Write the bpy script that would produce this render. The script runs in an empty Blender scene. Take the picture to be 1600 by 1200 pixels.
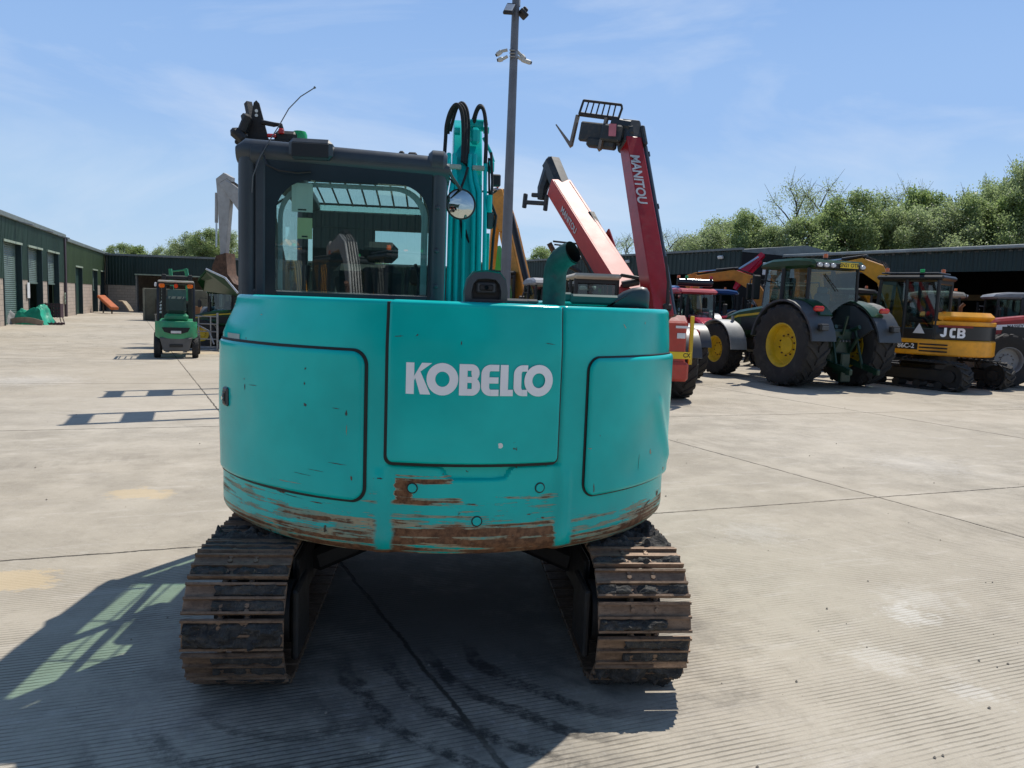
import bpy, bmesh, math, random
from mathutils import Vector, Matrix, Euler
S = bpy.context.scene
COL = S.collection
R = math.radians
PI = math.pi

# ------------------------------------------------------------------ camera
CAM_H = 1.75
cam_d = bpy.data.cameras.new('camera'); cam = bpy.data.objects.new('camera', cam_d); COL.objects.link(cam)
S.camera = cam
cam_d.sensor_width = 36; cam_d.lens = 1180 / 1600 * 36; cam_d.clip_start = 0.05; cam_d.clip_end = 3000
cam.matrix_world = Matrix.Translation((0, 0, CAM_H)) @ Matrix.Rotation(R(90 - 6.05), 4, 'X') @ Matrix.Rotation(R(2.1), 4, 'Z')
S.render.resolution_x = 1024; S.render.resolution_y = 768

# ------------------------------------------------------------------ sky and sun
SUN = Vector((0.31, 0.56, 1.0)).normalized()
W = bpy.data.worlds.new('World'); S.world = W; W.use_nodes = True
wn = W.node_tree.nodes; wl = W.node_tree.links
wn.clear()
sky = wn.new('ShaderNodeTexSky'); sky.sky_type = 'NISHITA'; sky.sun_disc = False
sky.sun_elevation = math.asin(SUN.z); sky.sun_rotation = math.atan2(SUN.x, SUN.y)
sky.air_density = 1.0; sky.dust_density = 0.7; sky.ozone_density = 2.2; sky.altitude = 50
ST = 0.085
geo = wn.new('ShaderNodeTexCoord')
sx = wn.new('ShaderNodeSeparateXYZ'); wl.new(geo.outputs['Generated'], sx.inputs[0])
air = wn.new('ShaderNodeValToRGB'); air.color_ramp.interpolation = 'EASE'   # clear-day blue by height above the horizon
for i, (p, c) in enumerate(((0.0, (.55, .71, .90)), (.10, (.44, .63, .88)), (.24, (.315, .51, .86)), (.42, (.25, .44, .81)), (.66, (.13, .25, .50)), (1.0, (.09, .165, .34)))):
    e = air.color_ramp.elements[i] if i < 2 else air.color_ramp.elements.new(p)
    e.position = p; e.color = tuple(k for k in c) + (1,)
wl.new(sx.outputs[2], air.inputs['Fac'])
sc = wn.new('ShaderNodeMixRGB'); sc.blend_type = 'MULTIPLY'; sc.inputs[0].default_value = 1; sc.inputs[2].default_value = (1 / ST, 1 / ST, 1 / ST, 1); wl.new(air.outputs[0], sc.inputs[1])
back = wn.new('ShaderNodeMapRange'); back.inputs['From Min'].default_value = -1; back.inputs['From Max'].default_value = .5; back.inputs['To Min'].default_value = .62; back.inputs['To Max'].default_value = 1; wl.new(sx.outputs[1], back.inputs[0])
sb = wn.new('ShaderNodeMixRGB'); sb.blend_type = 'MULTIPLY'; sb.inputs[0].default_value = 1; wl.new(sc.outputs[0], sb.inputs[1]); wl.new(back.outputs[0], sb.inputs[2])
blend = wn.new('ShaderNodeMixRGB'); blend.inputs[0].default_value = .86; wl.new(sky.outputs['Color'], blend.inputs[1]); wl.new(sb.outputs[0], blend.inputs[2])
mp = wn.new('ShaderNodeMapping'); mp.inputs['Scale'].default_value = (1.0, 1.0, 3.6); mp.inputs['Rotation'].default_value = (0.0, 0.5, 0.3)
nz = wn.new('ShaderNodeTexNoise'); nz.inputs['Scale'].default_value = 1.7; nz.inputs['Detail'].default_value = 9; nz.inputs['Roughness'].default_value = 0.58; nz.inputs['Distortion'].default_value = 0.6
rp = wn.new('ShaderNodeValToRGB'); rp.color_ramp.elements[0].position = 0.50; rp.color_ramp.elements[0].color = (0, 0, 0, 1)
rp.color_ramp.elements[1].position = 0.76; rp.color_ramp.elements[1].color = (1, 1, 1, 1)
mx = wn.new('ShaderNodeMixRGB'); mx.inputs['Color2'].default_value = (8.0, 9.0, 10.6, 1)
mm = wn.new('ShaderNodeMath'); mm.operation = 'MULTIPLY'; mm.inputs[1].default_value = 0.62
bg = wn.new('ShaderNodeBackground'); bg.inputs['Strength'].default_value = ST
wo = wn.new('ShaderNodeOutputWorld')
wl.new(geo.outputs['Generated'], mp.inputs['Vector']); wl.new(mp.outputs['Vector'], nz.inputs['Vector'])
wl.new(nz.outputs['Fac'], rp.inputs['Fac']); wl.new(rp.outputs['Color'], mm.inputs[0]); wl.new(mm.outputs[0], mx.inputs['Fac'])
wl.new(blend.outputs[0], mx.inputs['Color1']); wl.new(mx.outputs['Color'], bg.inputs['Color']); wl.new(bg.outputs[0], wo.inputs['Surface'])
sd = bpy.data.lights.new('sun', 'SUN'); sd.energy = 4.4; sd.angle = R(0.53); sd.color = (1.0, 0.945, 0.86)
so = bpy.data.objects.new('sun', sd); COL.objects.link(so); so.rotation_euler = SUN.to_track_quat('Z', 'Y').to_euler()
S.view_settings.view_transform = 'Standard'; S.view_settings.look = 'None'
S.view_settings.exposure = 0.08; S.view_settings.gamma = 1.0; S.view_settings.use_curve_mapping = False

# ------------------------------------------------------------------ helpers: camera maths used only to look up real positions
_r, _u, _f = [Vector(cam.matrix_world.col[i][:3]) for i in range(3)]; _f = -_f
def ray(x, y): return _f + _r * ((x - 800) / 1180.0) + _u * ((600 - y) / 1180.0)
def gnd(x, y, z=0.0):
    d = ray(x, y); return Vector((0, 0, CAM_H)) + d * ((z - CAM_H) / d.z)
def at(x, y, Y):
    d = ray(x, y); return Vector((0, 0, CAM_H)) + d * (Y / d.y)

# ------------------------------------------------------------------ helpers: objects
def link(o, parent=None):
    COL.objects.link(o)
    if parent: o.parent = parent
    return o
def tag(o, label=None, cat=None, group=None, kind=None):
    if label: o['label'] = label
    if cat: o['category'] = cat
    if group: o['group'] = group
    if kind: o['kind'] = kind
    return o
def thing(name, label, cat, loc=(0, 0, 0), rz=0.0, group=None):
    o = bpy.data.objects.new(name, None); o.empty_display_size = 0.2
    COL.objects.link(o); o.location = loc; o.rotation_euler = (0, 0, R(rz))
    return tag(o, label, cat, group)
def kids(o): return [c for c in bpy.data.objects if c.parent == o]
def copy_tree(o, parent=None, kidmap=None):
    if kidmap is None:
        kidmap = {}
        for c in bpy.data.objects:
            if c.parent: kidmap.setdefault(c.parent.name, []).append(c)
    c = o.copy(); COL.objects.link(c)
    if parent: c.parent = parent
    for ch in kidmap.get(o.name, []): copy_tree(ch, c, kidmap)
    return c

class MB:
    """collects shapes, then links them as one mesh object"""
    def __init__(s): s.v = []; s.f = []; s.m = []
    def add(s, vs, fs, m=0, M=None):
        b = len(s.v)
        s.v += [tuple(M @ Vector(v)) for v in vs] if M else [tuple(v) for v in vs]
        for f in fs: s.f.append([b + i for i in f]); s.m.append(m)
        return s
    def box(s, c, d, m=0, bev=0.0, rot=None, M=None):
        hx, hy, hz = d[0] / 2, d[1] / 2, d[2] / 2
        b = min(bev, hx * .95, hy * .95, hz * .95)
        T = Matrix.Translation(c)
        if rot: T = T @ Euler([R(a) for a in rot]).to_matrix().to_4x4()
        if M: T = M @ T
        if b <= 0:
            vs = [(x * hx, y * hy, z * hz) for x in (-1, 1) for y in (-1, 1) for z in (-1, 1)]
            fs = [(0, 1, 3, 2), (4, 6, 7, 5), (0, 4, 5, 1), (2, 3, 7, 6), (0, 2, 6, 4), (1, 5, 7, 3)]
            return s.add(vs, fs, m, T)
        vs = []; idx = {}
        for x in (-1, 1):
            for y in (-1, 1):
                for z in (-1, 1):
                    for a in range(3):
                        p = [x * (hx - b), y * (hy - b), z * (hz - b)]
                        p[a] = (x * hx, y * hy, z * hz)[a]
                        idx[(x, y, z, a)] = len(vs); vs.append(p)
        fs = []
        for a in range(3):
            o = [i for i in range(3) if i != a]
            for sg in (-1, 1):
                q = []
                for (p, r_) in ((-1, -1), (1, -1), (1, 1), (-1, 1)):
                    k = [0, 0, 0]; k[a] = sg; k[o[0]] = p; k[o[1]] = r_
                    q.append(idx[(k[0], k[1], k[2], a)])
                flip = (sg > 0) != (a != 1)
                fs.append(q[::-1] if flip else q)
        for a in range(3):
            o = [i for i in range(3) if i != a]
            for p in (-1, 1):
                for r_ in (-1, 1):
                    q = []
                    for t, ax in ((-1, o[0]), (1, o[0]), (1, o[1]), (-1, o[1])):
                        k = [0, 0, 0]; k[a] = t; k[o[0]] = p; k[o[1]] = r_
                        q.append(idx[(k[0], k[1], k[2], ax)])
                    flip = (p * r_ > 0) != (a != 1)
                    fs.append(q if flip else q[::-1])
        for x in (-1, 1):
            for y in (-1, 1):
                for z in (-1, 1):
                    q = [idx[(x, y, z, 0)], idx[(x, y, z, 1)], idx[(x, y, z, 2)]]
                    fs.append(q if x * y * z > 0 else q[::-1])
        return s.add(vs, fs, m, T)
    def prism(s, pts, a0, a1, axis='x', m=0, bev=0.0, M=None):
        """polygon extruded along axis. axis x: pts=(y,z); axis y: pts=(x,z); axis z: pts=(x,y)"""
        n = len(pts)
        area = sum(pts[i][0] * pts[(i + 1) % n][1] - pts[(i + 1) % n][0] * pts[i][1] for i in range(n))
        if area < 0: pts = pts[::-1]
        def inset(d):
            out = []
            for i in range(n):
                p0 = Vector(pts[i - 1]); p1 = Vector(pts[i]); p2 = Vector(pts[(i + 1) % n])
                e1 = (p1 - p0).normalized(); e2 = (p2 - p1).normalized()
                n1 = Vector((-e1.y, e1.x)); n2 = Vector((-e2.y, e2.x)); k = 1 + n1.dot(n2)
                out.append(p1 + (n1 + n2) * (d / max(k, .3)))
            return out
        rings = []
        if bev > 0: rings = [(inset(bev), a0), (pts, a0 + bev), (pts, a1 - bev), (inset(bev), a1)]
        else: rings = [(pts, a0), (pts, a1)]
        vs = []
        for ps, a in rings:
            for p in ps: vs.append({'x': (a, p[0], p[1]), 'y': (p[0], a, p[1]), 'z': (p[0], p[1], a)}[axis])
        fs = []
        fl = axis == 'y'
        for k in range(len(rings) - 1):
            for i in range(n):
                j = (i + 1) % n
                q = [k * n + i, k * n + j, (k + 1) * n + j, (k + 1) * n + i]
                fs.append(q[::-1] if fl else q)
        c0 = list(range(n))[::-1]; c1 = [(len(rings) - 1) * n + i for i in range(n)]
        fs += [c0[::-1], c1[::-1]] if fl else [c0, c1]
        return s.add(vs, fs, m, M)
    def tube(s, path, r, n=8, m=0, cap=True, M=None):
        path = [Vector(p) for p in path]; k = len(path)
        rs = r if isinstance(r, (list, tuple)) else [r] * k
        vs = []; up = None
        for i, p in enumerate(path):
            t = ((path[min(i + 1, k - 1)] - path[max(i - 1, 0)])).normalized()
            if up is None:
                up = Vector((0, 0, 1)) if abs(t.z) < .9 else Vector((1, 0, 0))
            a = t.cross(up).normalized(); b = a.cross(t).normalized(); up = b
            for j in range(n):
                an = 2 * PI * j / n
                vs.append(p + (a * math.cos(an) + b * math.sin(an)) * rs[i])
        fs = []
        for i in range(k - 1):
            for j in range(n):
                j2 = (j + 1) % n
                fs.append([i * n + j, i * n + j2, (i + 1) * n + j2, (i + 1) * n + j])
        if cap: fs += [list(range(n))[::-1], [(k - 1) * n + j for j in range(n)]]
        return s.add(vs, fs, m, M)
    def cyl(s, p0, p1, r, r2=None, n=16, m=0, M=None):
        return s.tube([p0, p1], [r, r if r2 is None else r2], n, m, True, M)
    def lathe(s, prof, n=32, axis='x', m=0, M=None):
        """prof = [(r, h)] about the axis through the origin"""
        vs = []; fs = []; k = len(prof)
        for (r, h) in prof:
            for j in range(n):
                an = 2 * PI * j / n; c, d = r * math.cos(an), r * math.sin(an)
                vs.append({'x': (h, c, d), 'y': (d, h, c), 'z': (c, d, h)}[axis])
        for i in range(k - 1):
            for j in range(n):
                j2 = (j + 1) % n
                fs.append([i * n + j, i * n + j2, (i + 1) * n + j2, (i + 1) * n + j])
        return s.add(vs, fs, m, M)
    def grid(s, fn, nu, nv, m=0, M=None, close=False):
        vs = [fn(i / (nu - 1), j / (nv - 1)) for j in range(nv) for i in range(nu)]
        fs = [[j * nu + i, j * nu + i + 1, (j + 1) * nu + i + 1, (j + 1) * nu + i] for j in range(nv - 1) for i in range(nu - 1)]
        return s.add(vs, fs, m, M)
    def poly(s, pts, m=0, M=None): return s.add(pts, [list(range(len(pts)))], m, M)
    def mesh(s, name, mats, ang=35, recalc=False):
        me = bpy.data.meshes.new(name)
        me.from_pydata(s.v, [], s.f)
        for mt in (mats if isinstance(mats, (list, tuple)) else [mats]): me.materials.append(mt)
        me.polygons.foreach_set('material_index', s.m)
        if recalc:
            bm = bmesh.new(); bm.from_mesh(me); bmesh.ops.recalc_face_normals(bm, faces=bm.faces); bm.to_mesh(me); bm.free()
        if ang:
            me.polygons.foreach_set('use_smooth', [True] * len(s.f))
            me.set_sharp_from_angle(angle=R(ang))
        me.update(); return me
    def build(s, name, mats, parent=None, loc=None, rot=None, ang=35, label=None, recalc=False):
        o = bpy.data.objects.new(name, s.mesh(name, mats, ang, recalc)); link(o, parent)
        if loc: o.location = loc
        if rot: o.rotation_euler = [R(a) for a in rot]
        if label: o['label'] = label
        return o

def text(name, body, size, mat_, parent, M, bold=0.0, extr=0.001, sx=1.0, space=1.0):
    cu = bpy.data.curves.new(name, 'FONT'); cu.body = body; cu.size = size; cu.align_x = 'CENTER'; cu.align_y = 'CENTER'
    cu.offset = bold; cu.extrude = extr; cu.space_character = space
    tmp = bpy.data.objects.new('tmp', cu); COL.objects.link(tmp)
    bpy.context.view_layer.update()
    me = bpy.data.meshes.new_from_object(tmp.evaluated_get(bpy.context.evaluated_depsgraph_get()))
    bpy.data.objects.remove(tmp); bpy.data.curves.remove(cu)
    me.name = name; me.materials.clear(); me.materials.append(mat_)
    me.transform(M @ Matrix.Diagonal((sx, 1, 1, 1)))
    o = bpy.data.objects.new(name, me); return link(o, parent)

# ------------------------------------------------------------------ helpers: materials
class NT:
    def __init__(s, name):
        s.mat = bpy.data.materials.new(name); s.mat.use_nodes = True
        s.n = s.mat.node_tree.nodes; s.l = s.mat.node_tree.links
        s.p = s.n['Principled BSDF']; s.out = s.n['Material Output']; s._tc = None
    def link(s, a, b): s.l.new(a, b)
    def _in(s, sock, v):
        if hasattr(v, 'links') or isinstance(v, bpy.types.NodeSocket): s.l.new(v, sock)
        elif isinstance(v, tuple) and sock.type == 'RGBA': sock.default_value = (v + (1,))[:4]
        else: sock.default_value = v
    def tc(s, k='Object'):
        if not s._tc: s._tc = s.n.new('ShaderNodeTexCoord')
        return s._tc.outputs[k]
    def xyz(s, v=None):
        x = s.n.new('ShaderNodeSeparateXYZ'); s._in(x.inputs[0], v or s.tc()); return x.outputs
    def comb(s, x, y, z):
        c = s.n.new('ShaderNodeCombineXYZ'); s._in(c.inputs[0], x); s._in(c.inputs[1], y); s._in(c.inputs[2], z); return c.outputs[0]
    def map(s, v, scale=(1, 1, 1), rot=(0, 0, 0), loc=(0, 0, 0)):
        m = s.n.new('ShaderNodeMapping'); s._in(m.inputs[0], v); m.inputs['Scale'].default_value = scale
        m.inputs['Rotation'].default_value = rot; m.inputs['Location'].default_value = loc; return m.outputs[0]
    def noise(s, scale=5, det=4, rough=.5, v=None, dist=0.0):
        t = s.n.new('ShaderNodeTexNoise'); s._in(t.inputs['Vector'], v or s.tc()); t.inputs['Scale'].default_value = scale
        t.inputs['Detail'].default_value = det; t.inputs['Roughness'].default_value = rough; t.inputs['Distortion'].default_value = dist
        return t.outputs['Fac']
    def vor(s, scale=5, v=None, feat='F1', out='Distance'):
        t = s.n.new('ShaderNodeTexVoronoi'); t.feature = feat; s._in(t.inputs['Vector'], v or s.tc()); t.inputs['Scale'].default_value = scale
        return t.outputs[out]
    def math(s, op, a, b=0.0, c=0.0, clamp=False):
        m = s.n.new('ShaderNodeMath'); m.operation = op; m.use_clamp = clamp
        s._in(m.inputs[0], a); s._in(m.inputs[1], b); s._in(m.inputs[2], c); return m.outputs[0]
    def ss(s, v, a, b):
        """smoothstep from a to b (a may exceed b)"""
        m = s.n.new('ShaderNodeMapRange'); m.interpolation_type = 'SMOOTHSTEP'; s._in(m.inputs['Value'], v)
        lo, hi, t0, t1 = (a, b, 0, 1) if a < b else (b, a, 1, 0)
        m.inputs['From Min'].default_value = lo; m.inputs['From Max'].default_value = hi
        m.inputs['To Min'].default_value = t0; m.inputs['To Max'].default_value = t1; return m.outputs[0]
    def mix(s, f, a, b):
        m = s.n.new('ShaderNodeMixRGB'); s._in(m.inputs[0], f); s._in(m.inputs[1], a); s._in(m.inputs[2], b); return m.outputs[0]
    def bump(s, h, st=.2, d=.01):
        b = s.n.new('ShaderNodeBump'); b.inputs['Strength'].default_value = st; b.inputs['Distance'].default_value = d
        s._in(b.inputs['Height'], h); s.l.new(b.outputs[0], s.p.inputs['Normal']); return b
    def set(s, **k):
        for kk, v in k.items(): s._in(s.p.inputs[kk.replace('_', ' ')], v)
        return s

MATS = {}
def mat(name, col, rough=.5, metal=0.0, var=.12, scale=3.0, bump=0.0, bscale=40, dirt=0.0, dcol=(.16, .13, .10), coat=0.0, spec=None):
    if name in MATS: return MATS[name]
    t = NT(name)
    dk = tuple(c * (1 - var * 1.6) for c in col); lt = tuple(min(1, c * (1 + var)) for c in col)
    n = t.noise(scale, 5, .6)
    c = t.mix(t.ss(n, .3, .7), dk, lt)
    if dirt > 0:
        d = t.noise(scale * 2.3, 7, .68)
        c = t.mix(t.math('MULTIPLY', t.ss(d, .45, .75), dirt), c, dcol)
        t.set(Roughness=t.math('ADD', rough, t.math('MULTIPLY', t.ss(d, .4, .7), .25 * dirt + .05), clamp=True))
    else: t.set(Roughness=t.math('ADD', rough - .04, t.math('MULTIPLY', n, .08), clamp=True))
    t.set(Base_Color=c, Metallic=metal)
    if coat: t.p.inputs['Coat Weight'].default_value = coat; t.p.inputs['Coat Roughness'].default_value = .08
    if spec is not None: t.p.inputs['Specular IOR Level'].default_value = spec
    if bump: t.bump(t.noise(bscale, 5, .6), bump, .01)
    MATS[name] = t.mat; return t.mat
def glass(name, tint=(.75, .9, .88), alpha=.25, rough=.02):
    """window glass: a clear tinted sheet with a mirror-like reflection"""
    if name in MATS: return MATS[name]
    t = NT(name); t.n.remove(t.p)
    tr = t.n.new('ShaderNodeBsdfTransparent'); tr.inputs[0].default_value = tint + (1,)
    gl = t.n.new('ShaderNodeBsdfGlossy'); gl.inputs['Roughness'].default_value = rough; gl.inputs[0].default_value = (.9, .95, .95, 1)
    ge = t.n.new('ShaderNodeNewGeometry'); dt = t.n.new('ShaderNodeVectorMath'); dt.operation = 'DOT_PRODUCT'; t.link(ge.outputs['Normal'], dt.inputs[0]); t.link(ge.outputs['Incoming'], dt.inputs[1])
    sch = t.math('ADD', .04, t.math('MULTIPLY', .96, t.math('POWER', t.math('SUBTRACT', 1.0, t.math('ABSOLUTE', dt.outputs['Value']), clamp=True), 5.0)))
    mxs = t.n.new('ShaderNodeMixShader')
    t.link(t.math('ADD', t.math('MULTIPLY', sch, .9), alpha, clamp=True), mxs.inputs[0])
    t.link(tr.outputs[0], mxs.inputs[1]); t.link(gl.outputs[0], mxs.inputs[2]); t.link(mxs.outputs[0], t.out.inputs[0])
    MATS[name] = t.mat; return t.mat
# ------------------------------------------------------------------ materials
def concrete():
    t = NT('brushed_concrete'); P = t.tc('Object'); x, y, z = t.xyz(P)
    ca, sa = math.cos(R(20.7)), math.sin(R(20.7))
    # distance across the tamping ridges / along them
    a = t.math('ADD', t.math('MULTIPLY', x, -sa), t.math('MULTIPLY', y, ca))
    b = t.math('ADD', t.math('MULTIPLY', x, ca), t.math('MULTIPLY', y, sa))
    wob = t.noise(.9, 3, .5); wob2 = t.noise(14, 3, .6)
    aw = t.math('ADD', a, t.math('ADD', t.math('MULTIPLY', wob, .035), t.math('MULTIPLY', wob2, .008)))
    ridge = t.math('SINE', t.math('MULTIPLY', aw, 2 * PI / .029))
    wearn = t.noise(1.7, 6, .62)
    wear = t.math('MULTIPLY', t.ss(wearn, .66, .36), t.ss(t.noise(.21, 2, .5), .72, .38))
    groove = t.ss(ridge, -.35, -.9)
    base = t.mix(t.ss(t.noise(.33, 5, .6), .3, .7), (.415, .368, .292), (.50, .448, .365))
    base = t.mix(t.math('MULTIPLY', t.ss(t.noise(2.2, 8, .7), .42, .72), .4), base, (.33, .29, .235))
    st = t.noise(3.0, 8, .75, v=t.map(t.comb(b, a, 0.0), (.35, 2.2, 1)))
    base = t.mix(t.math('MULTIPLY', t.ss(st, .52, .70), .55), base, (.60, .55, .48))
    base = t.mix(t.math('MULTIPLY', t.ss(t.noise(90, 4, .8), .55, .75), .4), base, (.26, .23, .19))
    base = t.mix(t.math('MULTIPLY', t.ss(t.noise(8, 8, .8), .5, .66), .35), base, (.30, .265, .21))
    base = t.mix(t.math('MULTIPLY', t.ss(t.noise(5.5, 8, .8, v=t.map(P, (1, 1, 1), (0, 0, 0), (4, 7, 0))), .56, .68), .4), base, (.60, .56, .48))
    fine = t.noise(40, 6, .8)
    base = t.mix(t.math('MULTIPLY', t.ss(fine, .55, .68), .45), base, (.62, .58, .52))
    grv = t.math('MULTIPLY', groove, wear)
    base = t.mix(t.math('MULTIPLY', grv, t.math('ADD', .50, t.math('MULTIPLY', t.noise(11, 4, .7), .65), clamp=True)), base, (.11, .095, .075))
    # pale spills and yellow clay patches
    def spot(px, py, r, sc=4.0, sq=1.0, th=(.05, .35)):
        dx = t.math('SUBTRACT', x, px); dy = t.math('MULTIPLY', t.math('SUBTRACT', y, py), sq)
        d = t.math('SQRT', t.math('ADD', t.math('MULTIPLY', dx, dx), t.math('MULTIPLY', dy, dy)))
        v = t.math('SUBTRACT', t.math('SUBTRACT', 1.0, t.math('DIVIDE', d, r)), t.math('MULTIPLY', t.math('SUBTRACT', t.noise(sc, 6, .75), .45), 2.2))
        return t.ss(v, th[0], th[1])
    for (px, py, r, k) in ((2.41, 4.33, .20, .6), (1.96, 3.73, .22, .4), (2.25, 3.42, .16, .45), (2.6, 4.6, .3, .3), (2.0, 5.9, .35, .3), (-3.0, 10.2, .8, .35), (-9, 14, 1.2, .4), (5, 9, .8, .25)):
        base = t.mix(t.math('MULTIPLY', spot(px, py, r * 1.5, 11, th=(.22, .75)), t.math('MULTIPLY', k * .75, t.math('SUBTRACT', 1.0, t.math('MULTIPLY', groove, .7)))), base, (.72, .70, .66))
    for (px, py, r) in ((-2.95, 4.35, .4), (-3.2, 6.4, .4), (-9.5, 22, 1.6), (.75, 10, .5)):
        base = t.mix(t.math('MULTIPLY', spot(px, py, r, 5, 1.6), .6), base, (.60, .46, .27))
    # darker round patch of ground under the excavator and curved scuffs left by tracks
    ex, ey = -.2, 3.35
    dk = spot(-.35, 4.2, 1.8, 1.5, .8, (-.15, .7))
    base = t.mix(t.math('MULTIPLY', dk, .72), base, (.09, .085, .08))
    def arcs(cx, cy, f, lo, hi, a0, a1, k):
        nonlocal base
        dx = t.math('SUBTRACT', x, cx); dy = t.math('SUBTRACT', y, cy)
        rad = t.math('SQRT', t.math('ADD', t.math('MULTIPLY', dx, dx), t.math('MULTIPLY', dy, dy)))
        ang = t.math('ARCTAN2', dy, dx)
        w = t.math('SINE', t.math('ADD', t.math('MULTIPLY', rad, f), t.math('MULTIPLY', t.noise(2.5, 5, .7), 5.0)))
        msk = t.math('MULTIPLY', t.math('MULTIPLY', t.ss(rad, lo, lo + .2), t.ss(rad, hi, hi - .25)), t.math('MULTIPLY', t.ss(ang, a0, a0 + .35), t.ss(ang, a1, a1 - .35)))
        br = t.ss(t.noise(9, 6, .75), .35, .6)
        base = t.mix(t.math('MULTIPLY', t.math('MULTIPLY', t.math('MULTIPLY', msk, t.ss(w, .1, .8)), br), k), base, (.04, .038, .036))
        base = t.mix(t.math('MULTIPLY', t.math('MULTIPLY', t.math('MULTIPLY', msk, t.ss(w, -.5, -.95)), t.ss(t.noise(16, 6, .75), .5, .66)), k * .5), base, (.42, .40, .37))
    arcs(.75, 4.1, 30, .75, 1.95, -2.9, -1.68, .9)
    arcs(-.9, 3.3, 26, .3, 1.1, -2.6, -.5, .6)
    # tyre marks
    tm = t.math('MULTIPLY', t.ss(t.math('ABSOLUTE', t.math('SUBTRACT', a, t.math('ADD', 8.1, t.math('MULTIPLY', t.noise(.3, 2, .5), .8)))), .2, .1), t.ss(t.math('SINE', t.math('MULTIPLY', b, 42)), -.2, .6))
    base = t.mix(t.math('MULTIPLY', tm, t.math('MULTIPLY', t.ss(t.noise(1.3, 5, .7), .45, .65), .25)), base, (.2, .18, .15))
    # joints between slabs and a few cracks
    jn = t.math('MULTIPLY', t.math('SUBTRACT', t.noise(5, 8, .75), .5), .07)
    def line(px, py, dx, dy, w, s0=-1e4, s1=1e4):
        L = math.hypot(dx, dy); dx /= L; dy /= L
        d = t.math('ADD', t.math('ADD', t.math('MULTIPLY', x, -dy), t.math('MULTIPLY', y, dx)), (px * dy - py * dx))
        m_ = t.ss(t.math('ABSOLUTE', t.math('ADD', d, jn)), w * 1.3, w * .4)
        if s1 < 1e4:
            q = t.math('ADD', t.math('MULTIPLY', x, dx), t.math('MULTIPLY', y, dy)); c0 = px * dx + py * dy
            m_ = t.math('MULTIPLY', m_, t.math('MULTIPLY', t.ss(q, c0 + s0, c0 + s0 + .05), t.ss(q, c0 + s1, c0 + s1 - .05)))
        return m_
    js = [(-3.22, 4.66, 1, .378, .012), (2.21, 9.97, .46, -.89, .014), (-1.03, 4.73, .460, -.888, .013), (5.75, 15.29, .467, -.884, .02),
          (-3.22, 10.1, 1, .378, .014), (-3.22, 15.6, 1, .378, .018), (-3.22, 21.5, 1, .378, .02), (-3.22, 28, 1, .378, .025), (12.4, 19, .46, -.89, .02)]
    J = None
    for j in js:
        l_ = line(*j); J = l_ if J is None else t.math('MAXIMUM', J, l_)
    base = t.mix(t.math('MULTIPLY', J, t.ss(t.noise(3, 5, .7), .2, .5)), base, (.06, .055, .045))
    # grit
    g = t.ss(t.vor(26), .10, .05); gm = t.ss(t.noise(1.9, 3, .6), .55, .62)
    base = t.mix(t.math('MULTIPLY', t.math('MULTIPLY', g, gm), .8), base, (.12, .10, .08))
    base = t.mix(t.math('MULTIPLY', t.ss(t.noise(.16, 3, .5), .40, .66), .28), base, (.40, .33, .235))
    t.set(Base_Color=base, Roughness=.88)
    t.p.inputs['Specular IOR Level'].default_value = .25
    h = t.math('ADD', t.math('MULTIPLY', grv, -.9), t.math('ADD', t.math('MULTIPLY', t.noise(60, 5, .7), .55), t.math('MULTIPLY', J, -1.5)))
    t.bump(h, .75, .006)
    return t.mat

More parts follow.
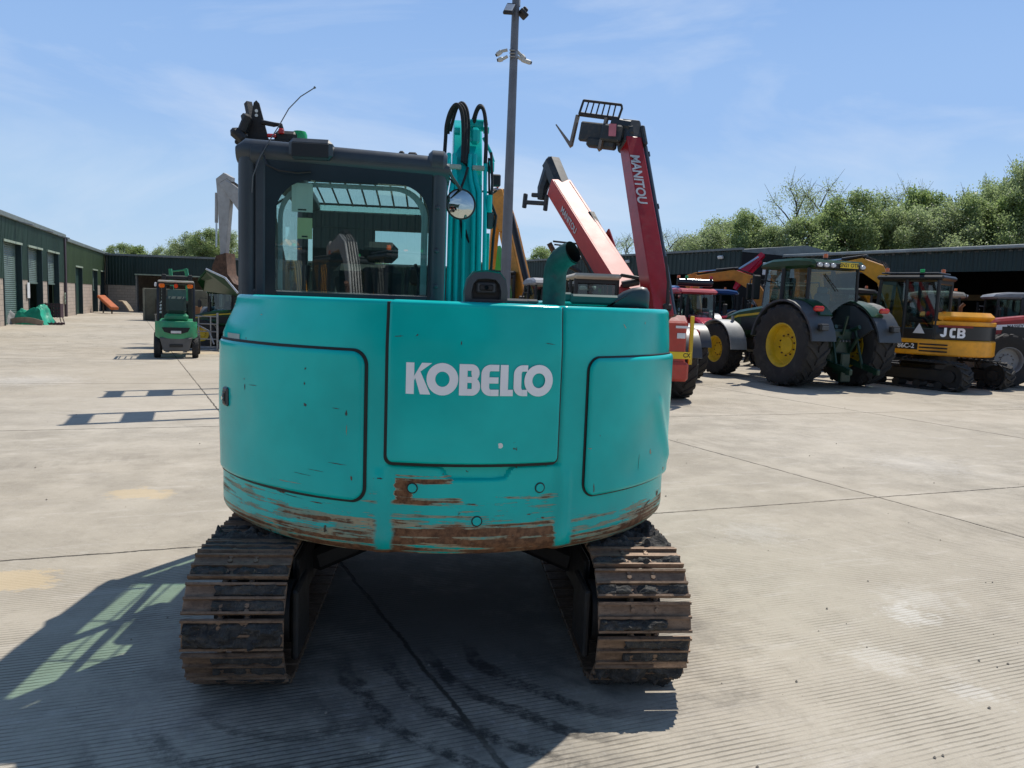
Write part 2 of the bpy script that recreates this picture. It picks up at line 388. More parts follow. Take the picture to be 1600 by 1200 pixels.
def teal_paint(name='teal_paint', wear=True):
    t = NT(name); P = t.tc('Object'); x, y, z = t.xyz(P)
    big = t.noise(1.6, 4, .6); med = t.noise(7, 6, .65)
    c = t.mix(t.ss(big, .3, .7), (.0004, .45, .415), (.003, .58, .53))
    c = t.mix(t.math('MULTIPLY', t.ss(med, .5, .8), .07), c, (.03, .50, .45))
    rough = t.math('ADD', .13, t.math('MULTIPLY', med, .12))
    if wear:
        def hi(n, k): return t.math('MULTIPLY', t.math('SUBTRACT', n, .5), k)
        hs = hi(t.noise(5.0, 7, .60, v=t.map(P, (.30, .3, 11))), 1.7)     # long sideways scrapes
        hs2 = hi(t.noise(4.0, 7, .62, v=t.map(P, (.6, .5, 5))), 1.2)
        blot = t.noise(5.5, 8, .66)
        cen = t.math('MULTIPLY', t.ss(x, -.262, -.235), t.ss(x, .475, .455))
        lef = t.ss(x, -.30, -.34)
        # wear grows towards the bottom edge, most in the middle
        ramp = t.math('MULTIPLY', t.math('SUBTRACT', .95, z), 2.15)
        amt = t.math('ADD', ramp, t.math('ADD', t.math('MULTIPLY', cen, .04), t.math('ADD', t.math('MULTIPLY', lef, -.055), t.math('MULTIPLY', t.ss(x, .48, .5), -.05))))
        amt = t.math('ADD', amt, t.math('MULTIPLY', t.math('MULTIPLY', cen, t.ss(z, .785, .742)), .34))
        amt = t.math('ADD', amt, t.math('MULTIPLY', t.math('MULTIPLY', t.ss(x, .48, .5), t.ss(z, .74, .8)), -.10))
        pa = t.math('MAXIMUM', t.math('MULTIPLY', t.math('MULTIPLY', t.ss(x, -.25, -.23), t.ss(x, .04, -.01)), t.math('MULTIPLY', t.ss(z, .965, .978), t.ss(z, 1.018, 1.002))), t.math('MULTIPLY', t.math('MULTIPLY', t.ss(x, -.25, -.23), t.ss(x, -.15, -.18)), t.math('MULTIPLY', t.ss(z, .90, .92), t.ss(z, 1.01, .99))))
        amt = t.math('ADD', amt, t.math('MULTIPLY', pa, .50))
        pb = t.math('MULTIPLY', t.math('MULTIPLY', t.ss(x, -.25, -.22), t.ss(x, .08, .03)), t.math('MULTIPLY', t.ss(z, .885, .895), t.ss(z, .915, .905)))
        amt = t.math('ADD', amt, t.math('MULTIPLY', pb, .42))
        amt = t.math('MINIMUM', amt, .62)
        v = t.math('ADD', t.math('ADD', hs, hs2), t.math('ADD', t.math('MULTIPLY', hi(blot, 1.0), .9), amt))
        xj = t.math('ADD', x, t.math('MULTIPLY', hi(t.noise(14, 6, .7), 1.0), .075))
        keep = t.math('SUBTRACT', 1.0, t.math('MAXIMUM', t.math('MULTIPLY', t.ss(xj, -.335, -.305), t.ss(xj, -.235, -.262)), t.math('MULTIPLY', t.ss(xj, .462, .48), t.ss(xj, .57, .54))))
        keep = t.math('MAXIMUM', keep, t.ss(z, .675, .66))
        prim = t.math('MULTIPLY', t.ss(v, .33, .37), keep); rust = t.math('MULTIPLY', t.ss(t.math('ADD', v, t.math('MULTIPLY', cen, .05)), .50, .55), keep)
        fin = hi(t.noise(6.0, 9, .75, v=t.map(P, (.8, .5, 30))), 1.0)
        lo2 = t.ss(z, 1.03, .80)
        prim = t.math('MAXIMUM', prim, t.math('MULTIPLY', t.ss(t.math('ADD', fin, t.math('MULTIPLY', lo2, .10)), .23, .25), t.math('MULTIPLY', lo2, keep)))
        c = t.mix(prim, c, t.mix(t.ss(blot, .4, .6), (.42, .35, .22), (.22, .34, .26)))
        c = t.mix(rust, c, t.mix(t.ss(t.noise(30, 5, .7), .35, .65), (.09, .040, .020), (.24, .115, .055)))
        # chips anywhere
        ch = t.ss(t.math('ADD', t.noise(13, 6, .55), t.math('MULTIPLY', t.noise(1.5, 2, .5), .12)), .785, .80)
        hsc = t.math('MULTIPLY', t.ss(t.noise(4.0, 9, .7, v=t.map(P, (1.2, .5, 26), (0, 0, 0), (3, 1, 7))), .735, .75), t.ss(z, 1.75, .9))
        ch = t.math('MAXIMUM', ch, hsc)
        c = t.mix(ch, c, (.07, .06, .045))
        dust = t.math('MULTIPLY', t.ss(z, .92, .66), t.math('MULTIPLY', t.ss(med, .3, .7), .16))
        c = t.mix(dust, c, (.25, .21, .16))
        rough = t.math('ADD', rough, t.math('MULTIPLY', t.math('MAXIMUM', prim, rust), .45), clamp=True)
        t.bump(t.math('ADD', t.math('MULTIPLY', t.math('MAXIMUM', prim, ch), -1.0), t.math('ADD', t.math('MULTIPLY', t.noise(3.2, 2, .4), 1.2), t.math('MULTIPLY', rust, -.4))), .5, .0035)
    else:
        ch = t.ss(t.noise(14, 6, .6), .72, .75)
        c = t.mix(ch, c, (.10, .07, .05))
        t.bump(t.noise(3.2, 2, .4), .3, .004)
    t.set(Base_Color=c, Roughness=rough)
    t.p.inputs['Specular IOR Level'].default_value = .26
    return t.mat

def cladding(name, col, pitch=.2, ax='b'):
    """trapezoid sheet steel colour; ribs are real geometry, this adds streaks"""
    t = NT(name); P = t.tc('Object')
    n = t.noise(2.0, 6, .6, v=t.map(P, (3, 3, .25))); n2 = t.noise(.6, 4, .6)
    c = t.mix(t.ss(n, .3, .75), tuple(k * .75 for k in col), tuple(k * 1.15 for k in col))
    c = t.mix(t.math('MULTIPLY', t.ss(n2, .45, .75), .35), c, tuple(k * 1.5 + .01 for k in col))
    t.set(Base_Color=c, Roughness=.55); return t.mat

def blockwork():
    t = NT('concrete_block'); P = t.tc('Object')
    br = t.n.new('ShaderNodeTexBrick'); x, y, z = t.xyz(P)
    t._in(br.inputs['Vector'], t.comb(x, z, 0.0)); br.inputs['Scale'].default_value = 1.0
    br.inputs['Brick Width'].default_value = .44; br.inputs['Row Height'].default_value = .225; br.inputs['Mortar Size'].default_value = .012
    br.inputs['Color1'].default_value = (.44, .36, .29, 1); br.inputs['Color2'].default_value = (.37, .31, .26, 1); br.inputs['Mortar'].default_value = (.22, .19, .16, 1)
    c = t.mix(t.math('MULTIPLY', t.ss(t.noise(1.4, 6, .7), .4, .75), .5), br.outputs['Color'], (.25, .22, .18))
    t.set(Base_Color=c, Roughness=.9); t.bump(br.outputs['Fac'], -.3, .01); return t.mat

def leafm(name, c1, c2, tr=.6):
    t = NT(name); t.n.remove(t.p)
    oi = t.n.new('ShaderNodeNewGeometry'); 
    n = t.noise(.7, 4, .6)
    rnd = t.math('FRACT', t.math('MULTIPLY', oi.outputs['Random Per Island'], 7.31))
    c = t.mix(t.math('ADD', t.math('MULTIPLY', n, .6), t.math('MULTIPLY', rnd, .4)), c1, c2)
    d = t.n.new('ShaderNodeBsdfDiffuse'); tl = t.n.new('ShaderNodeBsdfTranslucent'); gl = t.n.new('ShaderNodeBsdfGlossy'); gl.inputs['Roughness'].default_value = .45
    t.link(c, d.inputs[0]); t.link(t.mix(.6, c, (.36, .48, .20)), tl.inputs[0])
    m1 = t.n.new('ShaderNodeMixShader'); m1.inputs[0].default_value = tr; t.link(d.outputs[0], m1.inputs[1]); t.link(tl.outputs[0], m1.inputs[2])
    m2 = t.n.new('ShaderNodeMixShader'); m2.inputs[0].default_value = .05; t.link(m1.outputs[0], m2.inputs[1]); t.link(gl.outputs[0], m2.inputs[2])
    t.link(m2.outputs[0], t.out.inputs[0]); return t.mat

def steel_track(name, mud):
    t = NT(name)
    n = t.noise(9, 7, .7, v=t.map(t.tc(), (1, 4, 4))); n2 = t.noise(40, 5, .7)
    if mud:
        c = t.mix(t.ss(n, .35, .65), (.032, .031, .030), (.085, .08, .072))
        c = t.mix(t.math('MULTIPLY', t.ss(n2, .55, .7), .5), c, (.22, .19, .15)); t.set(Base_Color=c, Roughness=.92)
        t.bump(t.math('ADD', t.noise(35, 7, .75), t.math('MULTIPLY', t.noise(12, 4, .6), 2)), 1.0, .012)
    else:
        c = t.mix(t.ss(n, .35, .65), (.16, .10, .062), (.30, .20, .13))
        c = t.mix(t.math('MULTIPLY', t.ss(n2, .5, .7), .6), c, (.06, .042, .032))
        t.set(Base_Color=c, Roughness=.62, Metallic=.25); t.bump(n2, .5, .004)
    return t.mat

M_CONC = concrete(); M_TEAL = teal_paint(); M_TEAL2 = teal_paint('teal_metal', False)
M_BLOCK = blockwork()
M_BLACK = mat('black_plastic', (.012, .013, .014), .45)
M_RUB = mat('black_rubber', (.018, .018, .018), .75, bump=.2, dirt=.5, dcol=(.06, .055, .05))
M_TYRE = mat('tyre_rubber', (.028, .027, .026), .8, bump=.3, dirt=.7, dcol=(.085, .075, .065), scale=2)
M_GREY = mat('cab_grey', (.040, .050, .060), .36, var=.06, dirt=.15, dcol=(.09, .09, .08), scale=4, bump=.03, bscale=200)
M_HOOD = mat('grey_moulding', (.060, .068, .075), .42, var=.06, dirt=.2, dcol=(.1, .1, .09), scale=4)
M_FRIT = mat('black_glass_border', (.006, .010, .013), .06, var=.1, spec=.6)
M_GASK = mat('dark_gap', (.006, .008, .008), .6)
M_DARK = mat('dark_steel', (.022, .021, .020), .55, dirt=.6, dcol=(.07, .055, .04), scale=4, bump=.2)
M_RUST = mat('rusty_steel', (.12, .06, .035), .75, var=.3, dirt=.5, dcol=(.05, .03, .02), scale=6, bump=.3)
M_SHOE = steel_track('track_steel', False); M_MUD = steel_track('caked_mud', True)
M_CHROME = mat('chrome', (.65, .66, .68), .12, 1.0, var=.03)
M_STEEL = mat('galvanised_steel', (.33, .34, .35), .42, .7, var=.15, scale=8)
M_WHITE = mat('white_paint', (.72, .73, .74), .4, var=.05)
M_LETTER = mat('white_letter_film', (.90, .92, .95), .35, var=.03)
M_PAPER = mat('paper', (.82, .84, .78), .8, var=.03)
def translucent(name, col):
    t = NT(name); t.n.remove(t.p); d = t.n.new('ShaderNodeBsdfDiffuse'); l = t.n.new('ShaderNodeBsdfTranslucent'); d.inputs[0].default_value = l.inputs[0].default_value = col + (1,)
    m = t.n.new('ShaderNodeMixShader'); m.inputs[0].default_value = .5; t.link(d.outputs[0], m.inputs[1]); t.link(l.outputs[0], m.inputs[2]); t.link(m.outputs[0], t.out.inputs[0]); return t.mat
M_SHEET = translucent('paper_sheet', (.88, .92, .86)); M_SHEET2 = translucent('yellow_sheet', (.86, .88, .58))
M_AMBER = mat('amber_lens', (.85, .16, .01), .18, var=.1, coat=.5)
M_REDL = mat('red_lens', (.6, .015, .01), .2, var=.1, coat=.5)
M_GLENS = mat('green_lens', (.01, .42, .10), .15, var=.1, coat=.5)
M_CLENS = mat('clear_lens', (.62, .64, .66), .12, var=.1)
M_PLATE = mat('yellow_plate', (.80, .56, .02), .4, var=.03)
M_MIRR = mat('mirror_glass', (.55, .62, .60), .02, 1.0, var=.02)
M_CABGL = glass('cab_glass', (.70, .88, .80), .03)
M_RGL = glass('rear_glass', (.74, .90, .87), .22, .012)
M_BORD = mat('slate_glass_border', (.022, .032, .040), .12, var=.05, spec=.5)
M_WIN = glass("tractor_glass", (.50, .62, .60), .06)
M_SEAT = mat('seat_fabric', (.02, .021, .023), .8)
# ------------------------------------------------------------------ ground
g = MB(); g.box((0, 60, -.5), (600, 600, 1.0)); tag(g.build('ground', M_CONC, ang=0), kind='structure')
# ------------------------------------------------------------------ yard axes, sheds
YD = Vector((-.39, 1, 0)).normalized()      # the way the left row of units runs
YX = Vector((YD.y, -YD.x, 0))               # square to it, to the right
M_CLAD = cladding('dark_green_cladding', (.030, .070, .048))
M_CLAD2 = cladding('olive_green_cladding', (.060, .10, .038))
M_CLAD3 = cladding('blue_green_cladding', (.010, .030, .028))
M_ROLL = mat('roller_shutter', (.10, .15, .13), .5, var=.1, scale=2)
M_TRIM = mat('green_trim', (.012, .045, .035), .5)
M_DKTRIM = mat('dark_teal_steel', (.008, .030, .036), .5)
M_LINT = mat('pale_flashing', (.30, .36, .28), .5)
M_ROOF = mat('grey_roof_sheet', (.17, .19, .19), .6)
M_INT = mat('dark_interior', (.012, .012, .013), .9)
M_PINK = mat('rendered_wall', (.42, .35, .29), .9, bump=.2)

def wall_frame(p, d):
    """matrix with x along d, z up, y pointing away behind the wall"""
    d = d.normalized(); return Matrix(((d.x, -d.y, 0, p.x), (d.y, d.x, 0, p.y), (0, 0, 1, p.z), (0, 0, 0, 1)))
def cladwall(x0, x1, z0, z1, m_, name, parent, pitch=.25, dep=.035, y=0.0, mi=0):
    """trapezoidal sheet facing -y"""
    g = MB(); x = x0; pts = []
    while x < x1 - .001:
        for dx, dy in ((0, 0), (.25, 0), (.38, -1), (.62, -1), (.75, 0)):
            xx = min(x + dx * pitch, x1); pts.append((xx, y + dy * dep))
        x += pitch
    pts.append((x1, y)); n = len(pts)
    g.add([(a, b, z0) for a, b in pts] + [(a, b, z1) for a, b in pts], [[i, i + 1, n + i + 1, n + i] for i in range(n - 1)])
    return g.build(name, m_, parent, ang=20)
def shutter(x0, x1, z0, z1, y, parent):
    g = MB(); n = int((z1 - z0) / .09); pts = []
    for i in range(n + 1):
        z = z0 + (z1 - z0) * i / n; pts += [(y, z), (y - .022, z + .03)]
    k = len(pts)
    g.add([(x0, a, b) for a, b in pts] + [(x1, a, b) for a, b in pts], [[i, k + i, k + i + 1, i + 1] for i in range(k - 1)])
    g.box(((x0 + x1) / 2, y - .02, z0), (x1 - x0, .05, .08)); return g.build('roller_shutter', M_ROLL, parent, ang=20)

def left_t(px):
    """distance along the left wall line seen at photo column px"""
    P0 = Vector((-27.24, 45.9, 0)); k = (px - 800) / 1180.0
    d = ray(px, 470 + (px - 300) * .03); k = d.x / d.y
    # P0 + t*YD : x = k*y
    return (k * P0.y - P0.x) / (YD.x - k * YD.y)
def unit(name, label, t0, t1, H, cladm, doors, depth=14, blk=2.05, piers=True, trimm=None):
    P0 = Vector((-27.24, 45.9, 0)) + YD * t0
    o = thing(name, label, 'building', (0, 0, 0)); o.matrix_world = wall_frame(P0, YD)
    # x runs along the wall away from the camera, the yard side is +x-right = local -y ... mirror so that the face looks at the yard
    o.matrix_world = Matrix(((YD.x, -YX.x, 0, P0.x), (YD.y, -YX.y, 0, P0.y), (0, 0, 1, 0), (0, 0, 0, 1)))
    L = t1 - t0; x = 0.0
    for (a, b, top, kind) in doors + [(L, L, 0, None)]:
        if a > x + .02:
            cladwall(x, a, blk, H, cladm, 'cladding', o, y=-.01); bl = MB(); bl.box(((x + a) / 2, .10, blk / 2), (a - x, .2, blk)); bl.build('block_wall', M_BLOCK, o)
        if b > a:
            cladwall(a, b, top, H, cladm, 'cladding', o, y=-.01)
            f = MB(); f.box(((a + b) / 2, -.03, top), (b - a + .1, .12, .10), 1)
            for xx in (a, b): f.box((xx, .10, top / 2), (.10, .28, top))
            f.build('door_frame', [trimm or M_DKTRIM, M_LINT], o)
            if kind == 'shut': shutter(a + .04, b - .04, .05, top, .20, o)
            elif kind == 'half': shutter(a + .04, b - .04, top * .52, top, .20, o)
            elif kind == 'door': g = MB(); g.box(((a + b) / 2, .20, top / 2), (b - a - .1, .05, top - .05)); g.build('door', trimm or M_TRIM, o)
        x = max(x, b)
    r = MB(); r.prism([(-.12, H - .02), (-.12, H + .14), (.1, H + .16), (depth, H + 1.3), (depth, H - .05)], 0, L, 'x'); r.build('roof', M_ROOF, o)
    r = MB(); r.box((L / 2, -.10, H + .02), (L, .12, .22), bev=.02); r.build('gutter', mat('gutter_grey', (.14, .17, .16), .5), o)
    g = MB(); g.box((L / 2, depth, H / 2), (L, .2, H)); g.build('back_wall', cladm, o)
    for xx in (.1, L - .1): g = MB(); g.box((xx, depth / 2 + .3, H / 2), (.2, depth - .6, H)); g.build('end_wall', cladm, o)
    g = MB()
    g.box((L / 2, 7, .004), (L - .4, 13, .02)); g.build('inner_floor', M_INT, o)
    return o, L
TA0, TA1 = left_t(-230), left_t(101)
def T_(px): return left_t(px) - TA0
lu, L1 = unit('industrial_unit', 'nearer dark green clad unit at the left edge with three tall roller shutter bays', TA0, TA1, 4.78, M_CLAD,
     [(T_(-190), T_(-150), 3.7, 'shut'), (T_(-90), T_(-30), 3.7, 'shut'), (T_(6), T_(34), 3.7, 'shut'), (T_(44.5), T_(66), 3.7, 'half'), (T_(74.5), T_(92), 3.7, 'half')])
g = MB()
for px in (27, 60, 88): x = T_(px); g = MB(); g.box((x, -.45, 4.62), (.18, .6, .06), bev=.01, rot=(12, 0, 0)); g.build('wall_lamp', M_STEEL, lu)
g = MB(); g.box((L1 + .02, .05, 2.4), (.35, .35, 4.8), bev=.02); g.build('corner_post', mat('purple_grey', (.05, .035, .045), .6), lu)
TB0, TB1 = left_t(103.5), left_t(167)
def T2(px): return left_t(px) - TB0
lu2, L2 = unit('industrial_unit', 'farther olive green clad unit with narrow dark doors beyond the roller shutter bays', TB0, TB1, 4.62, M_CLAD2,
     [(T2(118), T2(128.5), 3.15, 'door'), (T2(144.5), T2(152), 3.15, 'half'), (T2(157), T2(163), 3.15, 'door')])
g = MB(); g.box((T_(42.5), -.06, 1.55), (.5, .03, .75)); tag(g.build('white_notice', M_WHITE, lu))
g = MB()
for z in (.9, 1.1, 1.3): g.lathe([(.12, -.03), (.16, 0), (.12, .03)], 14, 'y', M=Matrix.Translation((T_(99), -.1, z)))
g.build('hose_reel', M_LINT, lu)
# yellow machine and shelving glimpsed inside the open bays
o = thing('storage_rack', 'orange and yellow rack just inside the third open shutter bay', 'rack'); o.matrix_world = lu.matrix_world @ Matrix.Translation((T_(84), 3.2, 0))
g = MB()
for x in (-1.2, 1.2):
    for y in (-.3, .3): g.box((x, y, 1.4), (.1, .1, 2.8))
g.build('upright', mat('rack_orange', (.5, .16, .02), .5), o)
for z in (.5, 1.2, 1.9):
    g = MB(); g.box((0, 0, z), (2.5, .7, .08)); g.build('shelf', mat('rack_yellow', (.55, .33, .03), .5), o)
    for x in (-.8, 0, .8): g = MB(); g.box((x, 0, z + .28), (.5, .5, .42), bev=.03); g.build('carton', mat('carton_yellow', (.5, .34, .08), .7), o)

# far shed across the end of the yard
PF = Vector((-33.2, 61.5, 0))
fs_ = thing('open_shed', 'long dark green shed across the far end of the yard with a wide open bay', 'building'); FX = Vector((1, .04, 0)).normalized()
fs_.matrix_world = wall_frame(PF, FX)
HF = 4.5
cladwall(0, 2.4, 2.1, HF, M_CLAD3, 'cladding', fs_, y=0); cladwall(2.4, 34, 3.05, HF, M_CLAD3, 'cladding', fs_, y=0)
cladwall(16, 34, 0, 3.05, M_CLAD3, 'cladding', fs_, y=0)
g = MB(); g.box((1.2, .1, 1.05), (2.4, .2, 2.1)); g.build('block_wall', M_BLOCK, fs_)
g = MB(); g.box((17, -.05, HF + .04), (34.4, .2, .16)); g.prism([(0, HF), (12, HF + .4), (12, HF), (0, HF - .1)], 0, 34, 'x'); g.build('roof', M_ROOF, fs_)
g = MB(); g.box((9.2, -.04, 3.02), (13.6, .12, .10)); g.build('bay_beam', M_LINT, fs_)
g = MB(); g.box((17, 9, 2.2), (34, .2, 4.4)); g.box((.1, 4.5, 2.2), (.2, 9, 4.4)); g.build('back_wall', M_PINK, fs_)
for x in (2.4, 9.2, 16): g = MB(); g.box((x, .15, 1.5), (.25, .25, 3.0)); g.build('post', M_STEEL, fs_)
# a run of sheds on the right
def runshed(name, label, pL, pR, H, fz, posts, depth=9, roofh=.5):
    o = thing(name, label, 'building'); d = (pR - pL); L = d.length; o.matrix_world = wall_frame(pL, d)
    cladwall(0, L, fz, H, M_CLAD3, 'fascia', o, y=0, pitch=.3, dep=.03)
    g = MB(); g.box((L / 2, -.06, H + .03), (L + .2, .14, .10)); g.prism([(0, H), (depth / 2, H + roofh), (depth, H), (depth, H - .1), (0, H - .1)], 0, L, 'x'); g.build('roof', M_ROOF, o)
    for i, x in enumerate(posts): g = MB(); g.box((x * L, .12, fz / 2), (.20, .20, fz)); g.box((x * L, .14, fz - .3), (.3, .3, .5), bev=.05); g.build('post', mat('blue_grey_steel', (.16, .22, .24), .5), o)
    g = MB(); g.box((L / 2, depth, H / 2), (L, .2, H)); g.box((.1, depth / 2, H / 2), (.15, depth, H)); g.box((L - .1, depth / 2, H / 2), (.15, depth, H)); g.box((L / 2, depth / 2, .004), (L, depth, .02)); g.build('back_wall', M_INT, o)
    return o, L
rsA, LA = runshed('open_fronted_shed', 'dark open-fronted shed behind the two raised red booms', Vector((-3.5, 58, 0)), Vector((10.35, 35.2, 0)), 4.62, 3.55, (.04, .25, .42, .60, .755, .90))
g = MB()
for x in (.70, .955): g.box((x * LA, -.12, 4.30), (.32, .12, .16), bev=.03, rot=(25, 0, 0))
g.build('flood_lamp', M_CLENS, rsA)
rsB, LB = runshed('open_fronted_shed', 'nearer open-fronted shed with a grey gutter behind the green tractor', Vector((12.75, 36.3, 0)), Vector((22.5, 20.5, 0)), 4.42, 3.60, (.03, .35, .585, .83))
g = MB(); g.box((.585 * LB - .1, -.14, 4.12), (.34, .12, .22), bev=.03, rot=(25, 0, 0)); g.build('flood_lamp', M_CLENS, rsB)
g = MB(); g.box((LB / 2, -.15, 4.47), (LB, .16, .14), bev=.03); g.build('gutter', mat('gutter_light', (.30, .33, .32), .5), rsB)
g = MB(); g.box((LB * .5, 4.5, 2.75), (LB * .9, .2, .25)); g.build('cross_beam', mat('timber', (.16, .10, .04), .7), rsB)
# blue and white sign on the shed end
SGS = .55
sg = thing('shop_sign', 'small blue and white sign on the shed above the crimson loader arms', 'sign', at(1203, 420, 34.5), -20)
g = MB(); g.box((0, 0, 0), (.62, .06, .55), bev=.01); g.build('board', M_WHITE, sg)
g = MB(); g.box((.04, -.035, .08), (.5, .01, .2)); g.build('blue_band', mat('sign_blue', (.02, .12, .45), .4), sg)

# building added unseen behind the photographer to supply reflections in the cab glass
bk = thing('workshop', 'dark green workshop added behind the photographer to be mirrored in the cab glass', 'building'); bk.matrix_world = Matrix(((-1, 0, 0, 9), (0, -1, 0, -15), (0, 0, 1, 0), (0, 0, 0, 1)))
cladwall(0, 24, 3.2, 5.6, M_CLAD3, 'cladding', bk, y=0)
g = MB(); g.box((12, 6, 2.8), (24, .2, 5.6)); g.box((12, 3, 5.6), (24.4, 6.4, .2)); g.build('back_wall', M_INT, bk)
for x in (0, 6, 12, 18, 24): g = MB(); g.box((x, .15, 1.6), (.3, .3, 3.2)); g.build('post', M_STEEL, bk)

# ------------------------------------------------------------------ trees
def leaf_cloud(rnd, blobs, n, size, name, m_):
    g = MB(); vs = []; fs = []
    tot = sum(b[3] ** 2 for b in blobs)
    for (cx, cy, cz, r) in blobs:
        k = int(n * r * r / tot)
        for i in range(k):
            # most leaves sit near the skin of a clump, in small sprays
            v = Vector((rnd.gauss(0, 1), rnd.gauss(0, 1), rnd.gauss(0, 1))).normalized()
            rr = r * (rnd.random() ** .5) * (1.0 + abs(rnd.gauss(0, .38)))
            p = Vector((cx, cy, cz)) + Vector((v.x * rr, v.y * rr, v.z * rr * .85))
            s = size * rnd.uniform(.6, 1.4)
            a = Vector((rnd.gauss(0, 1), rnd.gauss(0, 1), rnd.gauss(0, .7))).normalized(); b = a.cross(Vector((rnd.gauss(0, 1), rnd.gauss(0, 1), rnd.gauss(0, 1)))).normalized()
            c = len(vs); vs += [p - a * s * .5, p + b * s * .32, p + a * s * .5, p - b * s * .32]; fs.append([c, c + 1, c + 2, c + 3])
    g.add(vs, fs); return g.mesh(name, m_, 0)
def tree_proto(seed, H, Wd, n, size, leaf, sparse=False, bark=None):
    rnd = random.Random(seed); blobs = []; limbs = MB()
    bark = bark or mat('bark', (.075, .06, .045), .9, bump=.3)
    limbs.tube([(0, 0, 0), (.1, .05, H * .25), (0, .1, H * .5), (.15, 0, H * .78)], [.04 * H * .8, .03 * H * .8, .018 * H, .006 * H], 8)
    nb = 30 if sparse else 52
    for i in range(nb):
        t = (i + .5) / nb; z = H * (.22 + .74 * t); wr = Wd * (math.sin(PI * min(1, .16 + t * .80)) ** .7)
        a = i * 2.4 + rnd.uniform(-.4, .4); d = wr * rnd.uniform(.35, 1.0); r = Wd * rnd.uniform(.14, .34) * (1 - .35 * t)
        if sparse: r *= 1.0
        p = (d * math.cos(a), d * math.sin(a), z); blobs.append((p[0], p[1], p[2], r))
        b0 = (0, 0, max(H * .12, z - d * .9)); mid = (p[0] * .5, p[1] * .5, (b0[2] + z) / 2 + .1)
        limbs.tube([b0, mid, p], [.008 * H, .005 * H, .002 * H], 5)
        if sparse:
            for k in range(8):
                q = (p[0] + rnd.uniform(-1, 1) * r * 1.4, p[1] + rnd.uniform(-1, 1) * r * 1.4, p[2] + rnd.uniform(-.3, 1.3) * r * 1.3)
                limbs.tube([mid, p, q], [.003 * H, .002 * H, .0008 * H], 4)
    return leaf_cloud(rnd, blobs, n, size, 'crown', leaf), limbs.mesh('trunk', bark, 60)
LF1 = leafm('leaf_mid', (.17, .23, .08), (.35, .42, .17)); LF2 = leafm('leaf_light', (.25, .30, .14), (.44, .49, .27)); LF3 = leafm('leaf_dark', (.12, .18, .04), (.28, .37, .09)); LF4 = leafm('leaf_olive', (.22, .26, .13), (.38, .42, .24))
protos = [tree_proto(1, 10, 3.6, 44000, .16, LF1), tree_proto(2, 10, 4.2, 44000, .15, LF4), tree_proto(3, 10, 3.2, 40000, .17, LF3), tree_proto(4, 10, 3.9, 44000, .15, LF2), tree_proto(5, 10, 3.9, 9000, .11, LF4, True), tree_proto(6, 10, 4.0, 22000, .16, LF2, True)]
def tree(px, Y, top, k, label, sx=1.0, group=None, rz=0):
    """px = photo column of the trunk, top = photo row of the tip"""
    hor = 477 + (px - 800) * .0367; h = CAM_H + (hor - top - (11 if px > 900 else 0)) / 1180.0 * Y * 1.01
    p = gnd(px, hor + 20); k_ = ray(px, hor); x = k_.x / k_.y * Y
    o = thing('tree', label, 'tree', (x, Y, 0), rz, group)
    s = h / 10.0
    c = link(bpy.data.objects.new('crown', protos[k][0]), o); t_ = link(bpy.data.objects.new('trunk', protos[k][1]), o)
    for q in (c, t_): q.scale = (s * sx, s * sx, s)
    return o
kinds = ['mid green tree', 'olive green bushy tree', 'dark green tree', 'pale green tree', 'bare thin-leaved tree', 'open airy tree']
GR = 'trees standing behind the sheds on the right'
rowR = [(975, 60, 362, 4, 1.0), (1040, 60, 356, 4, .9), (1062, 66, 366, 1, .9), (1098, 62, 352, 1, 1.1), (1135, 66, 338, 3, 1.1), (1160, 62, 326, 0, .8), (1190, 66, 348, 1, 1.0), (1215, 60, 345, 3, .9), (1232, 64, 284, 4, .75), (1268, 66, 286, 4, .8), (1250, 60, 335, 0, 1.0),
        (1295, 62, 312, 2, .8), (1322, 60, 298, 0, .9), (1350, 64, 330, 1, 1.1), (1368, 62, 300, 5, .7), (1400, 60, 322, 3, .9), (1425, 64, 290, 2, .8), (1408, 67, 286, 4, .6), (1532, 67, 276, 5, .55), (1450, 60, 318, 1, 1.0), (1480, 62, 298, 5, .8), (1508, 60, 303, 0, .8), (1535, 64, 290, 3, .8), (1558, 60, 300, 2, .8), (1575, 62, 254, 5, .62), (1605, 60, 250, 3, .6), (1640, 60, 262, 0, .8), (1690, 60, 280, 2, .9)]
where = {975: 'just left of the upright red boom', 1040: 'just right of the upright red boom', 1062: 'at the left end of the right tree row', 1098: 'low in the left part of the right tree row', 1135: 'behind the ridge of the nearer shed roof', 1160: 'rounded, left of the two thin-leaved trees', 1190: 'low, left of the two thin-leaved trees',
         1215: 'low, at the foot of the left thin-leaved tree', 1232: 'left one of the tall pair against the sky', 1268: 'right one of the tall pair against the sky', 1250: 'low, between the tall thin-leaved pair', 1295: 'dark crown above the green tractor cab', 1322: 'above the green tractor beacon', 1350: 'low, right of the green tractor cab', 1368: 'above the yellow digger boom',
         1400: 'low, right of the yellow digger boom', 1408: 'just left of the dark crown over the digger cab', 1532: 'just left of the tallest tree top', 1425: 'dark crown above the yellow digger cab', 1450: 'low, above the yellow digger beacon', 1480: 'above the shed post', 1508: 'above the yellow counterweight', 1535: 'left of the tallest tree', 1558: 'dark, at the foot of the tallest tree', 1575: 'tallest one near the right edge', 1605: 'tall, at the right edge of the picture', 1640: 'beyond the right edge', 1690: 'farthest beyond the right edge'}
for i, (px, Y, top, k, sx) in enumerate(rowR): tree(px, Y, top, k, kinds[k] + ' ' + where[px], sx, GR, i * 67)
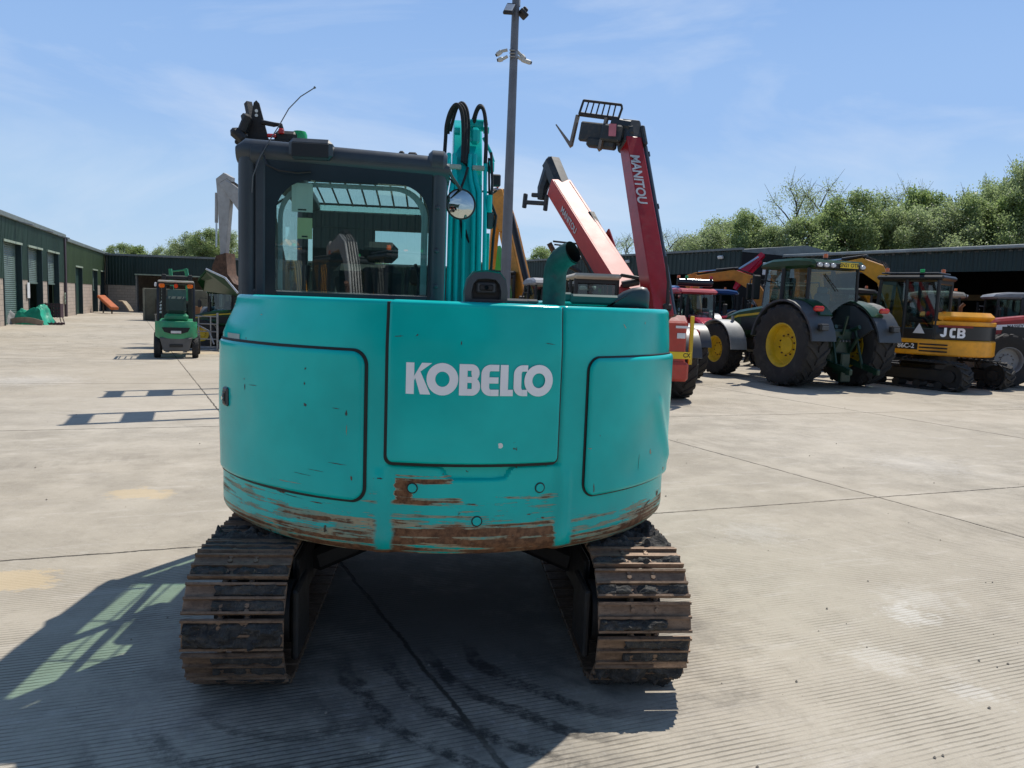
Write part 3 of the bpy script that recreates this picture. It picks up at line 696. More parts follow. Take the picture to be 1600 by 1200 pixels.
for i, (px, Y, top, k, lab, sx) in enumerate(((848, 85, 392, 0, 'small rounded tree between the lamp post and the left red boom', 1.3), (935, 66, 372, 5, 'tree half hidden behind the left red boom', .9), (190, 100, 385, 0, 'small tree peeping over the far shed roof at the left', 1.1), (213, 102, 387, 2, 'second small tree peeping over the far shed roof at the left', 1.1),
                                         (252, 100, 389, 5, 'thin low tree left of the white digger arm', 1.0), (280, 95, 386, 3, 'pale low tree over the far shed roof', .9), (300, 90, 370, 1, 'bushy tree over the far shed left of the white arm', 1.0), (325, 88, 363, 0, 'taller tree directly behind the white arm', .9), (352, 90, 366, 3, 'pale tree between the white arm and the teal excavator cab', 1.0),
                                         (400, 90, 372, 2, 'dark tree behind the teal excavator cab', 1.0), (770, 80, 405, 1, 'low tree behind the boom of the teal excavator', 1.2), (560, 90, 385, 0, 'tree seen through the teal excavator cab', 1.2))):
    tree(px, Y, top, k, lab, sx, 'trees beyond the far end of the yard', i * 71)
# ------------------------------------------------------------------ the big teal excavator
HR = 1.30
def outline(th):
    """plan outline of the upper body; th in degrees, 0 = straight behind, past +-60 it runs into the flat sides"""
    sg = 1 if th >= 0 else -1; a = abs(th)
    if a <= 60:
        r = R(a); p = (HR * math.sin(r), -HR * math.cos(r)); n = (math.sin(r), -math.cos(r))
    else:
        e = (a - 60) * R(1) * HR; rf = .29; la = rf * R(30)
        p0 = (HR * math.sin(R(60)), -HR * math.cos(R(60)))
        if e < la:
            h = R(60) + e / rf
            p = (p0[0] + rf * (math.sin(h) - math.sin(R(60))), p0[1] + rf * (math.cos(R(60)) - math.cos(h))); n = (math.sin(h), -math.cos(h))
        else:
            p = (p0[0] + rf * (1 - math.sin(R(60))), p0[1] + rf * math.cos(R(60)) + e - la); n = (1, 0)
    return Vector((sg * p[0] * .988, p[1], 0)), Vector((sg * n[0], n[1], 0))
def surf(th, z, off=0.0):
    p, n = outline(th); q = p + n * off; q.z = z; return q
def sstep(x, a, b):
    if a == b: return float(x > a)
    t = max(0, min(1, (x - a) / (b - a))); return t * t * (3 - 2 * t)

EX = thing('excavator', 'large teal tracked excavator seen from behind, rust scraped along its lower edge', 'excavator', (-.37, 4.45, 0), 5.5)

def rear_profile(th, z):
    """how far the casting's surface stands in or out"""
    d = 0.0
    lean = .055 * sstep(-th, 30, 58) + .012
    d -= lean * sstep(z, 1.54, 1.74)
    t = max(0, (z - 1.728) / .022); d -= .022 * (1 - math.sqrt(max(0, 1 - min(t, 1) ** 2)))
    b = max(0, min(1, (.735 - z) / .085)); d -= .045 * b ** 2.2
    c = sstep(th, -12.6, -11.0) * sstep(th, 22.6, 21.0)
    d -= .016 * c * sstep(z, 1.09, 1.06)
    d += .006 * sstep(th, -16, -14.6) * sstep(th, -12.4, -13.4) * sstep(z, 1.05, .98)
    d += .006 * sstep(th, 25.4, 24.2) * sstep(th, 22.0, 23.0) * sstep(z, 1.05, .98)
    # shallow step with a dropped middle under the rear cover
    zz = 1.047 - .055 * (sstep(th, -2.6, -.2) - sstep(th, 10.2, 12.6))
    d -= .016 * c * sstep(z, zz - .006, zz + .006)
    return d

def build_body():
    ths = []
    a = -76.0
    while a < 98.01:
        ths.append(a); a += .4 if (-17 < a < -9 or 19 < a < 26 or -3.5 < a < .6 or 9.5 < a < 13) else 1.25
    zs = [.650, .656, .664, .675, .69, .71, .735, .76, .80, .86, .92, .965, .978, .984, .99, .996, 1.002, 1.012, 1.03, 1.038, 1.044, 1.050, 1.056, 1.062, 1.075, 1.09, 1.11, 1.2, 1.35, 1.5, 1.56, 1.62, 1.68, 1.715, 1.728, 1.735, 1.741, 1.746, 1.749, 1.75]
    m = MB(); nu, nv = len(ths), len(zs)
    vs = [surf(t, z, rear_profile(t, z)) for z in zs for t in ths]
    fs = [[j * nu + i, j * nu + i + 1, (j + 1) * nu + i + 1, (j + 1) * nu + i] for j in range(nv - 1) for i in range(nu - 1)]
    top = [(nv - 1) * nu + i for i in range(nu)]; bot = list(range(nu))
    # deck and underside as strips from left edge to right edge
    h = nu // 2
    for ring, fl in ((top, False), (bot, True)):
        for i in range(h - (1 if nu % 2 else 0)):
            q = [ring[i], ring[i + 1], ring[nu - 2 - i], ring[nu - 1 - i]]
            if i + 1 == nu - 2 - i: q = q[:3]
            fs.append(q[::-1] if fl else q)
    m.add(vs, fs)
    m.box((.56, .62, 1.2), (1.16, 1.3, 1.05), bev=.04)
    m.box((-.60, .62, .80), (1.10, 1.3, .28), bev=.03)
    m.build('body_shell', M_TEAL, EX, ang=40)
build_body()

def patch(name, th0, th1, z0, z1, r, base, thick, mats, parent=EX, bev=.012, slope=0.0, corners=(1, 1, 1, 1), dent=None, zfun=None, nth=60, nz=46, label=None):
    """a curved cover with rounded corners lying on the body; corners = (lower left, lower right, upper right, upper left)"""
    m = MB(); k = R(1) * HR
    def ease(n):   # samples packed towards both ends
        return [0.5 - 0.5 * math.cos(PI * i / (n - 1)) for i in range(n)]
    rows = ease(nz); cols = ease(nth)
    vs = []; skirt = []
    W_ = (th1 - th0) * k
    for b_ in rows:
        zrel = b_ * (z1 - z0)
        def cut(c):   # inset of the side at this height
            rr_lo, rr_hi = r * corners[0 if c == 0 else 1], r * corners[3 if c == 0 else 2]
            dz = 0
            if rr_lo > 0 and zrel < rr_lo: dz = rr_lo - math.sqrt(max(0, rr_lo ** 2 - (rr_lo - zrel) ** 2))
            top = (z1 - z0) - zrel
            if rr_hi > 0 and top < rr_hi: dz = max(dz, rr_hi - math.sqrt(max(0, rr_hi ** 2 - (rr_hi - top) ** 2)))
            return dz
        l, rt = cut(0), cut(1)
        for a_ in cols:
            s_ = l + a_ * (W_ - l - rt); th = th0 + s_ / k
            z = z0 + zrel
            d = min(s_ - l, W_ - rt - s_, zrel, (z1 - z0) - zrel)
            t = max(0, min(1, d / bev)) if bev else 1
            off = base + thick * (math.sqrt(1 - (1 - t) ** 2) if bev else 1)
            if zfun: z = zfun(th, z)
            if dent: off += dent(th, z)
            vs.append(surf(th, z, off + rear_profile_soft(th, z)))
    nu, nv = nth, nz
    fs = [[j * nu + i, j * nu + i + 1, (j + 1) * nu + i + 1, (j + 1) * nu + i] for j in range(nv - 1) for i in range(nu - 1)]
    m.add(vs, fs)
    return m.build(name, mats, parent, ang=60, label=label)
def rear_profile_soft(th, z):
    lean = .055 * sstep(-th, 30, 58) + .012
    d = -lean * sstep(z, 1.54, 1.74)
    t = max(0, (z - 1.728) / .022); d -= .022 * (1 - math.sqrt(max(0, 1 - min(t, 1) ** 2)))
    return d

# rear cover with its dark gap
patch('cover_gap', -12.95, 21.55, 1.051, 1.742, .035, .001, .003, M_GASK, bev=.003, corners=(1, 1, 0, 0))
cover = patch('rear_cover', -12.3, 21.2, 1.064, 1.752, .03, .003, .014, M_TEAL, bev=.014, corners=(1, .8, .6, .6),
              dent=lambda th, z: -.0035 * (math.exp(-((z - 1.135) / .004) ** 2) + math.exp(-((z - 1.165) / .004) ** 2) + .5 * math.exp(-((z - 1.555) / .004) ** 2)) * sstep(th, -9.5, -8.5) * sstep(th, 18.5, 17.5))
ldent = lambda th, z: .004 * math.sin(th * .21) * math.sin(z * 9) - .003 * math.exp(-((th + 47) / 3) ** 2 - ((z - 1.2) / .12) ** 2)
def lz(th, z): return z - (.045 * sstep(-th, 45, 66) if z < 1.0 else 0) * (1 - (z - .885) / .115 if z > .885 else 1)
patch('side_gap', -68, -16.25, .874, 1.539, .07, .0015, .003, M_GASK, bev=.003)
ldoor = patch('side_door', -67.4, -16.9, .885, 1.528, .06, .003, .014, M_TEAL, bev=.02, dent=ldent)
def rdent(th, z):
    return -.0145 * math.exp(-((th - 51) / 7) ** 2 - ((z - 1.13) / .13) ** 2) + .012 * math.exp(-((th - 58 + (z - 1.1) * 30) / 2.2) ** 2) * sstep(z, .93, 1.0) * sstep(z, 1.36, 1.25) - .007 * math.exp(-((th - 43) / 3.5) ** 2 - ((z - .98) / .05) ** 2)
patch('side_gap', 27.55, 76, .885, 1.530, .07, .0015, .003, M_GASK, bev=.003)
rdoor = patch('side_door', 28.0, 75.5, .893, 1.522, .06, .008, .014, M_TEAL, bev=.02, dent=rdent, nth=90, nz=60, label='dented right-hand engine door')
# three round plugs in the lower casting
for th, z in ((-7.4, .951), (18.1, .947), (5.3, .809)):
    p = surf(th, z, -.016); n = outline(th)[1]
    g = MB(); g.cyl(p, p + n * .002, .024, n=28); g.build('plug_ring', M_GASK, EX)
    g = MB(); g.cyl(p + n * .0005, p + n * .0045, .0195, .018, n=28); g.build('plug', M_TEAL2, EX)
# bump mark showing pale primer, door latches, small sticker
p = surf(9.1, 1.147, .0165); g = MB(); n = outline(9.1)[1]
g.lathe([(0, .0), (.011, .0), (.012, .0012), (0.0, .0018)], 10, 'y', M=Matrix.Translation(p) @ Matrix.Rotation(R(5.5 + 175), 4, 'Z')); g.build('paint_chip', M_PAPER, EX)
for th, z, par in ((-56.5, 1.255, ldoor), (69.5, 1.225, rdoor)):
    g = MB(); p, n = outline(th); tv = Vector((-n.y, n.x, 0)); Mx = Matrix(((tv.x, n.x, 0, p.x), (tv.y, n.y, 0, p.y), (0, 0, 1, z), (0, 0, 0, 1)))
    g.box((0, .018, 0), (.062, .016, .092), bev=.012, M=Mx); lat = g.build('latch', M_HOOD, par)
    g = MB(); g.box((0, .0265, -.004), (.040, .006, .064), 0, .004, M=Mx); g.box((0, .031, -.004), (.022, .008, .04), 1, .004, M=Mx)
    g.cyl(Mx @ Vector((0, .033, -.006)), Mx @ Vector((0, .038, -.006)), .009, n=14, m=2); g.build('lock', [M_BLACK, M_HOOD, M_CHROME], par)
g = MB()
g.add([surf(-57.5 + i * 1.1, 1.537 + j * .026, .0012) for j in range(2) for i in range(7)], [[i, i + 1, i + 8, i + 7] for i in range(6)])
g.build('sticker', mat('silver_sticker', (.30, .42, .42), .4), EX)

# lettering: thick strokes laid on the cover
def lettering():
    m = MB(); cnt = [0]; k = R(1) * HR
    H_ = .132; Wd = .0; t = .036
    th_mid = 4.55; z0 = 1.361
    def put(pts, closed=False):
        """pts: list of (outer, inner) pairs in letter space -> strip"""
        off = .0178 + cnt[0] * .00025; cnt[0] += 1
        def mp(x, y): return surf(th_mid + (x - .3025) / k, z0 + y, off)
        vs = []
        for a, b in pts: vs += [mp(*a), mp(*b)]
        n = len(pts); fs = [[2 * i, 2 * i + 1, 2 * i + 3, 2 * i + 2] for i in range(n - 1)]
        if closed: fs.append([2 * n - 2, 2 * n - 1, 1, 0])
        m.add(vs, fs)
    def bar(x0, y0, x1, y1):
        n = max(2, int((x1 - x0) / .02) + 1)
        put([((x0 + (x1 - x0) * i / (n - 1), y0), (x0 + (x1 - x0) * i / (n - 1), y1)) for i in range(n)])
    def arc(cx, cy, rx, ry, a0, a1, tx, ty, n=20, closed=False):
        put([((cx + rx * math.cos(R(a0 + (a1 - a0) * i / (n if closed else n - 1))), cy + ry * math.sin(R(a0 + (a1 - a0) * i / (n if closed else n - 1)))),
              (cx + (rx - tx) * math.cos(R(a0 + (a1 - a0) * i / (n if closed else n - 1))), cy + (ry - ty) * math.sin(R(a0 + (a1 - a0) * i / (n if closed else n - 1))))) for i in range(n)], closed)
    def quad(a, b, c, d): put([(a, b), (d, c)])
    # K
    bar(0, 0, .034, H_)
    quad((.034, .056), (.034, .076), (.108, H_), (.066, H_)); quad((.034, .083), (.034, .100), (.034, .100), (.034, .083))
    quad((.036, .078), (.058, .10), (.103, 0), (.060, 0))
    # O
    arc(.152, .066, .066, .068, 0, 360, .036, .036, 40, True)
    # B
    x = .222; bar(x, 0, x + .034, H_)
    bar(x + .034, H_ - .027, x + .054, H_); bar(x + .034, .054, x + .072, .079); bar(x + .034, 0, x + .054, .028)
    arc(x + .052, .0955, .032, .0365, -80, 90, .034, .0265); arc(x + .052, .0395, .036, .0395, -90, 80, .035, .0275)
    # E
    x = .314; arc(x + .040, H_ - .040, .040, .040, 90, 180, .034, .027, 10); arc(x + .040, .040, .040, .040, 180, 270, .034, .027, 10)
    bar(x, .040, x + .034, H_ - .040); bar(x + .040, H_ - .027, x + .075, H_); bar(x + .034, .053, x + .073, .079); bar(x + .040, 0, x + .075, .027)
    # L
    x = .395; bar(x, 0, x + .034, H_); bar(x + .034, 0, x + .056, .027)
    # C
    x = .453; arc(x + .040, H_ - .040, .040, .040, 90, 180, .034, .027, 10); arc(x + .040, .040, .040, .040, 180, 270, .034, .027, 10)
    bar(x, .040, x + .034, H_ - .040); bar(x + .040, H_ - .027, x + .062, H_); bar(x + .040, 0, x + .062, .027)
    # O
    arc(.566, .066, .066, .068, 0, 360, .036, .036, 40, True)
    m.build('lettering', M_LETTER, cover, ang=0)
lettering()

# ---- cab
def rrect(x0, z0, x1, z1, rs, n=8):
    """rounded rectangle, rs = radii (ll, lr, ur, ul)"""
    out = []
    for (cx, cz, r, a0) in ((x0, z0, rs[0], 180), (x1, z0, rs[1], 270), (x1, z1, rs[2], 0), (x0, z1, rs[3], 90)):
        sx = 1 if cx == x0 else -1; sz = 1 if cz == z0 else -1
        for i in range(n + 1):
            a = R(a0 + 90 * i / n); out.append((cx + sx * r + r * math.cos(a), cz + sz * r + r * math.sin(a)))
    return out
def ringface(m, outer, inner, y, y2=None, mi=0):
    """frame between two loops of equal length in the xz plane at y"""
    n = len(outer); vs = [(p[0], y, p[1]) for p in outer] + [(p[0], y, p[1]) for p in inner]
    fs = [[i, (i + 1) % n, n + (i + 1) % n, n + i] for i in range(n)]
    m.add(vs, fs, mi)
CX0, CX1, CY0, CY1 = -1.15, -.05, -.30, 1.42
def build_cab():
    f = MB()
    tilt = -.035 / 1.1
    f.tube([(CX0 + .055, CY0 + .055, 1.2), (CX0 + .055, CY0 + .055, 2.50)], .055, 14)
    f.tube([(CX1 - .045, CY0 + .05, 1.2), (CX1 - .045, CY0 + .05, 2.46)], .048, 14)
    f.tube([(CX0 + .04, CY1 - .02, 1.2), (CX0 + .05, CY1 - .06, 2.5)], .04, 10)
    f.tube([(CX1 - .04, CY1 - .02, 1.2), (CX1 - .05, CY1 - .06, 2.47)], .04, 10)
    f.box((CX0 + .03, .42, 1.9), (.045, .07, 1.2), bev=.01)
    f.box(((CX0 + CX1) / 2, CY0 + .03, 1.73), (1.06, .05, .10), bev=.01)
    f.box((CX0 + .03, .5, 1.02), (.05, 1.5, .12), bev=.01); f.box((CX0 + .03, .5, 1.62), (.04, 1.5, .05), bev=.01); f.box((CX1 - .03, .5, 1.5), (.05, 1.5, .6), bev=.01)
    f.box(((CX0 + CX1) / 2, CY1 - .02, 1.22), (1.0, .05, .2), bev=.01)
    f.box(((CX0 + CX1) / 2, .5, 1.12), (1.05, 1.5, .06))
    # rear glass surround strip at left and a fold at right
    f.box((CX0 + .125, CY0 + .01, 2.10), (.05, .03, .72), bev=.008)
    fr = f.build('cab_frame', M_GREY, EX)
    for z in (2.25, 2.02, 1.83):
        g = MB(); g.lathe([(0, -.012), (.008, -.011), (.012, -.006), (.013, 0)], 12, 'y', M=Matrix.Translation((CX1 - .045, CY0 + .002, z))); g.build('bolt', M_GREY, fr)
    # roof: swept tube-like rear edge with a crowned skin
    r = MB()
    xs = [i / 24 for i in range(25)]
    prof = []
    for i in range(13): a = R(-100 + i * 190 / 12); prof.append((CY0 + .055 - .065 * math.cos(a), -.005 + .065 * math.sin(a)))
    prof += [(CY0 + .16, .058), (-.08, .07), (-.02, .072), (-.02, -.05), (-.1, -.06)]
    vs = []; np_ = len(prof)
    for u in xs:
        x = CX0 - .005 + u * (CX1 - CX0 + .02); e = min(u, 1 - u) * 1.12; k = 1 - (1 - min(1, e / .055)) ** 2
        zb = 2.487 + (u - .5) * -.045
        for (y, dz) in prof: vs.append((x, y if y > 0 else y + .02 * (1 - math.sqrt(k)) , zb + dz * (.35 + .65 * math.sqrt(k)) if dz > 0 else zb + dz))
    n = len(xs)
    r.add(vs, [[i * np_ + j, (i + 1) * np_ + j, (i + 1) * np_ + (j + 1) % np_, i * np_ + (j + 1) % np_] for i in range(n - 1) for j in range(np_)] + [list(range(np_)), [(n - 1) * np_ + j for j in range(np_)][::-1]])
    zc_ = 2.487
    r.prism([(-.04, -.05), (-.04, .075), (.60, .085), (1.34, -.03), (1.44, -.09), (1.39, -.12), (.60, -.01)], CX0 - .003, CX0 + .17, 'x', bev=.02, M=Matrix.Translation((0, 0, zc_ + .012)))
    r.prism([(-.04, -.05), (-.04, .075), (.60, .085), (1.34, -.03), (1.44, -.09), (1.39, -.12), (.60, -.01)], CX1 - .13, CX1 + .008, 'x', bev=.02, M=Matrix.Translation((0, 0, zc_ - .018)))
    roof = r.build('roof', M_GREY, EX, ang=50, recalc=True)
    for x in (-1.04, -.10):   # soft swellings near the roof ends
        g = MB(); g.tube([(x - .05, CY0 + .055, 2.49), (x - .03, CY0 + .055, 2.49), (x + .03, CY0 + .055, 2.488), (x + .05, CY0 + .055, 2.487)], [.05, .071, .071, .05], 16); g.build('roof_rib', M_GREY, roof)
    g = MB(); g.box((-.76, CY0 + .0, 2.515), (.225, .11, .105), bev=.022); g.box((-.76, CY0 - .057, 2.505), (.19, .006, .07), 1, .002); g.build('roof_housing', [M_GREY, M_BLACK], roof)
    g = MB(); g.box((-.30, CY0 + .15, 2.55), (.03, .03, .03), bev=.008); g.box((-.24, CY0 + .15, 2.55), (.05, .03, .022), bev=.008); g.build('roof_bracket', M_BLACK, roof)
    # rear window: black border fired on glass, clear middle
    yb = CY0 + .004
    oz0, oz1 = 1.72, 2.462
    outer = rrect(CX0 + .105, oz0, CX1 - .075, oz1, (.02, .02, .03, .03)); inner = rrect(-.948, 1.74, -.137, 2.362, (.12, .10, .17, .20))
    # bottom of the clear area runs on below the deck, so its corners stay tight
    inner = rrect(-.948, 1.735, -.137, 2.362, (.06, .05, .17, .19))
    b = MB(); ringface(b, outer, inner, yb); bo = b.build('rear_window_border', M_BORD, EX, ang=0)
    g = MB(); g.poly([(p[0], yb + .003, p[1]) for p in outer]); g.build('rear_window', M_RGL, EX, ang=0)
    # inner bright edges of the trim seen through the glass
    i1 = rrect(-.94, 1.74, -.145, 2.354, (.06, .05, .17, .19)); i2 = rrect(-.915, 1.74, -.180, 2.330, (.05, .04, .15, .17))
    b = MB(); ringface(b, i1, i2, yb + .03); b.build('window_trim', mat('pale_trim', (.30, .36, .36), .5), EX, ang=0)
    # front glass + header
    g = MB(); g.poly([(CX0 + .08, CY1 - .02, 1.35), (CX1 - .08, CY1 - .02, 1.35), (CX1 - .08, CY1 - .06, 2.43), (CX0 + .08, CY1 - .06, 2.43)]); g.build('front_window', M_CABGL, EX, ang=0)
    g = MB(); g.box((-.6, CY1 - .04, 2.325), (1.0, .06, .13), bev=.01); g.box((-.80, CY1 - .05, 1.95), (.46, .03, .64), bev=.01)  # header, then a dark panel added to imitate a reflection in the rear glass
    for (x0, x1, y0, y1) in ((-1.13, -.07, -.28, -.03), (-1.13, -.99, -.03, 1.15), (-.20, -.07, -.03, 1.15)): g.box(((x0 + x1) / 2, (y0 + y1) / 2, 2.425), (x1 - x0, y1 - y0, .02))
    g.build('headlining_and_reflection_panel', mat('headlining_and_reflection_panel', (.05, .055, .06), .8), EX)
    g = MB(); g.poly([(-.98, -.02, 2.55), (-.2, -.02, 2.53), (-.2, .5, 2.55), (-.98, .5, 2.56)]); g.poly([(-.98, .5, 2.56), (-.2, .5, 2.55), (-.2, 1.39, 2.39), (-.98, 1.39, 2.39)]); g.build('roof_hatch', M_CABGL, EX, ang=0)
    for x in (CX0 + .02, CX1 - .02):
        g = MB(); g.poly([(x, CY0 + .1, 1.05), (x, CY1 - .1, 1.05), (x, CY1 - .12, 2.42), (x, CY0 + .1, 2.42)]); g.build('side_window', M_CABGL, EX, ang=0)
    # guard bars over the roof hatch
    g = MB()
    for x in [(-.95 + i * .103) for i in range(8)]: g.tube([(x, .5, 2.62), (x, 1.43, 2.44)], .007, 6)
    for y, z in ((.5, 2.625), (.9, 2.535), (1.42, 2.445)): g.tube([(-1.02, y, z), (-.18, y, z)], .009, 6)
    for x in (-1.0, -.18):
        for y, z in ((.5, 2.59), (1.41, 2.42)): g.box((x, y, z), (.03, .03, .06))
    g.build('roof_guard', M_BLACK, EX)
    # papers stuck inside the rear glass
    for (x0, x1, z0, z1, c) in ((-.865, -.755, 2.195, 2.345, 0), (-.835, -.757, 2.055, 2.165, 1)):
        g = MB(); g.box(((x0 + x1) / 2, yb + .009, (z0 + z1) / 2), (x1 - x0, .002, z1 - z0)); g.box(((x0 + x1) / 2, yb + .0075, z0 + .012), ((x1 - x0) * .4, .001, .008), 1)
        g.build('paper_notice', [M_SHEET if c == 0 else M_SHEET2, M_BLACK], EX)
    # seat, levers, console
    s = MB(); s.box((-.62, .25, 1.62), (.48, .48, .14), bev=.05); s.box((-.50, .06, 1.74), (.40, .12, .42), bev=.05, rot=(-8, 0, 0)); seat = s.build('seat', M_SEAT, EX)
    s = MB(); s.box((-.42, .05, 2.02), (.20, .08, .12), bev=.035); s.build('headrest', M_SEAT, seat)
    s = MB()
    for x in (-.95, -.3): s.box((x, .45, 1.72), (.13, .5, .12), bev=.03); s.tube([(x, .62, 1.75), (x + .01, .66, 1.95)], [.012, .02], 8)
    s.tube([(-.25, .8, 1.5), (-.22, .9, 1.9), (-.25, .95, 2.0)], .012, 8); s.box((-.22, 1.0, 1.92), (.16, .05, .13), bev=.02, rot=(0, 0, -20))
    s.build('controls', M_BLACK, EX)
    # handrail seen at left edge, mirror arm, roof clutter
    g = MB(); g.tube([(CX0 - .02, .9, 2.1), (CX0 - .09, .92, 2.08), (CX0 - .11, .92, 1.9), (CX0 - .10, .92, 1.75), (CX0 - .02, .9, 1.65)], .010, 8); g.build('handrail', M_BLACK, EX)
    g = MB(); g.box((CX0 - .075, .75, 2.27), (.03, .13, .17), bev=.012, rot=(0, 10, 20)); g.tube([(CX0, .9, 2.4), (CX0 - .06, .8, 2.33)], .008, 6); g.build('side_mirror', M_BLACK, EX)
    g = MB(); g.tube([(-.062, CY0 + .03, 2.50), (-.02, CY0 + .15, 2.44), (.035, .08, 2.405)], .009, 8)
    mi = g.build('mirror_arm', M_BLACK, EX)
    Mm = Matrix.Translation((.036, .08, 2.322)) @ Euler((R(-2), 0, R(12))).to_matrix().to_4x4()
    g = MB(); g.lathe([(0, .045), (.055, .04), (.085, .018), (.0915, 0), (.0905, -.012), (.084, -.014), (.083, -.006)], 40, 'y', M=Mm); g.build('mirror_housing', M_BLACK, mi)
    g = MB(); g.lathe([(.0845, -.008), (.055, -.0165), (.028, -.0195), (0.0001, -.0205)], 40, 'y', M=Mm); g.build('mirror_glass', M_MIRR, mi)
    # antenna whip
    g = MB(); g.tube([(-1.063, CY0 - .015, 2.28), (-1.055, CY0 - .03, 2.36), (-1.02, CY0 - .03, 2.46), (-.985, CY0 + .0, 2.54), (-.93, CY0 + .0, 2.63), (-.88, CY0, 2.72), (-.82, CY0, 2.785), (-.75, CY0, 2.833)], .0028, 6)
    g.tube([(-.752, CY0, 2.832), (-.744, CY0, 2.838)], .006, 6); g.build('aerial', mat('aerial_grey', (.12, .12, .13), .4), EX)
    g = MB(); g.tube([(-1.0, CY0 - .02, 2.47), (-.98, CY0 - .05, 2.42), (-.92, CY0 - .05, 2.395), (-.83, CY0 - .03, 2.39), (-.76, CY0 - .02, 2.40)], .005, 6); g.build('roof_cable', M_BLACK, EX)
    # lamp bracket and beacon on the roof corner
    zr = 2.60
    g = MB(); g.prism([(-1.19, zr + .03), (-1.155, zr + .235), (-1.14, zr + .25), (-1.125, zr + .235), (-1.07, zr + .03)], .10, .115, 'y')
    g.box((-1.10, .1, zr + .015), (.30, .09, .025), bev=.006, rot=(0, -4, 0)); g.box((-1.22, .05, zr + .035), (.10, .09, .06), bev=.02, rot=(0, 40, 0))
    g.box((-1.19, .06, zr + .105), (.045, .07, .11), bev=.012, rot=(0, 22, 0))
    g.tube([(-1.11, .1, zr + .13), (-1.04, .1, zr + .12), (-1.01, .12, zr + .125), (-.99, .12, zr + .06)], .014, 8); g.box((-.97, .1, zr + .05), (.13, .08, .07), bev=.02)
    br = g.build('lamp_bracket', M_DARK, EX)
    g = MB()
    for z in (.165, .19): g.cyl((-1.138, .098, zr + z), (-1.138, .094, zr + z), .009, n=14)
    g.build('bracket_hole', M_PAPER, br)
    g = MB(); g.box((-1.045, .06, zr + .05), (.05, .02, .02), bev=.005); g.box((-.99, .05, zr + .075), (.03, .02, .03), bev=.005); g.build('reflector', M_REDL, br)
    g = MB(); g.lathe([(0, .12), (.035, .118), (.043, .10), (.044, .06), (.043, .055), (0, .055)], 20, 'z', M=Matrix.Translation((-.90, .12, 2.575))); g.build('beacon', M_GLENS, EX)
build_cab()

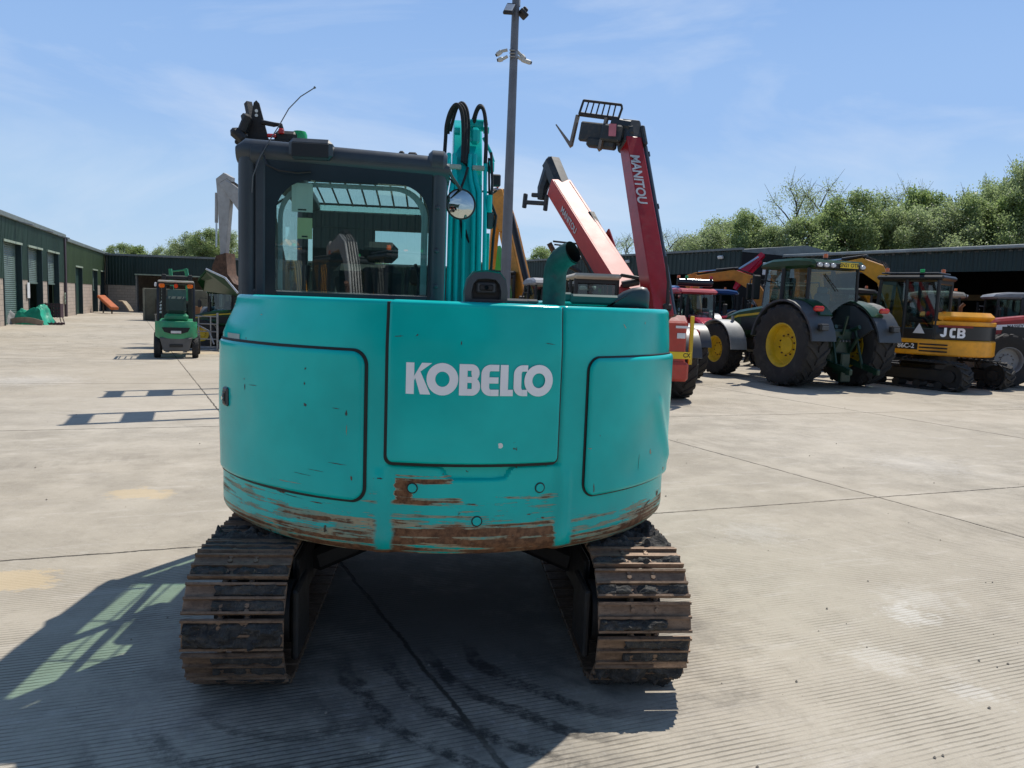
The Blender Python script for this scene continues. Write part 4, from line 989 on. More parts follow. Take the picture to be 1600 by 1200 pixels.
# ---- things on the deck
def build_deck():
    # rear camera housing
    g = MB(); Z = 1.75
    arch = [(-.095, 0), (-.097, .05), (-.085, .105), (-.06, .135), (0, .142), (.06, .135), (.085, .105), (.097, .05), (.095, 0)]
    def hood(u, v):
        i = u * (len(arch) - 1); a = int(min(i, len(arch) - 2)); f = i - a; x = arch[a][0] * (1 - f) + arch[a + 1][0] * f; z = arch[a][1] * (1 - f) + arch[a + 1][1] * f
        t = v; s = (1 - .05 * (1 - t) ** 4 - .75 * max(0, t - .35) ** 2)
        return (x * s, -.10 + .30 * t, z * (1 - .85 * max(0, t - .3) ** 1.6))
    Mh = Matrix.Translation((.13, -1.12, Z - .002))
    g.grid(hood, 25, 12, M=Mh); inner = [(x * .66, z * .62 + .018) for x, z in arch]
    n = len(arch); fr = [(x * .95, -.10, z * .95) for x, z in arch] + [(x, -.105, z) for x, z in inner] + [(x * .92, -.07, z * .95) for x, z in inner]
    g.add(fr, [[i, i + 1, n + i + 1, n + i] for i in range(n - 1)] + [[n - 1, 0, n, 2 * n - 1]] + [[n + i, n + i + 1, 2 * n + i + 1, 2 * n + i] for i in range(n - 1)], M=Mh)
    cam_h = g.build('camera_housing', M_HOOD, EX, ang=50)
    g = MB(); g.box((.13, -1.185, Z + .055), (.13, .01, .10)); g.box((.13, -1.20, Z + .065), (.085, .03, .045), 1, .006); g.box((.13, -1.217, Z + .065), (.058, .01, .026), 0, .004)
    g.cyl((.13, -1.222, Z + .065), (.13, -1.226, Z + .065), .009, n=14, m=2); g.box((.13, -1.19, Z - .005), (.16, .12, .018), 0, .004)
    g.build('rear_camera', [M_BLACK, M_HOOD, M_FRIT], cam_h)
    # exhaust stack
    g = MB(); path = [(.525, -.52, 1.70), (.525, -.52, 1.90), (.528, -.525, 1.935), (.535, -.54, 1.965), (.55, -.56, 1.99), (.575, -.585, 2.01), (.60, -.61, 2.022)]
    g.tube(path, .060, 28, cap=False); t_ = Vector((.025, -.025, .012)).normalized()
    g.tube([Vector(path[-1]) + t_ * .003, Vector(path[-3]), Vector(path[-5]), Vector((.525, -.52, 1.8))], [.0565, .0565, .056, .056], 28, m=1, cap=False); g.cyl((.525, -.52, 1.81), (.525, -.52, 1.82), .055, n=20, m=1)
    tm = NT('exhaust_paint'); nn = tm.noise(9, 6, .65); c = tm.mix(tm.ss(nn, .35, .65), (.008, .06, .052), (.025, .10, .085)); c = tm.mix(tm.ss(tm.noise(14, 6, .7), .56, .70), c, (.06, .065, .06))
    tm.set(Base_Color=c, Roughness=.6); tm.bump(nn, .3, .004)
    g.build('exhaust_pipe', [tm.mat, M_GASK], EX, ang=50)
    # right-hand mirror shell and its bar
    g = MB(); g.box((.80, -.30, 1.79), (.30, .05, .055), bev=.012); g.box((.63, -.28, 1.80), (.06, .05, .05), bev=.01); rail = g.build('mirror_bar', mat('bar_green', (.03, .12, .11), .5), EX)
    def shell(u, v):
        a = PI * u; w = .105; x = -w * math.cos(a); top = math.sin(a) ** .75 * (.118 - .05 * math.cos(a) * -1 * .55)
        return (x, .03 * math.cos(v * PI) , top * (1 - .22 * (2 * v - 1) ** 2))
    pr = [(-.125, 0), (-.12, .02), (-.085, .055), (-.04, .088), (.01, .110), (.06, .118), (.09, .112), (.105, .09), (.108, .05), (.105, .0)]
    g = MB(); g.prism(pr, -.05, .05, 'y', bev=.022, M=Matrix.Translation((.985, -.30, 1.752)) @ Matrix.Rotation(R(-12), 4, 'Z')); g.build('mirror_shell', M_HOOD, EX, ang=60)
    # hatch, caps, rails in front of the deck edge
    g = MB(); g.box((.75, .0, 1.76), (.5, .5, .03), bev=.01); g.build('engine_hood', M_TEAL2, EX)
    g = MB(); g.box((.33, -.45, 1.762), (.14, .10, .03), bev=.01); g.box((.33, -.2, 1.765), (.3, .12, .03), bev=.01); g.build('hatch', M_HOOD, EX)
build_deck()

# ---- boom, arm, bucket
def build_boom():
    X = .10
    b = MB()
    side = [(.62, 1.25), (.78, 1.10), (.92, 1.22), (1.12, 1.9), (1.38, 2.55), (1.62, 2.86), (1.95, 3.02), (3.2, 3.02), (3.32, 2.92), (3.30, 2.80), (1.95, 2.76), (1.78, 2.70)]
    rear = [(.62, 1.25), (.74, 1.75), (.92, 2.35), (1.12, 2.78), (1.30, 3.0), (1.55, 3.14), (2.0, 3.16), (3.2, 3.06), (3.34, 2.95), (3.30, 2.82), (2.1, 2.80), (1.75, 2.68), (1.5, 2.4), (1.25, 1.9), (1.02, 1.25), (.90, 1.08), (.74, 1.08)]
    b.prism(rear, X - .105, X + .105, 'x', bev=.008)
    boom = b.build('boom', M_TEAL2, EX, ang=40)
    def rear_pt(z):
        for i in range(6):
            (y0, z0), (y1, z1) = rear[i], rear[i + 1]
            if z0 <= z <= z1: return y0 + (y1 - y0) * (z - z0) / (z1 - z0)
        return 1.55
    # steel pipes up the back of the boom
    for dx, ztop, jog, r in ((-.155, 2.80, .02, .017), (-.115, 2.80, .02, .017), (-.07, 2.78, -.02, .016), (-.02, 2.3, 0, .013), (.045, 2.80, -.03, .017), (.085, 2.80, -.035, .017), (.125, 2.74, 0, .014)):
        p = MB(); pts = []
        for z in (1.3, 1.55, 1.8, 2.05, 2.3, 2.45, 2.52, 2.60, 2.68, 2.74, ztop):
            if z > ztop: continue
            k = sstep(z, 2.50, 2.66)
            pts.append((X + dx + jog * k, rear_pt(z) - .028, z))
        p.tube(pts, r, 10); p.build('boom_pipe', M_TEAL2, boom)
    for dx, w in ((-.112, .13), (.075, .085)):
        p = MB(); p.box((X + dx, rear_pt(2.7) - .045, 2.70), (w, .03, .035), bev=.006); p.build('pipe_clamp', mat('clamp_cream', (.42, .44, .36), .5), boom)
    # hoses looping over the top
    def hose(pts, r=.013):
        P_ = [Vector(q) for q in pts]; P_ = [P_[0]] + P_ + [P_[-1]]; pts = []
        for i in range(1, len(P_) - 2):
            for k in range(4):
                t = k / 4; a0, a1, a2, a3 = P_[i - 1:i + 3]; pts.append(.5 * (2 * a1 + (a2 - a0) * t + (2 * a0 - 5 * a1 + 4 * a2 - a3) * t * t + (3 * a1 - a0 - 3 * a2 + a3) * t ** 3))
        pts.append(P_[-1])
        p = MB(); p.tube([(X + a_ * 1.08, b_, c_ + max(0, c_ - 2.74) * .62) for a_, b_, c_ in pts], r, 10); p.build('boom_hose', M_RUB, boom)
    hose([(-.155, 1.2, 2.78), (-.150, 1.2, 2.86), (-.147, 1.18, 2.91), (-.125, 1.16, 2.965), (-.09, 1.14, 2.995), (-.058, 1.13, 2.98), (-.04, 1.12, 2.93), (-.033, 1.10, 2.84), (-.035, 1.06, 2.74)], .014)
    hose([(-.135, 1.24, 2.88), (-.13, 1.22, 2.93), (-.10, 1.2, 2.985), (-.065, 1.19, 3.005), (-.033, 1.17, 2.98), (-.018, 1.15, 2.92), (-.015, 1.1, 2.83), (-.020, 1.06, 2.73)], .013)
    hose([(-.12, 1.3, 2.9), (-.085, 1.26, 2.99), (-.05, 1.24, 3.02), (-.015, 1.2, 2.99), (.0, 1.17, 2.92), (.0, 1.13, 2.82), (-.005, 1.07, 2.72)], .012)
    hose([(.035, 1.22, 2.90), (.045, 1.2, 2.96), (.068, 1.18, 2.995), (.095, 1.16, 2.985), (.112, 1.14, 2.93), (.118, 1.1, 2.84), (.115, 1.06, 2.74)], .014)
    hose([(.02, 1.26, 2.92), (.05, 1.24, 2.99), (.075, 1.22, 3.01), (.10, 1.2, 2.99), (.12, 1.17, 2.92)], .012)
    p = MB(); p.cyl((X + .0, 1.24, 3.04), (X + .11, 1.24, 3.04), .042, n=16); p.cyl((X + .11, 1.2, 3.0), (X + .15, 1.2, 3.0), .024, n=12); p.box((X + .05, 1.18, 2.95), (.07, .06, .12), bev=.02); p.cyl((X - .1, 1.18, 2.98), (X - .06, 1.18, 2.98), .03, n=10); p.build('boom_pin', M_TEAL2, boom)
    p = MB(); p.tube([(X - .02, .83, 1.78), (X - .015, .86, 2.0), (X - .03, .88, 2.2), (X - .06, .95, 2.5), (X - .02, 1.0, 2.62), (X + .0, 1.03, 2.7)], .009, 8)
    p.tube([(X + .06, .80, 1.78), (X + .055, .84, 2.0), (X + .02, .87, 2.15), (X - .01, .88, 2.25)], .009, 8); p.build('boom_hose', M_RUB, boom)
    p = MB(); p.tube([(X - .30, .9, 2.66), (X - .24, .95, 2.70), (X - .2, 1.0, 2.69), (X - .14, 1.05, 2.70)], .006, 6); p.tube([(X - .26, .9, 2.64), (X - .18, .93, 2.66), (X - .12, .97, 2.60), (X - .06, 1.0, 2.55)], .006, 6); p.build('cable', M_RUB, boom)
    # side valve, rod and hose on the right of the boom
    for nm, fn in (('side_rod', lambda p: p.cyl((X + .155, .92, 1.4), (X + .155, .97, 2.24), .012, n=10)), ('side_valve', lambda p: p.box((X + .165, .95, 2.33), (.055, .06, .12), 1, .012)), ('side_rod', lambda p: p.cyl((X + .155, .92, 2.38), (X + .155, .92, 2.50), .02, n=10)),
                   ('side_pipe', lambda p: p.tube([(X + .11, 1.13, 2.93), (X + .16, 1.1, 2.83), (X + .185, 1.1, 2.76)], .012, 8)), ('side_valve', lambda p: p.box((X + .165, 1.08, 2.72), (.05, .05, .09), 0, .015))):
        p = MB(); fn(p); p.build(nm, [M_TEAL2, M_HOOD], boom)
    p = MB(); p.tube([(X + .165, 1.08, 2.82), (X + .175, 1.0, 2.6), (X + .17, .96, 2.45), (X + .205, .93, 2.36), (X + .19, .92, 2.2), (X + .175, .92, 1.8), (X + .18, .92, 1.4)], .010, 8)
    p.tube([(X + .15, 1.08, 2.78), (X + .155, 1.0, 2.55), (X + .165, .96, 2.42)], .008, 8); p.build('side_hose', M_RUB, boom)
    p = MB(); p.box((X + .208, 1.1, 2.63), (.065, .05, .085), 0, .008); p.box((X + .208, 1.13, 2.63), (.055, .02, .07), 1, .004); p.tube([(X + .11, 1.1, 2.55), (X + .19, 1.1, 2.54), (X + .215, 1.1, 2.56)], .008, 6); p.build('work_lamp', [M_BLACK, M_CLENS], boom)
    # arm and bucket in front
    a = MB(); a.prism([(3.05, 3.2), (3.35, 3.25), (3.55, 2.9), (3.35, 1.2), (3.2, 1.15), (3.12, 2.6)], X - .09, X + .09, 'x', bev=.01); a.build('arm', M_TEAL2, EX)
    a = MB(); a.prism([(3.15, 1.3), (3.4, 1.25), (3.45, .9), (3.3, .35), (2.85, .25), (2.6, .45), (2.75, .5), (3.0, .6), (3.05, 1.0)], X - .28, X + .28, 'x', bev=.01); a.build('bucket', M_DARK, EX)
    a = MB(); a.cyl((X, 1.05, 1.1), (X, 1.9, 2.4), .055); a.cyl((X, 1.9, 2.4), (X, 2.2, 2.85), .035, m=1); a.cyl((X, 2.1, 3.02), (X, 3.0, 3.12), .05); a.build('ram', [M_TEAL2, M_CHROME], EX)
build_boom()

# ---- undercarriage
def build_tracks():
    g = MB()
    g.box((0, .1, .47), (.62, .8, .16), bev=.04); g.cyl((0, 0, .48), (0, 0, .62), .46, n=40); g.cyl((0, 0, .56), (0, 0, .655), .38, n=40)
    for sx in (-1, 1):
        for sy in (-1, 1):
            g.box((sx * .50, .1 + sy * .36, .40), (.56, .18, .13), bev=.03, rot=(0, sx * 16, sx * sy * 24))
    g.box((0, -.1, .645), (1.5, 1.5, .02))
    g.build('undercarriage', M_DARK, EX)
    g = MB(); g.prism([(-.80, .66), (-.42, .66), (-.40, .60), (-.5, .575), (-.72, .50), (-.80, .38)], -.55, -.49, 'y', bev=.006); g.build('swing_bracket', M_DARK, EX); g = MB()
    g.prism([(.80, .66), (.36, .66), (.36, .60), (.46, .575), (.72, .50), (.80, .38)], -.55, -.49, 'y', bev=.006)
    g.build('swing_bracket', M_DARK, EX)
    for x in (-.36, .36): g = MB(); g.box((x, -.78, .645), (.16, .10, .05), bev=.015); g.build('lifting_eye', M_DARK, EX)
    rnd = random.Random(4)
    Rr, cy, zc = .288, 1.04, .311
    N = 41; per = 4 * cy + 2 * PI * Rr; pitch = per / N
    def path(s):
        s %= per
        if s < 2 * cy: return Vector((0, -cy + s, zc + Rr)), Vector((0, 1, 0))     # top run, forwards
        s -= 2 * cy
        if s < PI * Rr: a = PI / 2 - s / Rr; return Vector((0, cy + Rr * math.cos(a), zc + Rr * math.sin(a))), Vector((0, math.sin(a), -math.cos(a)))
        s -= PI * Rr
        if s < 2 * cy: return Vector((0, cy - s, zc - Rr)), Vector((0, -1, 0))
        s -= 2 * cy; a = -PI / 2 - s / Rr; return Vector((0, -cy + Rr * math.cos(a), zc + Rr * math.sin(a))), Vector((0, math.sin(a), -math.cos(a)))
    # shoe prototypes: plate with three bars, some caked with mud
    protos = []
    for k in range(7):
        m = MB(); w = .42
        pl = pitch * .90
        m.box((0, 0, 0), (w, pl, .012), 0, .003)
        # bent trailing lip and three grouser bars
        for yy, hh in ((-pl * .46, .020), (0.0, .022), (pl * .46, .020)):
            m.prism([(yy - .0075, .004), (yy + .0075, .004), (yy + .005, hh), (yy - .005, hh)], -w / 2, w / 2, 'x', 0)
        for xx in (-.055, .055):
            for yy in (-.052, .052): m.cyl((xx, yy, .004), (xx, yy, .013), .010, n=6)
            m.box((xx, 0, -.028), (.022, pitch * .98, .05), 0, .006)
            for yy in (-.03, .03): m.cyl((xx, yy, .006), (xx, yy, .014), .011, n=6)
        if k != 2:
            # rough mud fill between the bars
            for (y0, y1) in (((-pl * .46, pl * .40),) if k in (3, 6) else ((-pl * .44, -.008), (.008, pl * .44))):
                if k in (1, 5) and y0 > 0: continue
                amp = (.006, .018, 0, .026, .012, .020, .034)[k]; ph = rnd.uniform(0, 9)
                xa, xb = (-w / 2 + .004, w / 2 - .004)
                if k == 4: xa = -.09
                if k == 5: xb = .10
                def mud(u, v, y0=y0, y1=y1, amp=amp, ph=ph, xa=xa, xb=xb):
                    from mathutils import noise as mn
                    x = xa + (xb - xa) * u; y = y0 + (y1 - y0) * v
                    jg = .9 * mn.noise(Vector((x * 55 + ph, y * 55, ph * 2))); e = max(0, min(1, min(u, 1 - u) * 22 + .5 + jg)) * max(0, min(1, min(v, 1 - v) * 5 + .25 + jg * .8)) * (1 if 0 < u < 1 and 0 < v < 1 else 0)
                    h = amp * (.75 + 1.3 * mn.fractal(Vector((x * 17 + ph, y * 22, ph)), 1.0, 2.0, 4)) + .010
                    return (x + .010 * mn.noise(Vector((x * 40, y * 40, ph))), y, .002 + max(.001, h) * e)
                m.grid(mud, 60, 12, 1)
        protos.append(m.mesh('track_shoe', [M_SHOE, M_MUD], 30))
    for side in (-1, 1):
        cx = side * .885 - .012
        fr = MB()
        fr.box((cx, 0, .34), (.20, 1.75, .20), bev=.03); fr.box((cx, 0, .30), (.30, 1.5, .10), bev=.02)
        fr.box((cx - side * .17, 0, .36), (.03, 1.7, .26), bev=.01); fr.box((cx - side * .225, -1.02, .29), (.03, .30, .32), bev=.01)
        for y in (-.8, -.48, -.16, .16, .48, .8): fr.cyl((cx - .09, y, .115), (cx + .09, y, .115), .085, n=18)
        for y in (-.4, .4): fr.cyl((cx - .07, y, .53), (cx + .07, y, .575), .055, n=16)
        tr = fr.build('track_frame', M_DARK, EX)
        sp = MB(); pts = []
        for i in range(42): a = 2 * PI * i / 42; r_ = .238 if i % 2 else .212; pts.append((-cy + r_ * math.cos(a), zc + r_ * math.sin(a)))
        sp.prism(pts, cx - .03, cx + .03, 'x'); sp.cyl((cx - side * .20, -cy, zc), (cx + side * .12, -cy, zc), .14, n=24); sp.build('drive_sprocket', M_DARK, tr)
        sp = MB(); sp.lathe([(.10, -.10), (.225, -.085), (.238, -.05), (.238, .05), (.225, .085), (.10, .10)], 36, 'x', M=Matrix.Translation((cx, cy, zc))); sp.build('idler', M_DARK, tr)
        lk = MB()
        for i in range(N):
            p, t_ = path(i * pitch + pitch * .5); nrm = Vector((0, -t_.z, t_.y)) if True else None
            for xx in (-.055, .055):
                lk.cyl(p + Vector((cx + xx - .015, 0, 0)) - nrm * .035, p + Vector((cx + xx + .015, 0, 0)) - nrm * .035, .028, n=8)
        tag(lk.build('track_chain', M_DARK, tr))
        for i in range(N):
            s0 = i * pitch + (0 if side < 0 else pitch * .45)
            p, t_ = path(s0); nrm = Vector((0, -t_.z, t_.y))
            Mx = Matrix(((1, 0, 0, p.x + cx), (0, t_.y, nrm.y, p.y), (0, t_.z, nrm.z, p.z), (0, 0, 0, 1)))
            k = rnd.choice([0, 1, 2, 3, 4, 5, 6, 3, 1, 4, 6, 3]) if not (side > 0 and p.y < -.9 and p.z > .42) else rnd.choice([3, 6, 1])
            o = bpy.data.objects.new('track_shoe', protos[k]); link(o, tr); o.matrix_local = Mx
build_tracks()

# chips, gouges and scuffs in the paint, each at its own spot (angle, height, width, height, slant)
def chips():
    rnd = random.Random(5)
    MC = mat('bare_chip', (.055, .05, .045), .7, var=.3, scale=30); MR = mat('rusty_chip', (.16, .065, .03), .8, var=.3, scale=30); MP = mat('primer_chip', (.40, .34, .22), .7, var=.2, scale=30)
    L = [(-47.5, 1.36, .012, .006, 0, MC), (-47.4, 1.325, .012, .030, .2, MC), (-44.5, 1.338, .09, .003, .03, MC), (-29.3, 1.44, .012, .012, .5, MC), (-29.5, 1.375, .008, .016, 0, MC), (-29.3, 1.283, .020, .018, 0, MC), (-22.5, 1.279, .038, .004, -.03, MC), (-20.3, 1.262, .010, .034, 0, MC),
         (-20.2, 1.19, .004, .045, .1, MP), (-16.6, 1.265, .010, .04, .05, MP), (-22, 1.04, .10, .004, -.06, MC), (-27, 1.0, .12, .003, -.05, MC), (-19.0, .985, .012, .024, 0, MR), (-30, .975, .10, .003, -.04, MC), (-12.9, 1.55, .0, .0, 0, MC),
         (-10.2, 1.60, .045, .004, .12, MC), (-6.9, 1.607, .014, .008, .6, MC), (1.2, 1.58, .006, .022, .1, MC), (18.4, 1.585, .05, .004, -.12, MC), (-13.6, .99, .03, .008, 0, MC), (-36, .87, .06, .008, -.05, MR), (-33, .862, .14, .004, -.05, MC), (-27, .852, .08, .006, -.03, MR),
         (38.3, 1.665, .030, .010, -.8, MP), (46.0, 1.682, .008, .014, 0, MP), (44.5, 1.02, .004, .10, .15, MC), (50, 1.045, .025, .03, 0, MP), (58, .93, .03, .02, 0, MP), (31, 1.17, .006, .006, 0, MC), (60.5, 1.26, .006, .006, 0, MC), (30.0, .93, .008, .05, .05, MR), (28.5, 1.115, .03, .006, -.1, MP), (57.5, .80, .035, .032, .2, MR), (51, .775, .09, .014, .25, MR), (44, .752, .11, .012, .25, MP),
         (-44, 1.66, .018, .006, 0, MP), (-24, .80, .12, .006, -.02, MP), (10, 1.045, .006, .008, 0, MR), (13, 1.044, .010, .005, 0, MR), (19.3, 1.05, .006, .02, 0, MR), (4.0, .885, .05, .006, 0, MR), (16, .83, .03, .006, 0, MR), (19, .81, .02, .010, 0, MR)]
    k = R(1) * HR
    for th, z, w, h, sl, m_ in L:
        if w <= 0: continue
        n = 18; pts = []
        on_door = (-67 < th < -17.2 and .89 < z < 1.52) or (28.2 < th < 75 and .90 < z < 1.52); on_cov = -12.2 < th < 21.1 and z > 1.066
        off = (.0226 if th > 25 else .0176) if (on_door or on_cov) else .0008
        for i in range(n):
            a = 2 * PI * i / n; q = rnd.uniform(.45, 1.15); x = math.cos(a) * w / 2 * q; y = math.sin(a) * h / 2 * q + x * sl
            t = th + x / k; zz = z + y
            base = rear_profile_soft(t, zz) if (on_door or on_cov) else rear_profile(t, zz)
            dd = 0
            if on_door and th > 0: dd = rdent(t, zz)
            if on_door and th < 0: dd = ldent(t, zz)
            pts.append(surf(t, zz, off + base + dd))
        g = MB(); c = sum(pts, Vector()) / n; g.add([tuple(c)] + [tuple(p) for p in pts], [[0, i + 1, (i + 1) % n + 1] for i in range(n)])
        g.build('paint_chip', m_, ldoor if (on_door and th < 0) else rdoor if on_door else cover if on_cov else EX, ang=0)
chips()
# ------------------------------------------------------------------ machine kit
def frame(p0, p1, side=None):
    """matrix at p0: +y runs to p1, +x level, +z the upper side"""
    p0 = Vector(p0); p1 = Vector(p1); y = (p1 - p0).normalized()
    x = Vector(side).normalized() if side else y.cross(Vector((0, 0, 1))).normalized()
    z = x.cross(y).normalized(); x = y.cross(z)
    return Matrix(((x.x, y.x, z.x, p0.x), (x.y, y.y, z.y, p0.y), (x.z, y.z, z.z, p0.z), (0, 0, 0, 1))), (p1 - p0).length
_wheelcache = {}
def wheel(parent, x, y, Rr, w, rr, rim_m, n=20, hub_m=None, steer=0, bald=False):
    key = (Rr, w, rr, rim_m.name, n)
    if key not in _wheelcache:
        t = MB(); h = w / 2
        t.lathe([(rr, -h * .86), (rr + (Rr - rr) * .35, -h), (Rr * .90, -h * .98), (Rr * .955, -h * .84), (Rr * .965, 0), (Rr * .955, h * .84), (Rr * .90, h * .98), (rr + (Rr - rr) * .35, h), (rr, h * .86)], 40, 'x')
        if not bald:
            for s in (-1, 1):
                for i in range(n):
                    a0 = 2 * PI * (i + (.5 if s > 0 else 0)) / n
                    vs = []; wd = .42 * 2 * PI / n * .5
                    for (xx, sl, rb, rt) in ((-.03, 0, .955, 1.0), (.5, .55, .955, 1.0), (.98, .95, .88, .975)):
                        for (da, r_) in ((-wd * 1.3, rb), (-wd * .8, rt), (wd * .8, rt), (wd * 1.3, rb)):
                            an = a0 + da - sl * 2.2 * 2 * PI / n * .45; vs.append((s * xx * h * .98, r_ * Rr * math.cos(an), r_ * Rr * math.sin(an)))
                    fs = [[k * 4 + j, k * 4 + j + 1, k * 4 + 5 + j, k * 4 + 4 + j] for k in range(2) for j in range(3)] + [[8, 9, 10, 11], [3, 2, 1, 0]]
                    if s < 0: fs = [f[::-1] for f in fs]
                    t.add(vs, fs)
        tm = t.mesh('tyre', M_TYRE, 35)
        r = MB(); d = w * .42
        for sg in (-1, 1):
            pr = [(rr, d), (rr * .96, d * 1.02), (rr * .90, d * .9), (rr * .86, d * .35), (rr * .62, d * .22), (rr * .40, d * .30), (rr * .38, d * .42), (.0001, d * .42)]
            r.lathe([(a, b * sg) for a, b in (pr if sg > 0 else pr)], 36, 'x')
            for i in range(10):
                an = 2 * PI * i / 10; r.cyl((sg * d * .25, rr * .47 * math.cos(an), rr * .47 * math.sin(an)), (sg * d * .40, rr * .47 * math.cos(an), rr * .47 * math.sin(an)), rr * .035, n=6, m=1)
        rm = r.mesh('wheel', [rim_m, hub_m or M_DARK], 40, recalc=False)
        _wheelcache[key] = (tm, rm)
    tm, rm = _wheelcache[key]
    o = link(bpy.data.objects.new('wheel', rm), parent); o.location = (x, y, Rr); o.rotation_euler = (R((x * 37 + y * 11) % 30), 0, R(steer))
    link(bpy.data.objects.new('tyre', tm), o); return o
def arch(g, x0, x1, y, z, r, a0, a1, th=.04, m=0, n=14, drop=0):
    """mudguard: curved strip over a wheel at (y,z)"""
    vs = []
    for rr in (r, r + th):
        for i in range(n):
            a = R(a0 + (a1 - a0) * i / (n - 1))
            for x in (x0, x1): vs.append((x, y + rr * math.cos(a), z + rr * math.sin(a)))
    k = 2 * n; fs = []
    for i in range(n - 1):
        fs += [[i * 2, i * 2 + 1, i * 2 + 3, i * 2 + 2][::-1], [k + i * 2, k + i * 2 + 1, k + i * 2 + 3, k + i * 2 + 2], [i * 2, i * 2 + 2, k + i * 2 + 2, k + i * 2], [i * 2 + 1, k + i * 2 + 1, k + i * 2 + 3, i * 2 + 3]]
    fs += [[0, 1, k + 1, k], [k - 2, 2 * k - 2, 2 * k - 1, k - 1]]
    g.add(vs, fs, m)
def beacon(parent, x, y, z, m_=None, s=1.0):
    g = MB(); g.lathe([(.0001, .13 * s), (.045 * s, .125 * s), (.055 * s, .10 * s), (.058 * s, .03 * s), (.0001, .03 * s)], 14, 'z', M=Matrix.Translation((x, y, z))); g.cyl((x, y, z - .05), (x, y, z + .03 * s), .05 * s, n=12, m=1)
    return g.build('beacon', [m_ or M_AMBER, M_BLACK], parent)

